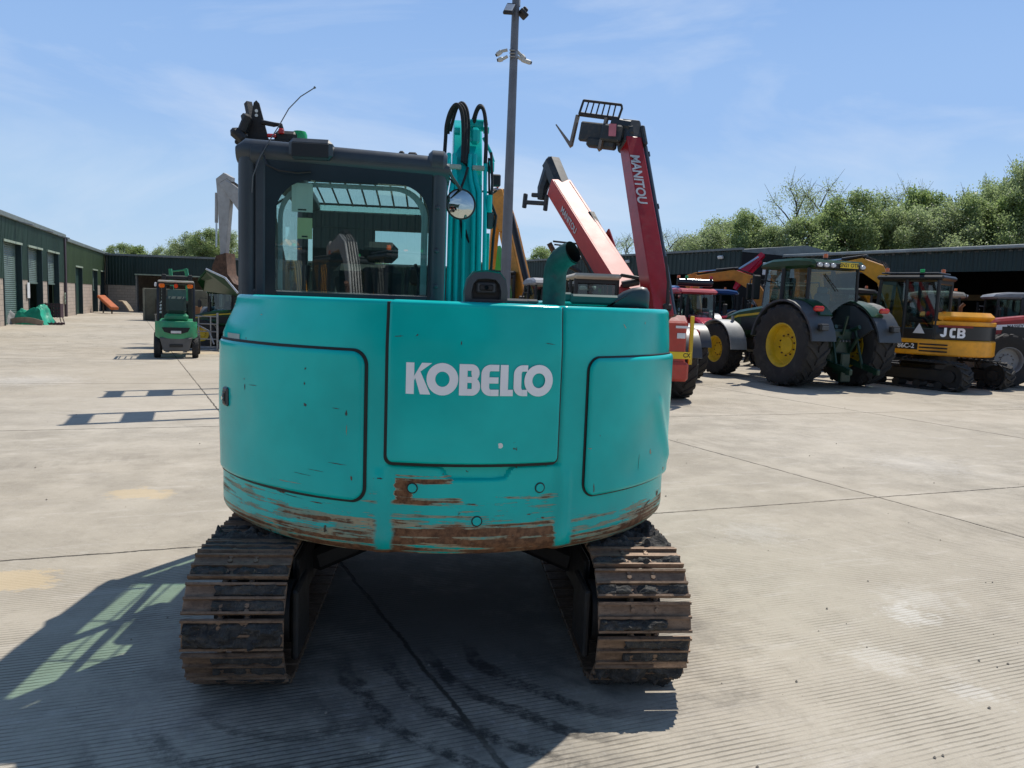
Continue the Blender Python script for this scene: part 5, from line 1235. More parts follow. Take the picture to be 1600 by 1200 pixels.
def tractor(name, label, loc, rz, body, roofm, rimm, stripe=None, group=None, fender=None, plate=None, s=1.0, linkage=True, fgrey=True, cab=True, text_side=None):
    o = thing(name, label, 'tractor', loc, rz, group)
    if s != 1: o.scale = (s, s, s)
    blk = M_DARK; fg = fender or M_HOOD
    for x in (-1.03, 1.03): wheel(o, x, 0, 1.0, .68, .54, rimm, 19, hub_m=M_RUST)
    for x in (-.95, .95): wheel(o, x, 2.85, .72, .52, .37, rimm, 18, hub_m=M_RUST, steer=0)
    g = MB(); g.box((0, 0, 1.0), (1.3, .5, .5), bev=.08); g.box((0, 1.3, .95), (.55, 2.8, .55), bev=.06); g.box((0, 2.85, .75), (1.5, .25, .25), bev=.05)
    g.box((-.62, .95, .80), (.35, 1.0, .75), bev=.08); g.box((.62, .95, .80), (.35, 1.0, .75), bev=.08); g.cyl((-1.0, 0, 1.0), (1.0, 0, 1.0), .16, n=14); ch = g.build('chassis', blk, o)
    # bonnet
    b = MB(); b.prism([(1.40, 1.15), (1.40, 2.02), (1.7, 1.98), (2.9, 1.82), (3.45, 1.66), (3.62, 1.42), (3.55, .95), (2.9, 1.0), (2.2, 1.12)], -.40, .40, 'x', bev=.07); hd = b.build('bonnet', body, o)
    b = MB(); b.box((0, 3.6, 1.2), (.6, .02, .45)); b.build('grille', M_BLACK, hd)
    for sx in (-1, 1): b = MB(); b.box((sx * .405, 2.2, 1.45), (.012, 1.1, .35), bev=.004); b.build('side_vent', M_BLACK, hd)
    if stripe:
        b = MB()
        for sx in (-1, 1): b.prism([(1.42, 1.77), (1.42, 1.83), (2.9, 1.68), (3.4, 1.52), (3.4, 1.48), (2.9, 1.62)], sx * .402 - .004, sx * .402 + .004, 'x')
        b.build('stripe', stripe, hd)
    b = MB(); b.cyl((.52, 1.75, 1.7), (.52, 1.75, 2.75), .05, n=12); b.cyl((.52, 1.75, 1.9), (.52, 1.75, 2.4), .08, n=14); b.build('exhaust', M_BLACK, hd)
    if cab:
        n0 = set(x.name for x in bpy.data.objects)
        # cab frame: posts, sills, roof
        c = MB(); Z0, Z1 = 1.45, 2.88
        P = [(-.78, -.62), (.78, -.62), (-.82, .25), (.82, .25), (-.72, 1.02), (.72, 1.02)]
        for (x, y) in P: c.tube([(x, y, Z0 - .25), (x * .96, y * .97, Z1)], .045 if y != .25 else .055, 8)
        c.box((0, -.62, 1.42), (1.5, .08, .22), bev=.02); c.box((0, .98, 1.55), (1.4, .08, .3), bev=.02); c.box((-.80, .2, 1.25), (.06, 1.6, .35), bev=.02); c.box((.80, .2, 1.25), (.06, 1.6, .35), bev=.02); c.box((0, .2, 1.15), (1.55, 1.6, .1))
        cf = c.build('cab_frame', M_BLACK, o)
        for nm, q in (('rear_window', [(-.74, -.63, 1.52), (.74, -.63, 1.52), (.71, -.61, 2.86), (-.71, -.61, 2.86)]), ('side_window', [(-.80, -.6, 1.45), (-.82, .98, 1.45), (-.70, .97, 2.86), (-.76, -.58, 2.86)]), ('side_window', [(.80, -.6, 1.45), (.82, .98, 1.45), (.70, .97, 2.86), (.76, -.58, 2.86)]), ('windscreen', [(-.70, 1.03, 1.6), (.70, 1.03, 1.6), (.67, 1.0, 2.86), (-.67, 1.0, 2.86)])):
            g = MB(); g.poly(q); g.build(nm, M_WIN, o, ang=0)
        r = MB(); r.prism([(-.80, 2.88), (-.82, 2.98), (-.72, 3.08), (-.2, 3.13), (.7, 3.12), (1.1, 3.04), (1.18, 2.95), (1.1, 2.88)], -.80, .80, 'x', bev=.06); rf = r.build('roof', roofm, o)
        r = MB(); r.box((0, -.80, 2.94), (1.5, .08, .14), bev=.02); r.build('roof_trim', M_BLACK, rf)
        for x in (-.66, -.46, -.26, .66):
            g = MB(); g.lathe([(.0001, -.03), (.06, -.025), (.075, .0), (.075, .03)], 14, 'y', M=Matrix.Translation((x, -.845, 2.945)) @ Matrix.Diagonal((1.1, 1, .72, 1))); g.build('work_lamp', M_CLENS, rf)
        beacon(rf, -.15, -.45, 3.12)
        if plate:
            g = MB(); g.box((.22, -.86, 2.965), (.56, .015, .13), bev=.003); pl = g.build('number_plate', M_PLATE, rf)
            text('plate_letters', plate, .13, M_BLACK, pl, Matrix.Translation((.22, -.869, 2.965)) @ Matrix.Rotation(R(90), 4, 'X'), .002)
        s_ = MB(); s_.box((0, 0, 1.65), (.5, .5, .16), bev=.06); s_.box((0, -.27, 1.98), (.48, .14, .62), bev=.06); s_.box((0, -.29, 2.36), (.28, .1, .18), bev=.04); s_.build('seat', mat('seat_teal', (.05, .09, .10), .6), o)
        s_ = MB(); s_.lathe([(.17, -.012), (.185, 0), (.17, .012)], 20, 'y', M=Matrix.Translation((0, .62, 2.0)) @ Matrix.Rotation(R(-35), 4, 'X')); s_.tube([(0, .62, 2.0), (0, .85, 1.6)], .03, 8); s_.box((.55, .1, 1.8), (.2, .5, .25), bev=.05); s_.build('steering_wheel', M_BLACK, o)
        for x in (-1, 1):
            g = MB(); g.tube([(x * .76, 1.0, 2.6), (x * 1.12, 1.08, 2.62), (x * 1.14, 1.08, 2.5)], .018, 6); g.box((x * 1.16, 1.06, 2.30), (.20, .07, .42), bev=.03); g.build('mirror', M_BLACK, o)
        g = MB(); g.tube([(-.3, -.64, 2.75), (.12, -.66, 2.35)], .012, 6); g.build('wiper', M_BLACK, o)
    if cab:
        for x in bpy.data.objects:
            if x.name not in n0: x.data.transform(Matrix.Translation((0, .45, 0)))
    # rear mudguards
    for sx in (-1, 1):
        g = MB(); arch(g, sx * .66 if sx > 0 else -1.36, 1.36 if sx > 0 else -.66, 0, 1.0, 1.06, 10, 172, .05); 
        g.prism([(-.9, 1.45), (-.7, 1.75), (-.3, 2.0), (.3, 2.05), (.9, 1.7), (.9, 1.4), (.5, 1.2), (-.5, 1.2)], sx * .62 - .03, sx * .62 + .03, 'x')
        fo = g.build('mudguard', fg, o)
        g = MB(); arch(g, sx * .60 if sx > 0 else -.98, .98 if sx > 0 else -.60, 0, 1.0, 1.112, 60, 138, .03); g.build('mudguard_top', body, fo)
        g = MB(); g.box((sx * 1.0, -.83, 1.90), (.28, .10, .12), bev=.03, rot=(20, 0, 0)); g.build('tail_lamp', M_REDL, fo)
        g = MB(); g.box((sx * 1.08, -1.10, 1.48), (.26, .14, .16), 0, .03); g.box((sx * 1.08, -1.175, 1.46), (.20, .02, .10), 1, .01); g.build('tail_lamp_box', [M_BLACK, M_HOOD], fo)
        if fgrey:
            g = MB(); arch(g, sx * .70 if sx > 0 else -1.22, 1.22 if sx > 0 else -.70, 2.85, .72, .79, 28, 178, .03); g.box((sx * .8, 2.6, 1.3), (.06, .06, .7)); g.build('front_mudguard', mat('light_grey_plastic', (.36, .37, .36), .5), o)
        g = MB()
        for z in (.45, .75, 1.05): g.box((sx * .90, .92, z), (.30, .42, .03), bev=.008)
        for yy in (.72, 1.12): g.tube([(sx * .86, yy, .43), (sx * .84, yy, 1.3)], .018, 6)
        g.build('step', M_BLACK, o)
    if linkage:
        lm = body if not isinstance(linkage, bpy.types.Material) else linkage
        for sx in (-1, 1):
            g = MB(); g.prism([(-.35, .75), (-.35, .62), (-1.25, .42), (-1.35, .50), (-1.22, .56)], sx * .42 - .035, sx * .42 + .035, 'x'); g.box((sx * .42, -1.3, .46), (.10, .16, .14), bev=.02); g.build('lower_link', lm, o)
            g = MB(); g.tube([(sx * .40, -.9, .52), (sx * .36, -.62, 1.42)], .032, 8); g.tube([(sx * .36, -.3, 1.35), (sx * .36, -.75, 1.50)], .05, 8); g.build('lift_arm', lm, o)
            g = MB(); g.tube([(sx * .26, -.45, .7), (sx * .28, -.8, 1.25)], .045, 8); g.build('lift_ram', lm, o)
        g = MB(); g.box((0, -.42, 1.0), (.7, .3, .85), bev=.05); g.box((0, -.62, .62), (.28, .3, .5), bev=.03); g.box((0, -.75, .35), (.3, .12, .35), bev=.02); g.tube([(0, -.6, 1.3), (.03, -.68, 1.75)], .035, 8)
        for x in (-.2, -.1, 0, .1, .2): g.cyl((x, -.58, 1.15), (x, -.64, 1.15), .028, n=10, m=1)
        g.build('hitch', [lm, M_HOOD], o)
    return o

def cabbox(o, x0, x1, y0, y1, z0, z1, post=.045, roofm=None, lean=0.0, inner=True):
    """a small glazed operator cab"""
    c = MB()
    for x in (x0, x1):
        for y in (y0, (y0 + y1) / 2, y1): c.tube([(x, y, z0), (x, y - (lean if y == y1 else 0), z1)], post, 8)
        c.box((x, (y0 + y1) / 2, z0 + .1), (post * 1.6, y1 - y0, .3), bev=.02)
    for y in (y0, y1): c.box(((x0 + x1) / 2, y, z0 + .1), (x1 - x0, post * 1.6, .25), bev=.02); c.box(((x0 + x1) / 2, y - (lean if y == y1 else 0), z1 - .05), (x1 - x0, post * 1.6, .12), bev=.02)
    c.box(((x0 + x1) / 2, (y0 + y1) / 2, z0), (x1 - x0, y1 - y0, .08))
    cf = c.build('cab_frame', M_BLACK, o)
    for nm, q in (('rear_window', [(x0, y0 - .01, z0 + .3), (x1, y0 - .01, z0 + .3), (x1, y0 - .01, z1 - .1), (x0, y0 - .01, z1 - .1)]), ('windscreen', [(x0, y1, z0 + .2), (x1, y1, z0 + .2), (x1, y1 - lean, z1 - .1), (x0, y1 - lean, z1 - .1)]),
                  ('side_window', [(x0 - .01, y0, z0 + .25), (x0 - .01, y1, z0 + .25), (x0 - .01, y1 - lean, z1 - .05), (x0 - .01, y0, z1 - .05)]), ('side_window', [(x1 + .01, y0, z0 + .25), (x1 + .01, y1, z0 + .25), (x1 + .01, y1 - lean, z1 - .05), (x1 + .01, y0, z1 - .05)])):
        g = MB(); g.poly(q); g.build(nm, M_WIN, o, ang=0)
    r = MB(); r.box(((x0 + x1) / 2, (y0 + y1) / 2 - lean / 2, z1 + .05), (x1 - x0 + .12, y1 - y0 + .12, .12), bev=.045); rf = r.build('roof', roofm or M_BLACK, o)
    if inner:
        s_ = MB(); xm = (x0 + x1) / 2; ym = y0 + .5; s_.box((xm, ym, z0 + .45), (.45, .45, .14), bev=.05); s_.box((xm, ym - .22, z0 + .78), (.43, .12, .6), bev=.05); s_.build('seat', M_SEAT, o)
    return rf

def crawler(o, cx, L, w, Rr, m_tr, chev=True):
    """one rubber track"""
    t = MB(); N = 44; cy = L / 2 - Rr; per = 4 * cy + 2 * PI * Rr; zc = Rr + .01; pts = []
    for i in range(N):
        s = per * i / N
        if s < 2 * cy: p = (-cy + s, zc + Rr); n = (0, 1)
        elif s < 2 * cy + PI * Rr: a = PI / 2 - (s - 2 * cy) / Rr; p = (cy + Rr * math.cos(a), zc + Rr * math.sin(a)); n = (math.cos(a), math.sin(a))
        elif s < 4 * cy + PI * Rr: p = (cy - (s - 2 * cy - PI * Rr), zc - Rr); n = (0, -1)
        else: a = -PI / 2 - (s - 4 * cy - PI * Rr) / Rr; p = (-cy + Rr * math.cos(a), zc + Rr * math.sin(a)); n = (math.cos(a), math.sin(a))
        pts.append((p, n))
    vs = []
    for (p, n) in pts:
        for x, d in ((-w / 2, -.03), (-w / 2, 0), (w / 2, 0), (w / 2, -.03)): vs.append((cx + x, p[0] + n[0] * d, p[1] + n[1] * d))
    fs = []
    for i in range(N):
        j = (i + 1) % N
        for k in range(4): k2 = (k + 1) % 4; fs.append([i * 4 + k, j * 4 + k, j * 4 + k2, i * 4 + k2])
    t.add(vs, fs)
    for i in range(N):
        (p, n) = pts[i]; (p2, n2) = pts[(i + 1) % N]; tx = Vector((0, p2[0] - p[0], p2[1] - p[1])).normalized()
        Mx = Matrix(((1, 0, 0, cx), (0, tx.y, n[0], p[0] + n[0] * .012), (0, tx.z, n[1], p[1] + n[1] * .012), (0, 0, 0, 1)))
        for sx in (-1, 1): t.box((sx * w * .24, 0, 0), (w * .5, .038, .03), M=Mx @ Matrix.Rotation(0, 4, 'X'), rot=(0, 0, sx * 22))
    tr = t.build('crawler_track', m_tr, o, recalc=True)
    f = MB(); f.box((cx, 0, zc), (w * .5, L - 2 * Rr, Rr * .9), bev=.03)
    for y in (-cy, cy): f.cyl((cx - w * .3, y, zc), (cx + w * .3, y, zc), Rr * .78, n=20); f.cyl((cx - w * .45, y, zc), (cx + w * .45, y, zc), Rr * .4, n=14)
    k = 4
    for i in range(k): y = -cy + 2 * cy * (i + .5) / k; f.cyl((cx - w * .35, y, Rr * .35), (cx + w * .35, y, Rr * .35), Rr * .3, n=12)
    f.build('track_frame', M_DARK, tr); return tr

def limb(parent, name, pts, x0, x1, m_, bev=.015): g = MB(); g.prism(pts, x0, x1, 'x', bev=bev); return g.build(name, m_, parent)
def digger(name, label, loc, rz, house, body, col2, boomcol, pose='arch', group=None, marks=False, swing=None, reach=1.0, bucketm=None):
    o = thing(name, label, 'excavator', loc, rz, group)
    for sx in (-1, 1): crawler(o, sx * .93, 2.75, .45, .33, M_TYRE)
    g = MB(); g.box((0, 0, .48), (1.5, .9, .28), bev=.06); g.cyl((0, 0, .55), (0, 0, .78), .5, n=28); g.build('undercarriage', M_DARK, o)
    g = MB(); g.prism([(1.5, .1), (1.42, .3), (1.5, .5), (1.56, .5), (1.5, .3), (1.56, .1)], -1.1, 1.1, 'x'); g.box((-.5, 1.3, .4), (.12, .6, .12)); g.box((.5, 1.3, .4), (.12, .6, .12)); g.build('dozer_blade', M_DARK, o)
    h = MB()      # turning upper body; one part with its sub-parts
    Hm = Matrix.Rotation(R(house), 4, 'Z')
    cw = [(1.10 * math.sin(R(a)) if abs(a) < 75 else math.copysign(1.08, a), -1.28 * math.cos(R(a * .98))) for a in range(-80, 81, 10)]
    base = [(-1.1, .95)] + [(-1.1, -.2)] + cw + [(1.1, -.2), (1.1, .95)]
    h.prism(base, .80, 1.18, 'z', bev=.03, M=Hm)
    up = H = h.build('upper_body', body, o); 
    def U(mb, nm, mt, ang=35): 
        mb.v = [tuple(Hm @ Vector(v)) for v in mb.v]; return mb.build(nm, mt, up, ang=ang)
    back = [(-.98, -.35)] + [(x * .985, y * .985) for x, y in cw] + [(1.02, .6), (.25, .6), (.25, -.35)]
    g = MB(); g.prism(back, 1.18, 1.52, 'z', bev=.02); U(g, 'engine_panel', col2)
    g = MB(); g.prism([(x * 1.0, y * 1.0) for x, y in back], 1.52, 1.62, 'z', bev=.015); g.prism([(x * .97, y * .97) for x, y in back], 1.62, 1.84, 'z', bev=.10); U(g, 'engine_cover', body)
    g = MB(); g.tube([(.7, -.3, 1.8), (.7, -.3, 1.98), (.74, -.36, 2.06)], .045, 10); U(g, 'exhaust', M_RUST)
    if marks:
        # louvres, reflector, lettering on the left flank and the rear corner
        for z in (.90, .98, 1.06): g = MB(); g.box((-1.10, -.30, z), (.02, .62, .035), bev=.01); U(g, 'louvre', M_BLACK)
    # cab on the left
    cg = thing('tmp', None, None); rf = cabbox(cg, -1.02, -.10, -.28, 1.12, 1.18, 2.58, roofm=M_BLACK, lean=.10)
    for c in list(kids(cg)):
        c.data.transform(Hm); c.parent = up if c.name.startswith(('cab_frame', 'rear_w', 'wind', 'side_w', 'roof', 'seat')) else up
    bpy.data.objects.remove(cg)
    g = MB(); g.box((-.56, .4, 2.74), (.86, 1.3, .035), bev=.01); g.box((-.56, .35, 2.70), (.5, .9, .06), bev=.02); U(g, 'roof_rack', M_HOOD)
    for (x, y, c) in ((-.9, .95, M_AMBER), (-.2, -.1, M_AMBER)):
        g = MB(); g.lathe([(.0001, .10), (.04, .095), (.05, .07), (.05, 0), (.0001, 0)], 12, 'z', M=Matrix.Translation((x, y, 2.77))); U(g, 'beacon', c)
    g = MB(); g.box((-.98, .12, 2.79), (.05, .10, .08), bev=.01); U(g, 'green_lamp', M_GLENS)
    # boom, arm, bucket on the centre line to the right of the cab
    X0, X1 = .08, .36
    if pose == 'arch':      # folded, boom up and over
        B = [(.72, 1.1), (.95, 1.1), (1.25, 2.0), (1.55, 2.55), (2.0, 2.85), (3.3, 2.75), (3.3, 2.95), (2.0, 3.20), (1.45, 3.0), (1.05, 2.4), (.72, 1.4)]
        A = [(3.15, 3.1), (3.42, 3.0), (3.45, 2.6), (2.95, 1.2), (2.80, 1.2), (3.05, 2.5)]
        K = [(2.6, 1.3), (3.0, 1.35), (3.1, 1.0), (2.9, .45), (2.4, .4), (2.25, .7), (2.5, .75), (2.65, .95)]
        ram = ((.9, 1.1), (1.55, 2.5)); ram2 = ((1.9, 3.25), (3.1, 3.12))
    else:                   # reaching up, arm hanging
        B = [(.72, 1.1), (.95, 1.1), (1.15, 2.6), (1.6, 3.9), (2.3, 4.9), (2.6, 5.35), (2.4, 5.5), (2.0, 5.2), (1.2, 4.1), (.85, 2.7)]
        A = [(2.25, 5.6), (2.5, 5.75), (2.75, 5.55), (2.70, 4.9), (2.62, 3.0), (2.45, 3.0), (2.32, 4.6)]
        K = [(2.35, 3.1), (2.65, 3.0), (2.8, 2.6), (2.6, 1.9), (2.1, 1.7), (1.85, 2.0), (2.1, 2.1), (2.3, 2.4)]
        ram = ((.9, 1.1), (1.3, 3.2)); ram2 = ((2.78, 5.1), (2.80, 3.3))
    sc = lambda P: [(y * reach, z) for y, z in P]
    g = MB(); g.prism(sc(B), X0, X1, 'x', bev=.015); U(g, 'boom', boomcol)
    g = MB(); g.prism(sc(A), X0 + .03, X1 - .03, 'x', bev=.015); U(g, 'arm', boomcol)
    g = MB(); g.prism(sc(K), X0 - .14, X1 + .14, 'x', bev=.01); U(g, 'bucket', bucketm or M_DARK)
    for (p, q) in (ram, ram2):
        g = MB(); a = Vector(((X0 + X1) / 2, p[0] * reach, p[1])); b = Vector(((X0 + X1) / 2, q[0] * reach, q[1])); m_ = a.lerp(b, .55); g.cyl(a, m_, .055, n=12); g.cyl(m_, b, .032, n=10, m=1); U(g, 'ram', [M_BLACK if pose == 'arch' else boomcol, M_CHROME])
    g = MB()
    for k in range(4):
        yy = .0 + k * .03; g.tube([(X0 + .04 + k * .06, y * reach, z + .06 + .02 * math.sin(i * 2 + k)) for i, (y, z) in enumerate(B[-1:] + B[-2:-6:-1])], .014, 5)
    U(g, 'hoses', M_RUB)
    return o, up, Hm
# ------------------------------------------------------------------ machines parked round the yard
P_GREEN = mat('tractor_green', (.008, .052, .016), .28, var=.08, dirt=.2, dcol=(.08, .09, .05))
P_YELLOW = mat('rim_yellow', (.72, .48, .02), .4, var=.1, dirt=.35, dcol=(.30, .20, .06))
P_RED = mat('machine_red', (.33, .010, .014), .30, var=.08, dirt=.15)
P_RED2 = mat('faded_red', (.50, .055, .035), .35, var=.1, dirt=.3, dcol=(.3, .12, .08))
P_CRIM = mat('crimson', (.42, .008, .035), .25, var=.06)
P_DIG = mat('digger_yellow', (.88, .38, .015), .35, var=.08, dirt=.3, dcol=(.35, .16, .04))
P_DIG2 = mat('worn_yellow', (.62, .26, .025), .4, var=.12, dirt=.5, dcol=(.25, .12, .05))
P_BLUE = mat('tractor_blue', (.015, .07, .22), .3, var=.08)
P_LGREEN = mat('bright_green', (.06, .38, .05), .35, var=.08)
P_MINT = mat('forklift_green', (.035, .30, .14), .35, var=.1, dirt=.35, dcol=(.16, .20, .12))
P_BEIGE = mat('beige_roof', (.52, .46, .35), .45, var=.05, dirt=.2)
P_PGREY = mat('pale_grey_paint', (.38, .38, .37), .45, var=.08, dirt=.3)
P_RIMG = mat('grey_rim', (.28, .29, .30), .4, var=.1, dirt=.3)
P_DGREEN = mat('linkage_green', (.005, .032, .017), .35, var=.15, dirt=.3, dcol=(.06, .07, .05))

# --- green tractor on the right
JD = tractor('tractor', 'big dark green tractor with yellow wheel rims and a number plate on its cab roof', (7.70, 18.80, 0), 21, P_GREEN, P_GREEN, P_YELLOW, stripe=P_YELLOW, plate='SN21 OTR', linkage=P_DGREEN)
g = MB(); g.tube([(-.85, 1.05, 2.55), (-1.2, 1.15, 2.6)], .02, 6); g.box((-1.26, 1.13, 2.4), (.24, .08, .62), bev=.03); g.build('tall_mirror', M_BLACK, JD)

# --- yellow digger beside it
dg, up, Hm = digger('excavator', 'yellow and black tracked digger with rubber tracks right of the green tractor', (11.1, 19.95, 0), 31, 13, P_DIG, mat('panel_black', (.018, .018, .02), .3), P_DIG, pose='arch', marks=True, reach=1.0)
dg.scale = (1.06, 1.06, 1.06)
# words on the panel and lower band
def flank(x, y, z, nx, ny):
    """matrix for lettering on an upright face whose outward normal is (nx, ny)"""
    n = Vector((nx, ny, 0)).normalized(); r_ = Vector((-n.y, n.x, 0)); return Hm @ Matrix(((r_.x, 0, n.x, x), (r_.y, 0, n.y, y), (0, 1, 0, z), (0, 0, 0, 1)))
a_ = R(-60); cx_, cy_ = 1.10 * math.sin(a_), -1.28 * math.cos(a_)
g = MB()
def stroke(pts, w=.05):   # flat lettering strokes; each (x0, y0, x1, y1) or an arc (cx, cy, r, a0, a1)
    for i, q in enumerate(pts):
        zz = .004 + i * .0006
        if len(q) == 4: g.add([(q[0], q[1], zz), (q[2], q[1], zz), (q[2], q[3], zz), (q[0], q[3], zz)], [[0, 1, 2, 3]])
        else:
            n = 14; vs = []
            for k in range(n): a = R(q[3] + (q[4] - q[3]) * k / (n - 1)); vs += [(q[0] + q[2] * math.cos(a), q[1] + q[2] * math.sin(a), zz), (q[0] + (q[2] - w) * math.cos(a), q[1] + (q[2] - w) * math.sin(a), zz)]
            g.add(vs, [[2 * k, 2 * k + 1, 2 * k + 3, 2 * k + 2] for k in range(n - 1)])
stroke([(-.165, -.03, -.115, .10), (-.175, -.03, .06, -180, 0), (-.06, -.04, -.01, .04), (0, .04, .06, 90, 180), (0, -.04, .06, 180, 270), (0, .05, .05, .10), (0, -.10, .05, -.05), (.08, -.10, .13, .10), (.13, .055, .165, .10), (.13, -.02, .17, .02), (.13, -.10, .17, -.055), (.165, .04, .06, -90, 90), (.17, -.04, .06, -90, 90)])
o_ = g.build('lettering', M_LETTER, up, ang=0); o_.matrix_local = flank(cx_ * 1.04, cy_ * 1.03, 1.35, math.sin(a_) * .9, -math.cos(a_)) @ Matrix.Scale(1.15, 4)
g = MB(); g.box((0, 0, 0), (.52, .16, .004)); o_ = g.build('model_label', M_BLACK, up); o_.matrix_local = flank(-1.108, .30, 1.0, -1, 0) @ Matrix.Translation((0, 0, 0))
text('model_lettering', '86C-2', .15, M_LETTER, up, flank(-1.112, .30, 1.0, -1, 0), .004)
for (z, nm, mt, w) in ((1.95, 'warning_triangle', M_WHITE, .26),):
    g = MB(); g.prism([(-.13, -.11), (.13, -.11), (0, .13)], 0, .004, 'z'); o_ = g.build(nm, mt, up); o_.matrix_local = flank(-1.075, .05, 1.42, -1, 0)
g = MB(); g.box((0, 0, 0), (.22, .17, .004)); o_ = g.build('door_label', M_WHITE, up); o_.matrix_local = flank(-1.085, .72, 1.34, -1, 0)
g = MB(); g.cyl((-.04, 0, 0), (-.04, 0, .006), .055, n=18); o_ = g.build('door_mark', M_REDL, up); o_.matrix_local = flank(-1.085, .72, 1.34, -1, 0)
g = MB(); g.box((0, 0, 0), (.7, .05, .004)); o_ = g.build('red_reflector', mat('dull_red', (.25, .02, .015), .4), up); o_.matrix_local = flank(-1.03, -.72, 1.50, -1, -.25)

# --- digger behind the green tractor, only its boom and cab top show
dg2, up2, Hm2 = digger('excavator', 'orange-yellow digger behind the green tractor, folded boom reaching left over its bonnet', (9.5, 25.2, 0), 62, 0, P_DIG2, M_DARK, P_DIG2, pose='arch', reach=1.15)
# --- yellow excavator whose boom rises behind the lamp post
dg3 = thing('excavator', 'yellow excavator with a steep boom and black ram just right of the lamp post', 'excavator', (1.05, 22.5, 0), 0)
crawler(dg3, -.1, 2.8, .5, .34, M_TYRE); crawler(dg3, -1.9, 2.8, .5, .34, M_TYRE)
g = MB(); g.box((-1, 0, 1.15), (2.2, 2.6, .6), bev=.08); g.build('upper_body', P_DIG2, dg3)
cabbox(dg3, -2.0, -1.1, -.2, 1.1, 1.4, 2.6)
def along(parent, name, mt, p0, p1, w0, h0, w1, h1, bev=.02, extra=None, side=None):
    M_, L = frame(p0, p1, side); g = MB()
    vs = []
    for y, w, h in ((0, w0, h0), (L, w1, h1)):
        for x, z in ((-1, -1), (1, -1), (1, 1), (-1, 1)): vs.append((x * w / 2, y, z * h / 2))
    g.add(vs, [[0, 1, 2, 3], [7, 6, 5, 4], [0, 4, 5, 1], [1, 5, 6, 2], [2, 6, 7, 3], [3, 7, 4, 0]], M=M_)
    for e in (-1, 1): g.box((e * w0 / 2, L * .5, 0), (.012, L * .98, .05), M=M_) if extra else None
    o = g.build(name, mt, parent, recalc=True)
    bmod = o.modifiers.new('bevel', 'BEVEL'); bmod.width = bev; bmod.segments = 2
    return o, M_, L
q0 = at(822, 480, 22.5) - Vector((1.05, 22.5, 0)); q1 = at(795, 360, 23.2) - Vector((1.05, 22.5, 0)); q2 = at(779, 300, 23.4) - Vector((1.05, 22.5, 0))
along(dg3, 'boom', P_DIG2, q0, q1, .42, .5, .40, .50); along(dg3, 'boom_tip', P_DIG2, q1, q2, .40, .5, .34, .42)
g = MB(); a = at(828, 462, 22.1) - Vector((1.05, 22.5, 0)); b = at(798, 335, 22.8) - Vector((1.05, 22.5, 0)); g.cyl(a, b, .09, n=12); g.build('ram', M_BLACK, dg3)
g = MB(); a = at(771, 296, 23.3) - Vector((1.05, 22.5, 0)); b = at(792, 298, 23.3) - Vector((1.05, 22.5, 0)); g.cyl(a, b, .06, n=10); g.cyl(at(776, 285, 23.3) - Vector((1.05, 22.5, 0)), at(779, 300, 23.3) - Vector((1.05, 22.5, 0)), .035, n=8, m=1); g.build('boom_pin', [M_STEEL, P_RED2], dg3)
o, _, _ = along(dg3, 'arm', P_DIG2, q2, q2 + Vector((-.2, 1.6, -2.2)), .28, .34, .24, .24)

# --- telehandlers with raised red booms
def telehandler(name, label, loc, rz, roofm, engine_pod=True, plate=None):
    o = thing(name, label, 'telehandler', loc, rz)
    for x in (-.95, .95):
        for y in (0, 2.85): wheel(o, x, y, .66, .46, .33, P_RED2 if y else P_RIMG, 18)
    g = MB(); g.box((0, 1.4, .85), (.95, 4.2, .45), bev=.06); g.box((0, 0, .66), (1.6, .25, .25), bev=.04); g.box((0, 2.85, .66), (1.6, .25, .25), bev=.04); ch = g.build('chassis', M_DARK, o)
    g = MB(); g.prism([(-.95, .75), (-.95, 1.45), (-.75, 1.62), (.9, 1.62), (.9, .75)], -.42, .50, 'x', bev=.05); g.box((.02, -.98, 1.0), (1.5, .16, .60), bev=.06); tail = g.build('rear_body', P_RED, o)
    for x in (-.95, .95):
        for y in (0, 2.85): g = MB(); arch(g, x - .25, x + .25, y, .66, .74, 15, 165, .03); g.build('mudguard', M_HOOD, o)
    cabbox(o, -1.05, -.20, .75, 2.2, .95, 2.32, roofm=roofm, lean=.15)
    return o
# nearer one: boom straight up at the right
TB = telehandler('telehandler', 'red telehandler with a beige cab roof and nearly upright boom carrying pallet forks', (2.34, 14.95, 0), 4, P_BEIGE)
def rel(M0, p): return M0.inverted() @ p
bpy.context.view_layer.update()
def inv(o): return (Matrix.Translation(o.location) @ o.rotation_euler.to_matrix().to_4x4()).inverted()
IB = inv(TB)
def AB(x, y, Y): return IB @ at(x, y, Y)
p0, p1 = AB(1031, 500, 15.2), AB(985, 222, 17.0)
o1, MB1, LB1 = along(TB, 'boom', P_RED, p0, p1, .42, .46, .36, .40, .02)
g = MB(); g.box((.20, LB1 * .5, .0), (.025, LB1 * .9, .30), bev=.01, M=MB1); g.build('boom_strip', P_RED, o1)
text('lettering', 'MANITOU', .30, mat('letter_grey', (.55, .57, .58), .45), o1, MB1 @ Matrix.Translation((-.085, LB1 * .74, .222)) @ Matrix.Rotation(R(-90), 4, 'Z') , .008, sx=.88)
g = MB(); g.cyl((.30, .1, .0), (.30, LB1 - .1, .0), .085, n=14, M=MB1)
for y in (LB1 * .62, LB1 * .93): g.box((.38, y, .04), (.05, .14, .05), bev=.02, M=MB1)
g.build('ram', mat('ram_dark_blue', (.02, .032, .045), .35), o1)
g = MB(); g.box((.02, LB1 + .18, -.05), (.46, .62, .48), bev=.05, M=MB1); g.box((.24, LB1 + .05, .1), (.1, .5, .3), bev=.03, M=MB1)
g.build('boom_head', mat('carriage_dark', (.022, .03, .036), .45, dirt=.4), TB)
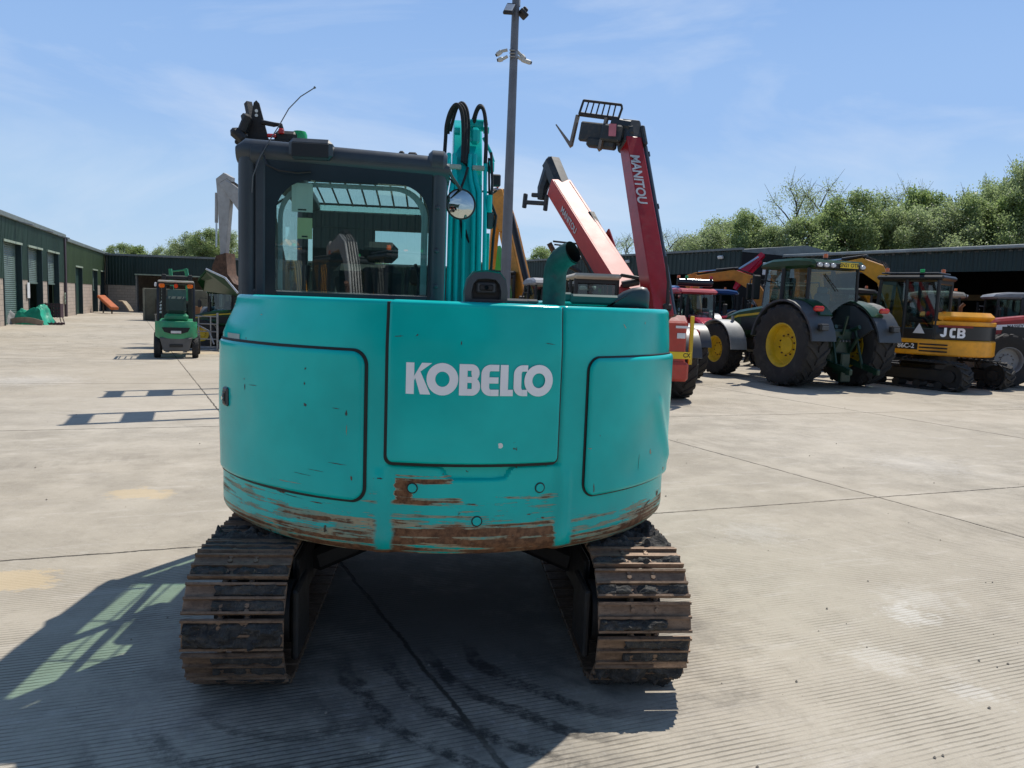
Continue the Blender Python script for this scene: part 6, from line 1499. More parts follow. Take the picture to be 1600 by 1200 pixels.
g = MB(); p = AB(1042, 480, 15.1); g.tube([p, p + Vector((.0, .0, .5)), p + Vector((-.06, .1, 1.0))], .03, 8); g.tube([p + Vector((.05, 0, -.5)), p + Vector((.02, 0, .3))], .025, 8); g.box(tuple(p), (.18, .12, .14), bev=.03); g.lathe([(.0001, .2), (.12, .17), (.16, .08), (.16, 0)], 16, 'z', M=Matrix.Translation(p + Vector((-.30, -.1, -.35)))); g.build('pivot_fittings', M_DARK, TB)
# carriage with pallet forks and load guard, built between real points near the boom tip
CR = mat('carriage_dark', (.02, .02, .02))
g = MB(); 
def bar(a, b, r=.03, m=0): g.tube([a, b], r, 6, m=m)
hz = 17.2
K_ = lambda x, y, Y=hz: AB(x, y, Y)
g = MB(); M_, L_ = frame(K_(908, 205, 17.3), K_(972, 212, 17.0)); g.box((0, L_ / 2, .0), (.14, L_ * 1.05, .42), bev=.03, M=M_); g.box((0, L_ * .55, -.22), (.25, L_ * .7, .2), bev=.04, M=M_); g.box((.05, L_ * .78, .0), (.35, L_ * .5, .36), bev=.04, M=M_); g.build('fork_carriage', CR, TB)
g = MB(); g.tube([K_(984, 200, 17), K_(955, 195, 17.1)], .16, 8); g.tube([K_(990, 208, 17), K_(950, 215, 17.1)], .17, 8); g.build('tilt_link', CR, TB)
g = MB()
tl, tr_, bl_, br_ = K_(912, 157, 17.35), K_(971, 164, 17.0), K_(905, 178, 17.3), K_(966, 186, 17.0)
g.tube([bl_, bl_.lerp(tl, .8), tl, tl.lerp(tr_, .03)], .026, 8); g.tube([tl, tr_], .030, 8); g.tube([tr_, tr_.lerp(br_, .25) + Vector((.03, 0, 0)), br_], .026, 8); g.tube([bl_, br_], .05, 8)
for i in range(1, 7): t_ = i / 7; g.tube([bl_.lerp(br_, t_), tl.lerp(tr_, t_)], .018, 6)
g.build('load_guard', M_DARK, TB)
for dx in (0, 45):
    g = MB(); c0, c1, c2 = K_(903 + dx, 180 + dx * .1, 17.3 - dx * .006), K_(892 + dx, 228 + dx * .13, 17.25 - dx * .006), K_(869 + dx, 195 + dx * .13, 18.0 - dx * .006)
    if dx: c2 = c1.lerp(c2, .25)
    g.tube([c0, c1], .05, 4); g.tube([c1, c2], [.055, .02], 4); g.build('fork', [mat('worn_steel', (.25, .19, .14), .35, .6, dirt=.5)], TB)
g = MB(); g.box((0, 0, 0), (.16, .005, .26)); o_ = g.build('pink_label', mat('faded_pink', (.5, .16, .2), .6), TB); o_.location = K_(957, 203, 16.75)
# rear face, plate, post
g = MB(); g.box((.42, -1.03, 1.15), (.70, .12, .80), bev=.04); g.box((.42, -1.08, .62), (.80, .2, .36), bev=.05); rb = g.build('tail_box', P_RED2, TB)
g = MB(); g.box((.62, -1.10, .92), (.5, .012, .13), bev=.003); pl = g.build('number_plate', M_PLATE, TB); text('plate_letters', 'CX', .11, M_BLACK, pl, Matrix.Translation((.78, -1.108, .92)) @ Matrix.Rotation(R(90), 4, 'X'), .002, sx=.85)
g = MB(); g.box((.88, -1.0, 1.2), (.07, .05, .9), bev=.01); g.build('side_post', P_YELLOW, TB)
g = MB(); g.box((.66, -1.10, 1.28), (.16, .01, .10), bev=.01); g.box((.66, -1.10, 1.44), (.22, .01, .045)); g.build('tail_label', M_WHITE, TB)
# farther one: boom leaning left, sun on its top
TA = telehandler('telehandler', 'red telehandler behind, its boom leaning left with bare tool carrier', (3.6, 19.2, 0), 8, M_BLACK)
IA = inv(TA)
def AA(x, y, Y): return IA @ at(x, y, Y)
P_GLOSS = mat('glossy_red', (.50, .05, .04), .50, var=.05)
p0, p1 = AA(985, 470, 18.6), AA(873, 292, 22.0)
o2, M2, L2_ = along(TA, 'boom', P_GLOSS, p0, p1, .64, .54, .60, .50, .02, side=(.976, .22, .04))
g = MB()
for e in (-1, 1): g.box((e * .24, L2_ * .5, .25), (.03, L2_ * .96, .03), M=M2)
g.build('boom_rib', P_GLOSS, o2)
text('lettering', 'MANITOU', .26, mat('letter_grey', (.5, .5, .5)), o2, M2 @ Matrix.Translation((-.326, L2_ * .68, -.02)) @ Matrix(((0, 0, -1, 0), (-1, 0, 0, 0), (0, 1, 0, 0), (0, 0, 0, 1))), .006, sx=.9)
hc = mat('carriage_dark', (.02, .02, .02))
g = MB(); M_, L_ = frame(AA(880, 300, 21.9), AA(862, 256, 22.5)); g.box((0, L_ * .5, 0), (.50, L_ * 1.25, .5), bev=.12, M=M_); g.build('boom_head', hc, TA)
g = MB(); g.tube([AA(860, 262, 22.5), AA(848, 295, 22.4), AA(846, 312, 22.4)], [.2, .16, .12], 8); g.build('tilt_link', hc, TA)
g = MB(); M_, L_ = frame(AA(820, 316, 22.6), AA(853, 318, 22.3)); g.box((0, L_ * .5, 0), (.12, L_, .12), bev=.02, M=M_); g.box((0, 0, .04), (.14, .1, .42), bev=.02, M=M_); g.box((0, L_, .02), (.14, .1, .46), bev=.02, M=M_); g.box((0, L_ * .6, .22), (.12, L_ * .6, .12), bev=.02, M=M_); g.build('tool_carrier', hc, TA)
g = MB(); M_, L_ = frame(AA(928, 345, 20.9), AA(943, 375, 20.4)); g.box((.1, L_ * .4, .05), (.25, L_ * 1.3, .3), bev=.06, M=M_); g.build('hose_cluster', M_DARK, TA)
g = MB(); M_, L_ = frame(AA(946, 388, 20.2), AA(938, 365, 20.5)); g.box((.12, L_ * .3, .1), (.06, L_ * 1.2, .35), bev=.02, M=M_); g.build('boom_lug', P_RED, TA)
g = MB(); g.tube([AA(958, 440, 18.4), AA(972, 430, 18.4), AA(1005, 436, 18.4)], .045, 8); g.tube([AA(972, 445, 18.5), AA(998, 440, 18.5)], .09, 8); g.build('boom_pivot', M_DARK, TA)

# --- pieces of machines seen over the deck between the booms
t1 = tractor('tractor', 'grey-framed cab of a blue tractor seen just behind the exhaust stack', (.85, 20.3, 0), 190, P_BLUE, mat('pale_cab_roof', (.30, .31, .33), .5), P_RIMG, s=.78, linkage=False, fgrey=False)
t2 = tractor('tractor', 'blue-grey tractor behind the lamp post, left of the grey-framed cab', (-1.2, 22.5, 0), 175, P_BLUE, M_HOOD, P_RIMG, s=.72, linkage=False, fgrey=False)
# red-roofed tractor facing us behind the upright boom
t3 = tractor('tractor', 'tractor with a pinkish red cab roof facing us, between the upright boom and green tractor', (6.0, 26.5, 0), 184, P_CRIM, mat('pink_red_roof', (.50, .05, .08), .35), P_RED2, s=.80, linkage=False, fgrey=False)
g = MB(); g.cyl((-.75, .9, 3.36), (.75, .9, 3.36), .16, n=18); g.build('roof_tank', mat('tank_dark', (.05, .055, .06), .15, .5), t3)
beacon(t3, .7, .9, 3.5, M_AMBER, 1.2); beacon(t3, .35, .9, 3.5, M_GLENS, 1.2); beacon(t3, -.7, .9, 3.5, M_REDL, 1.2)
# crimson front loader arms raised behind the green tractor
cl = tractor('tractor', 'crimson tractor with raised loader arms standing in front of the shed sign', (10.4, 29.5, 0), 75, P_CRIM, P_CRIM, P_RIMG, s=.85, linkage=False, fgrey=False)
IC = inv(cl)
def AC(x, y, Y): return (IC @ at(x, y, Y)) / .85
for d in (0, .9):
    g = MB(); g.tube([AC(1192, 398, 28.6 + d), AC(1165, 424, 28.4 + d), AC(1128, 432, 28.2 + d)], [.15, .20, .15], 4); g.tube([AC(1188, 408, 28.5 + d), AC(1155, 440, 28.4 + d), AC(1148, 452, 28.4 + d)], [.14, .16, .1], 4); g.build('loader_arm', P_CRIM, cl)
    g = MB(); g.cyl(AC(1185, 402, 28.5 + d), AC(1140, 430, 28.3 + d), .06, n=8); g.build('loader_ram', M_CHROME, cl)
# red tractor at the right edge
MF = tractor('tractor', 'red tractor with silver side lettering at the right edge', (16.2, 20.9, 0), 82, P_RED, mat('silver_roof', (.30, .31, .32), .35), P_RIMG, linkage=False, fgrey=False)
g = MB(); g.prism([(1.2, 1.62), (1.2, 1.80), (2.9, 1.66), (3.3, 1.56), (3.3, 1.50), (2.9, 1.52)], .403, .41, 'x'); g.prism([(1.2, 1.62), (1.2, 1.80), (2.9, 1.66), (3.3, 1.56), (3.3, 1.50), (2.9, 1.52)], -.41, -.403, 'x'); sp_ = g.build('side_band', M_LETTER, MF)
text('lettering', 'MASSEY FERGUSON', .12, M_BLACK, sp_, Matrix(((0, 0, -1, -.413), (-1, 0, 0, 2.1), (.085, 1, 0, 1.665), (0, 0, 0, 1))), .003)
MF['label'] = 'red tractor facing left at the right edge, a silver band along its bonnet'
# rows parked in the shade of the right-hand sheds
row = [(11.9, 25.9, 70, P_LGREEN, M_BLACK, 'green tractor with a black roof in the shed shade behind the yellow digger'), (14.6, 25.3, 60, P_CRIM, P_BEIGE, 'tractor with a beige roof in shade left of the red tractor'), (9.0, 33.0, 110, P_BLUE, P_BLUE, 'blue tractor under the shed behind the green tractor bonnet'),
       (16.6, 24.3, 75, P_RED, mat('silver_roof', (.30, .31, .32), .35), 'silver-roofed red tractor half hidden behind the nearer red bonnet'), (5.9, 30.5, 160, P_BLUE, P_BLUE, 'blue-roofed tractor deep in shade behind the pinkish roofed one'), (3.5, 34.0, 200, P_GREEN, P_BEIGE, 'green tractor in the shade behind the beige-roofed telehandler'), (.5, 37, 170, P_RED, P_RED, 'red tractor far off behind the left raised boom')]
for x, y, a, b, r_, lab in row: tractor('tractor', lab, (x, y, 0), a, b, r_, P_RIMG if b is not P_GREEN else P_YELLOW, group='tractors parked at the right-hand sheds', s=.86, linkage=False, fgrey=False)
# bright green boom between the teal boom and the lamp post
gb = thing('loader_tractor', 'bright green loader standing far off between teal boom and lamp post', 'loader', (-.55, 27, 0), 0)
g = MB(); I_ = Vector((-.55, 27, 0)); g.tube([at(776, 385, 27) - I_, at(779, 400, 27) - I_, at(784, 430, 27.2) - I_, at(788, 470, 27.4) - I_], [.14, .2, .22, .2], 4); g.build('boom', P_LGREEN, gb)
g = MB(); g.box((0, .6, 1.2), (1.6, 2.6, 1.0), bev=.1); g.box((0, .6, 2.0), (1.2, 1.2, .8), bev=.1); g.build('body', P_LGREEN, gb)
for x in (-.8, .8):
    for y in (-.4, 1.6): wheel(gb, x, y, .6, .4, .3, P_YELLOW, 18)
# dark folding frame of a field implement behind the exhaust
im = thing('implement_frame', 'rusty dark lattice loader frame sticking up left of the leaning red boom', 'implement', (1.6, 26, 0), 0)
I_ = Vector((1.6, 26, 0)); ap = lambda x, y, Y=26: at(x, y, Y) - I_
for pts, r_ in (([(858, 380), (866, 395), (880, 410)], .10), ([(864, 377), (902, 381)], .035), ([(866, 382), (900, 386)], .03), ([(868, 398), (880, 388), (886, 396)], .04), ([(880, 410), (905, 425), (925, 455)], .09), ([(902, 378), (908, 396), (925, 430)], .06), ([(905, 380), (913, 380)], .12), ([(882, 395), (900, 412)], .03)):
    g = MB(); g.tube([ap(*p) for p in pts], r_, 6); g.build('frame_bar', M_RUST if r_ > .09 else M_DARK, im)
g = MB(); g.box((1.5, 0, 1.0), (2.0, 1.6, 1.4), bev=.1); g.build('base', M_RUST, im)

# ------------------------------------------------------------------ lamp post
lp = thing('lamp_post', 'tall grey steel lamp post behind the teal boom with floodlights and cameras', 'lamp post', (-.19, 14, 0), 0)
g = MB(); g.tube([(0, 0, 0), (0, 0, 3), (.012, 0, 7.6)], [.095, .09, .062], 16); g.cyl((0, 0, 0), (0, 0, .03), .2, n=20); g.build('pole', mat('post_grey', (.15, .16, .18), .5, .3, var=.1), lp)
L0 = Vector((-.19, 14, 0)); lq = lambda x, y, Y=14: at(x, y, Y) - L0
g = MB(); Mx = Matrix.Translation(lq(797, 14, 13.82)) @ Euler((R(-35), R(8), R(-18))).to_matrix().to_4x4(); g.box((0, 0, 0), (.19, .06, .26), 0, .015, M=Mx); g.box((0, -.034, -.0), (.15, .01, .17), 1, .003, M=Mx); fl = g.build('flood_lamp', [M_BLACK, M_CLENS], lp)
g = MB(); Mx = Matrix.Translation(lq(817, 22, 14.0)) @ Euler((R(0), R(38), R(20))).to_matrix().to_4x4(); g.box((0, 0, 0), (.17, .2, .07), 0, .015, M=Mx); g.box((-.02, 0, .07), (.1, .14, .08), 0, .02, M=Mx); g.build('flood_lamp', M_BLACK, lp)
g = MB(); g.tube([lq(800, 6), lq(812, 10)], .02, 6); g.box(tuple(lq(811, 5)), (.05, .05, .12), 1, .01); g.build('lamp_bracket', [M_DARK, M_CLENS], lp)
WC = mat('camera_white', (.50, .50, .47), .5, var=.1)
for (a, b, c) in (((793, 78), (784, 80), (776, 86)), ((793, 88), (786, 92), (778, 94)), ((806, 78), (814, 86), (820, 92)), ((807, 88), (815, 93), (829, 98))):
    g = MB(); g.tube([lq(*a), lq(*b)], .028, 8); M_, L_ = frame(lq(*b), lq(*c)); g.box((0, L_ * .5, 0), (.07, L_ * 1.1, .075), 0, .02, M=M_); g.box((0, L_ * 1.08, 0), (.055, .02, .055), 1, .01, M=M_); g.build('security_camera', [WC, M_BLACK], lp)
g = MB()
for y in (78, 83, 88): g.tube([lq(796, y, 13.9), lq(805, y + .3, 13.9)], .012, 6)
g.box(tuple(lq(798, 83, 13.95)), (.02, .05, .2)); g.box(tuple(lq(807, 86, 13.97)), (.04, .06, .12)); g.build('bracket_band', M_STEEL, lp)

# ------------------------------------------------------------------ left side of the yard
# green forklift seen from behind
fk = thing('forklift', 'mint green forklift seen from behind in the left middle distance', 'forklift', (-9.02, 20.2, 0), 23); fk.scale = (.95, .95, .95)
g = MB(); cwp = [(-.54, .40), (-.56, .60), (-.56, .98), (-.50, 1.06), (.50, 1.06), (.56, .98), (.56, .60), (.54, .40)]
def cw_f(u, v):
    x = -.54 + 1.08 * u; z = .60 + .42 * v; e = abs(2 * u - 1) ** 4; y = -.48 + .30 * e - .05 * math.sin(v * PI) * (1 - e)
    zz = z if v > .5 else z - (.5 - v) * .30 * (1 - abs(2 * u - 1) ** 2)
    return (x, y, zz)
g.grid(cw_f, 25, 12); g.box((0, .05, .82), (1.06, .75, .40), bev=.08); cwt = g.build('counterweight', P_MINT, fk, ang=50)
g = MB(); g.add([(-.36, -.545, .86), (.36, -.545, .86), (.30, -.55, .74), (.10, -.555, .68), (-.10, -.555, .68), (-.30, -.55, .74)], [[5, 4, 3, 2, 1, 0][::-1]]); g.build('grille', M_GASK, cwt, ang=0)
g = MB(); g.box((0, -.565, .735), (.26, .012, .07), bev=.003); g.build('plate', M_CLENS, cwt)
g = MB(); g.prism([(-.42, .58), (.42, .58), (.32, .20), (-.32, .20)], -.50, -.1, 'y', bev=.03); g.box((0, -.51, .36), (.34, .03, .08), 1, .01); g.build('lower_frame', [mat('dusty_grey', (.12, .12, .115), .8), M_BLACK], fk)
for x in (-.50, .50): wheel(fk, x * .97, -.14, .28, .17, .13, M_DARK, 14)
for x in (-.52, .52): wheel(fk, x, 1.35, .32, .22, .16, M_DARK, 14)
g = MB(); g.box((0, .8, .75), (1.0, 1.3, .6), bev=.08); g.box((0, .25, 1.12), (.62, .6, .20), bev=.06); g.build('body', P_MINT, fk)
g = MB(); g.box((0, .22, 1.28), (.5, .5, .14), bev=.06); g.box((0, .0, 1.48), (.52, .14, .46), bev=.07); st = g.build('seat', mat('seat_dark_green', (.02, .05, .045), .6), fk)
g = MB()
for x in (-.46, .46): g.tube([(x, -.15, 1.0), (x, -.05, 1.9), (x * .96, .05, 2.08), (x * .96, 1.05, 2.12), (x, 1.25, 1.0)], .035, 8)
g.tube([(-.46, 1.05, 2.12), (.46, 1.05, 2.12)], .03, 8); g.tube([(-.46, .03, 2.06), (.46, .03, 2.06)], .04, 8)
for i in range(6): x = -.36 + i * .144; g.tube([(x, .05, 2.08), (x, 1.05, 2.12)], .016, 6)
g.build('overhead_guard', M_BLACK, fk)
g = MB(); g.box((0, .0, 2.12), (.92, .12, .06), bev=.02); g.build('guard_cover', mat('cream_cover', (.45, .42, .36), .6), fk)
for x in (-.36, 0, .36): g = MB(); g.box((x, -.05, 2.0), (.15 if x else .10, .09, .12), bev=.03); g.build('tail_lamp', M_AMBER if x else mat('orange_red_lens', (.8, .06, .01), .2), fk)
g = MB(); g.box((-.52, .0, 2.02), (.06, .06, .12), bev=.02); g.build('side_lamp', M_CLENS, fk)
g = MB()
for x in (-.36, .36): g.box((x, 1.65, 1.25), (.12, .14, 2.2), bev=.02)
for z in (.4, 1.3, 2.25): g.box((0, 1.68, z), (.8, .06, .12), bev=.02)
g.cyl((-.15, 1.62, .3), (-.15, 1.62, 2.0), .05, n=10); g.box((0, 1.8, 1.2), (.95, .06, .6)); g.build('mast', M_DARK, fk)
for x in (-.25, .25): g = MB(); g.box((x, 1.9, .6), (.1, .05, 1.0)); g.box((x, 2.4, .1), (.1, 1.0, .04)); g.build('fork', M_DARK, fk)
for x in (-.45, .45):
    g = MB()
    for k in range(7): g.tube([(x, 1.15, 1.2 + k * .1), (x + .02, 1.16, 1.26 + k * .1)], .03, 5)
    g.build('coiled_hose', M_CLENS, fk)
g = MB(); g.box((0, 1.2, 1.75), (.5, .02, .3)); g.build('front_screen', mat('screen_teal', (.07, .14, .14), .3), fk)

# tractor with raised loader frame hidden behind the forklift
lt = tractor('tractor', 'green tractor directly behind the forklift, its loader frame raised above it', (-10.0, 26.5, 0), 185, P_GREEN, P_GREEN, P_YELLOW, s=.6, linkage=False, fgrey=False)
IL = inv(lt); AL = lambda x, y, Y=26.0: (IL @ at(x, y, Y)) / .6
for pts in ([(266, 420), (268, 442), (270, 470)], [(291, 420), (293, 442), (292, 470)], [(268, 434), (290, 434)], [(270, 424), (288, 422)], [(289, 420), (292, 428), (295, 445)]):
    g = MB(); g.tube([AL(*p) for p in pts], .10 if pts[0][1] != 424 else .05, 6); g.build('loader_arm', P_MINT, lt)
# green machine with its bonnet propped open
ob = tractor('tractor', 'low green machine with its bonnet propped wide open, beside the teal excavator', (-8.2, 24.8, 0), 96, P_GREEN, P_GREEN, P_YELLOW, stripe=P_YELLOW, s=.62, linkage=False, fgrey=False, cab=False)
IO = inv(ob); AO = lambda x, y, Y=24.3: (IO @ at(x, y, Y)) / .62
g = MB(); q = [AO(309, 440), AO(322, 424, 24.0), AO(352, 438, 23.9), AO(372, 462, 23.9), AO(345, 450, 25.0), AO(318, 455, 25.0)]
n_ = Vector((0, 0, .12)); g.add([tuple(p) for p in q] + [tuple(p + n_) for p in q], [[0, 1, 2, 3, 4, 5], [11, 10, 9, 8, 7, 6]] + [[i, (i + 1) % 6, 6 + (i + 1) % 6, 6 + i] for i in range(6)]); g.build('raised_bonnet', P_GREEN, ob, ang=0)
g = MB(); g.tube([tuple(q[1] + n_), tuple(q[2] + n_), tuple(q[3] + n_)], .05, 6); g.build('bonnet_edge', M_CLENS, ob)
t5 = tractor('tractor', 'red-roofed tractor behind the propped-open green bonnet', (-9.6, 29.5, 0), 170, P_RED, P_RED, P_RIMG, s=.72, linkage=False, fgrey=False)
# galvanised cage gate
cg_ = thing('mesh_cage', 'galvanised tube cage standing just right of the forklift', 'cage', (-9.55, 22.9, 0), 6)
g = MB()
for z in (.12, .35, .58, .81, 1.04): g.tube([(-.35, 0, z), (.55, 0, z)], .018, 6)
for x in (-.35, -.0, .35): g.tube([(x, 0, .1), (x, 0, 1.06)], .018, 6)
g.tube([(.55, 0, .0), (.55, 0, 1.15)], .035, 8); g.tube([(-.35, 0, .75), (-.05, -.02, .78), (.3, -.02, .6), (.45, -.02, .2)], .025, 6); g.build('panel', M_STEEL, cg_)
g = MB()
for y in (0, .8): g.tube([(.55, y, .02), (-.35, y, .02)], .025, 6)
g.tube([(.55, 0, .3), (1.5, .2, .3)], .03, 6); g.build('base_rail', M_STEEL, cg_)
# white digger, arm hanging behind the teal cab
wd, uw, Hw = digger('excavator', 'white digger with its boom held high, half hidden behind the teal excavator cab', (-7.0, 25.0, 0), 78, 0, P_PGREY, M_DARK, P_PGREY, pose='reach', bucketm=M_RUST, reach=1.18)

# stone-coloured container with things in front
bx = thing('concrete_block_stack', 'drab olive box trailer standing before the far shed', 'container', (-21.2, 44.6, 0), 8)
g = MB(); g.box((1.2, .6, .95), (3.6, 1.3, 1.9), bev=.05); g.build('body', mat('drab_olive', (.13, .13, .095), .8, dirt=.4), bx); bx.name = 'box_trailer'
g = MB(); g.box((-.55, -.06, .95), (.12, .08, 1.9)); g.build('corner_post', mat('drab_light', (.22, .22, .17), .8), bx)
g = MB(); g.box((1.0, -.35, .85), (1.5, .5, 1.2), bev=.2); o_ = tag(g.build('black_tank', M_BLACK, None), 'black box with rounded corners in front of the olive trailer', 'tank'); o_.location = bx.location
g = MB(); g.box((2.4, -.35, .8), (1.0, .3, .9), bev=.02); o_ = tag(g.build('chipboard_crate', mat('chipboard', (.22, .11, .05), .8), None), 'brown crate leaning beside the black box, left of the forklift', 'crate'); o_.location = bx.location + Vector((0, 0, -.3))
tb = thing('trestle', 'small pale trestle on the concrete before the black box', 'trestle', (-20.0, 43.2, 0), 0)
g = MB(); g.box((0, 0, .42), (.95, .3, .06)); g.build('top', M_STEEL, tb)
for x in (-.42, .42): g = MB(); g.box((x, 0, .2), (.06, .25, .4)); g.build('leg', M_STEEL, tb)
# orange conveyor, items in the shed
cv = thing('conveyor', 'orange conveyor ramp leaning down beside the far corner', 'conveyor', (0, 0, 0), 0)
a, b = at(158, 464, 56), at(179, 483, 54); M_, L_ = frame(a, b); g = MB(); g.box((0, L_ / 2, .05), (.55, L_ * 1.0, .22), bev=.04, M=M_); g.build('belt_frame', mat('conveyor_orange', (.48, .12, .03), .6), cv)
for t_ in (.15, .8): p = a.lerp(b, t_); g = MB(); g.tube([(p.x, p.y, 0), tuple(p)], .05, 6); g.build('support', M_DARK, cv)
hp = thing('bent_board', 'curved tan board propped in front of the open far shed', 'board', (0, 0, 0), 0)
g = MB(); pts = [at(188, 470, 56), at(194, 471, 56), (at(200, 478, 56)), at(205, 486, 56)]
for i in range(3): M_, L_ = frame(pts[i], pts[i + 1]); g.box((0, L_ / 2, 0), (.6, L_ * 1.04, .06), M=M_)
g.build('board', mat('tan_board', (.36, .28, .18), .7), hp)
for (x, y, Y, sx, sz, c, lab, nm) in ((196, 474, 64, 1.6, 1.6, 'rack_yellow', 'yellow block inside the open far shed', 'yellow_skip'), (173, 476, 62.5, 1.3, 1.3, 'machine_red', 'red cabinet inside the open far shed', 'red_cabinet'), (186, 476, 63, 1.5, 1.2, 'dark_steel', 'black heap between the red cabinet and yellow block', 'scrap_bin')):
    p = at(x, y, Y); o_ = thing(nm, lab, 'bin', (p.x, p.y, 0)); g = MB(); g.prism([(-sx / 2 * .85, 0), (sx / 2 * .85, 0), (sx / 2, sz), (-sx / 2, sz)], -.6, .6, 'y', bev=.04); g.build('body', MATS[c], o_); g = MB(); g.box((0, 0, sz + .03), (sx * 1.05, 1.25, .08), bev=.02); g.build('rim', M_DARK, o_)
# crumpled green tarpaulin over a stack
from mathutils import noise as mno
def crumple(name, label, cat, loc, w, d, h, mt, seed, rz=20, lean=0):
    g = MB()
    def f(u, v):
        a = 2 * PI * u; r_ = v; x = math.cos(a) * w / 2 * (1 - (1 - min(1, r_ * 1.0)) ** 1) ; y = math.sin(a) * d / 2 * r_
        sq = 1 / max(abs(math.cos(a)), abs(math.sin(a))) ** .6; x *= sq; y *= sq
        n1 = mno.fractal(Vector((x * 1.3 + seed, y * 1.3, seed)), 1.0, 2.0, 4); rid = abs(mno.noise(Vector((x * 2.4, y * 2.4 + seed, 1.3)))); 
        z = h * (1 - max(0, (r_ - .55) / .45) ** 1.4) * (.78 + .45 * n1 + lean * x / w) - rid * .22 * h
        return (x + .12 * n1, y + .1 * mno.noise(Vector((x * 3, y * 3, seed))), max(0, z) if v < .99 else 0)
    g.grid(f, 64, 26); o = g.build(name, mt, None, loc, (0, 0, rz), ang=18); return tag(o, label, cat)
TARP = mat('tarpaulin_green', (.012, .36, .22), .45, var=.15, dirt=.15)
crumple('tarpaulin', 'crumpled bright green tarpaulin heaped before the shutter bays', 'tarpaulin', (-22.45, 35.2, 0), 1.9, 1.5, .85, TARP, 3, 10, .45)
crumple('bulk_bag', 'bulging pale grey bulk bag at the left edge before the unit', 'bag', (-23.3, 34.3, 0), 1.2, 1.2, 1.0, mat('bag_grey', (.26, .26, .25), .8, dirt=.4), 8, 0)
o_ = thing('plank', 'curved weathered board lying under the green tarpaulin edge', 'board', (-22.2, 34.3, 0), 8); g = MB()
for i in range(8): a = -1 + 2 * (i + .5) / 8; g.box((a * .75, 0, .22 - .16 * a * a), (.21, .05, .26), rot=(0, a * 18, 0))
g.build('board', mat('weathered_board', (.30, .24, .19), .8), o_)
# purple-brown wire trolley
tr = thing('wire_trolley', 'purple-brown slatted trolley right of the green tarpaulin', 'trolley', (-21.95, 36.0, 0), 14); tr.scale = (.62, .62, .72)
g = MB()
for z in (.5, .72, .94, 1.16, 1.3):
    for y in (-.35, .35): g.box((0, y, z), (1.25, .03, .10))
for x in [-.6 + i * .2 for i in range(7)]:
    for y in (-.37, .37): g.box((x, y, .9), (.035, .03, .95))
for x in (-.62, .62): g.box((x, 0, .9), (.03, .7, .9))
g.build('basket', mat('purple_brown', (.055, .025, .035), .7), tr)
for x in (-.55, .55):
    for y in (-.3, .3): g = MB(); g.tube([(x, y, .5), (x * 1.25, y * 1.2, .02)], .03, 6); g.build('leg', mat('purple_brown', (.055, .025, .035), .7), tr)
pp = thing('pallet', 'flat slatted pallet on the ground beside the purple-brown trolley', 'pallet', (-21.6, 35.3, 0), 20); pp.scale = (.5, .6, 1)
g = MB()
for i in range(7): g.box((-.9 + i * .3, 0, .10), (.14, 1.0, .03), rot=(0, 0, 12))
g.box((0, .4, .05), (2.0, .1, .08)); g.box((0, -.4, .05), (2.0, .1, .08)); g.build('slats', mat('purple_brown', (.055, .025, .035), .7), pp)

# machines added behind the photographer to supply reflections in the rear cab glass
GB = 'machines added behind the photographer for reflections'
for (x, y, rz, pose, c, lab) in ((-3.1, -7.5, 150, 'arch', P_PGREY, 'left grey digger added behind the photographer to be mirrored in the cab glass'), (-.6, -7.8, 165, 'arch', P_PGREY, 'right grey digger added behind the photographer to be mirrored in the cab glass'), (-1.9, -10.5, 160, 'arch', P_DIG, 'yellow digger added behind the photographer to be mirrored low in the cab glass')):
    digger('excavator', lab, (x, y, 0), rz, 0, c, M_DARK, c, pose=pose, group=GB)
tractor('tractor', 'red tractor added behind the photographer to be mirrored in the cab glass', (1.6, -9.0, 0), 175, P_RED, P_RED, P_RIMG, group=GB, linkage=False, fgrey=False)

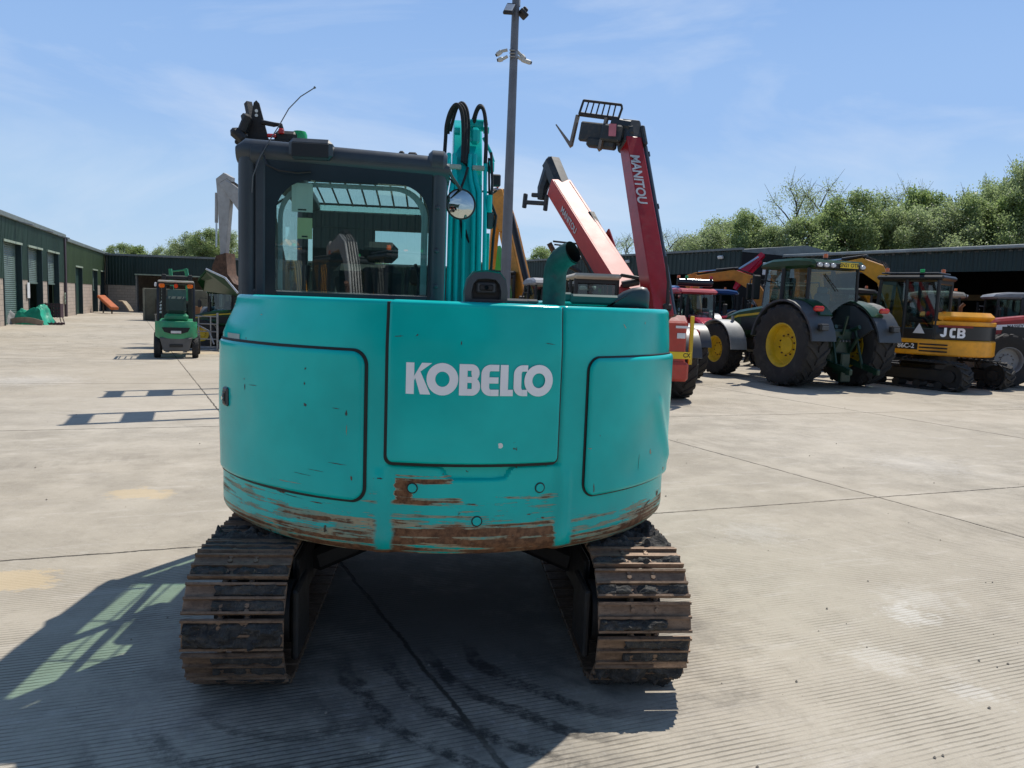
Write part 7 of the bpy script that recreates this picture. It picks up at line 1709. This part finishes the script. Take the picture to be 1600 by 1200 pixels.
# small stones and crumbs of mud
rs = random.Random(11); g = MB()
for i in range(170):
    Y = 2.4 + 26 * rs.random() ** 2.2; X = rs.uniform(-.85, .85) * Y; s = rs.uniform(.0025, .008) * (1 + Y * .05)
    vs = [(X + s * rs.uniform(.7, 1.2) * a, Y + s * rs.uniform(.7, 1.2) * b, s * (c + .45)) for a, b, c in ((1, 0, 0), (0, 1, 0), (-1, 0, 0), (0, -1, 0), (.1, .1, .8), (0, 0, -.4))]
    g.add(vs, [[0, 1, 4], [1, 2, 4], [2, 3, 4], [3, 0, 4], [1, 0, 5], [2, 1, 5], [3, 2, 5], [0, 3, 5]])
tag(g.build('grit', mat('stone_brown', (.30, .26, .21), .9), ang=0), 'loose stones and mud crumbs scattered over the concrete', 'grit', kind='stuff')

# two unseen leaning frames, made up to cast the ladder-like shadows at left
for (ax, ay, bx, by, zt, lab) in ((-4.28, 12.17, -4.62, 12.97, 4.72, 'nearer leaning frame, added unseen behind the teal cab to cast the nearer ladder-like shadow'), (-5.2, 14.76, -5.5, 15.5, 4.7, 'farther leaning frame, added unseen behind the teal cab to cast the farther ladder-like shadow')):
    m_ = thing('shadow_frame', lab, 'forklift mast', (ax, ay, 0), 0, 'shadow-casting frames added behind the teal excavator'); d_ = Vector((.84, -.6, -3)) / 3
    A = Vector((0, 0, zt)); B = Vector((bx - ax, by - ay, zt)); L_ = zt - .25
    for p in (A, B): g = MB(); g.tube([p, p + d_ * L_], .065, 4); g.build('rail', M_DARK, m_)
    for (u, v) in ((.02, .38), (.95, 1.5)):
        g = MB(); a, b, c, e = A + d_ * u, B + d_ * u, B + d_ * v, A + d_ * v; n_ = Vector((.03, 0, 0)); g.add([a, b, c, e, a + n_, b + n_, c + n_, e + n_], [[0, 1, 2, 3], [7, 6, 5, 4], [0, 4, 5, 1], [1, 5, 6, 2], [2, 6, 7, 3], [3, 7, 4, 0]]); g.build('cross_plate', M_DARK, m_)
    g = MB(); q = A.lerp(B, .5) + d_ * L_; g.box((q.x + .6, q.y, .5), (1.5, 1.0, .7), bev=.06); g.build('base', P_DIG2, m_)
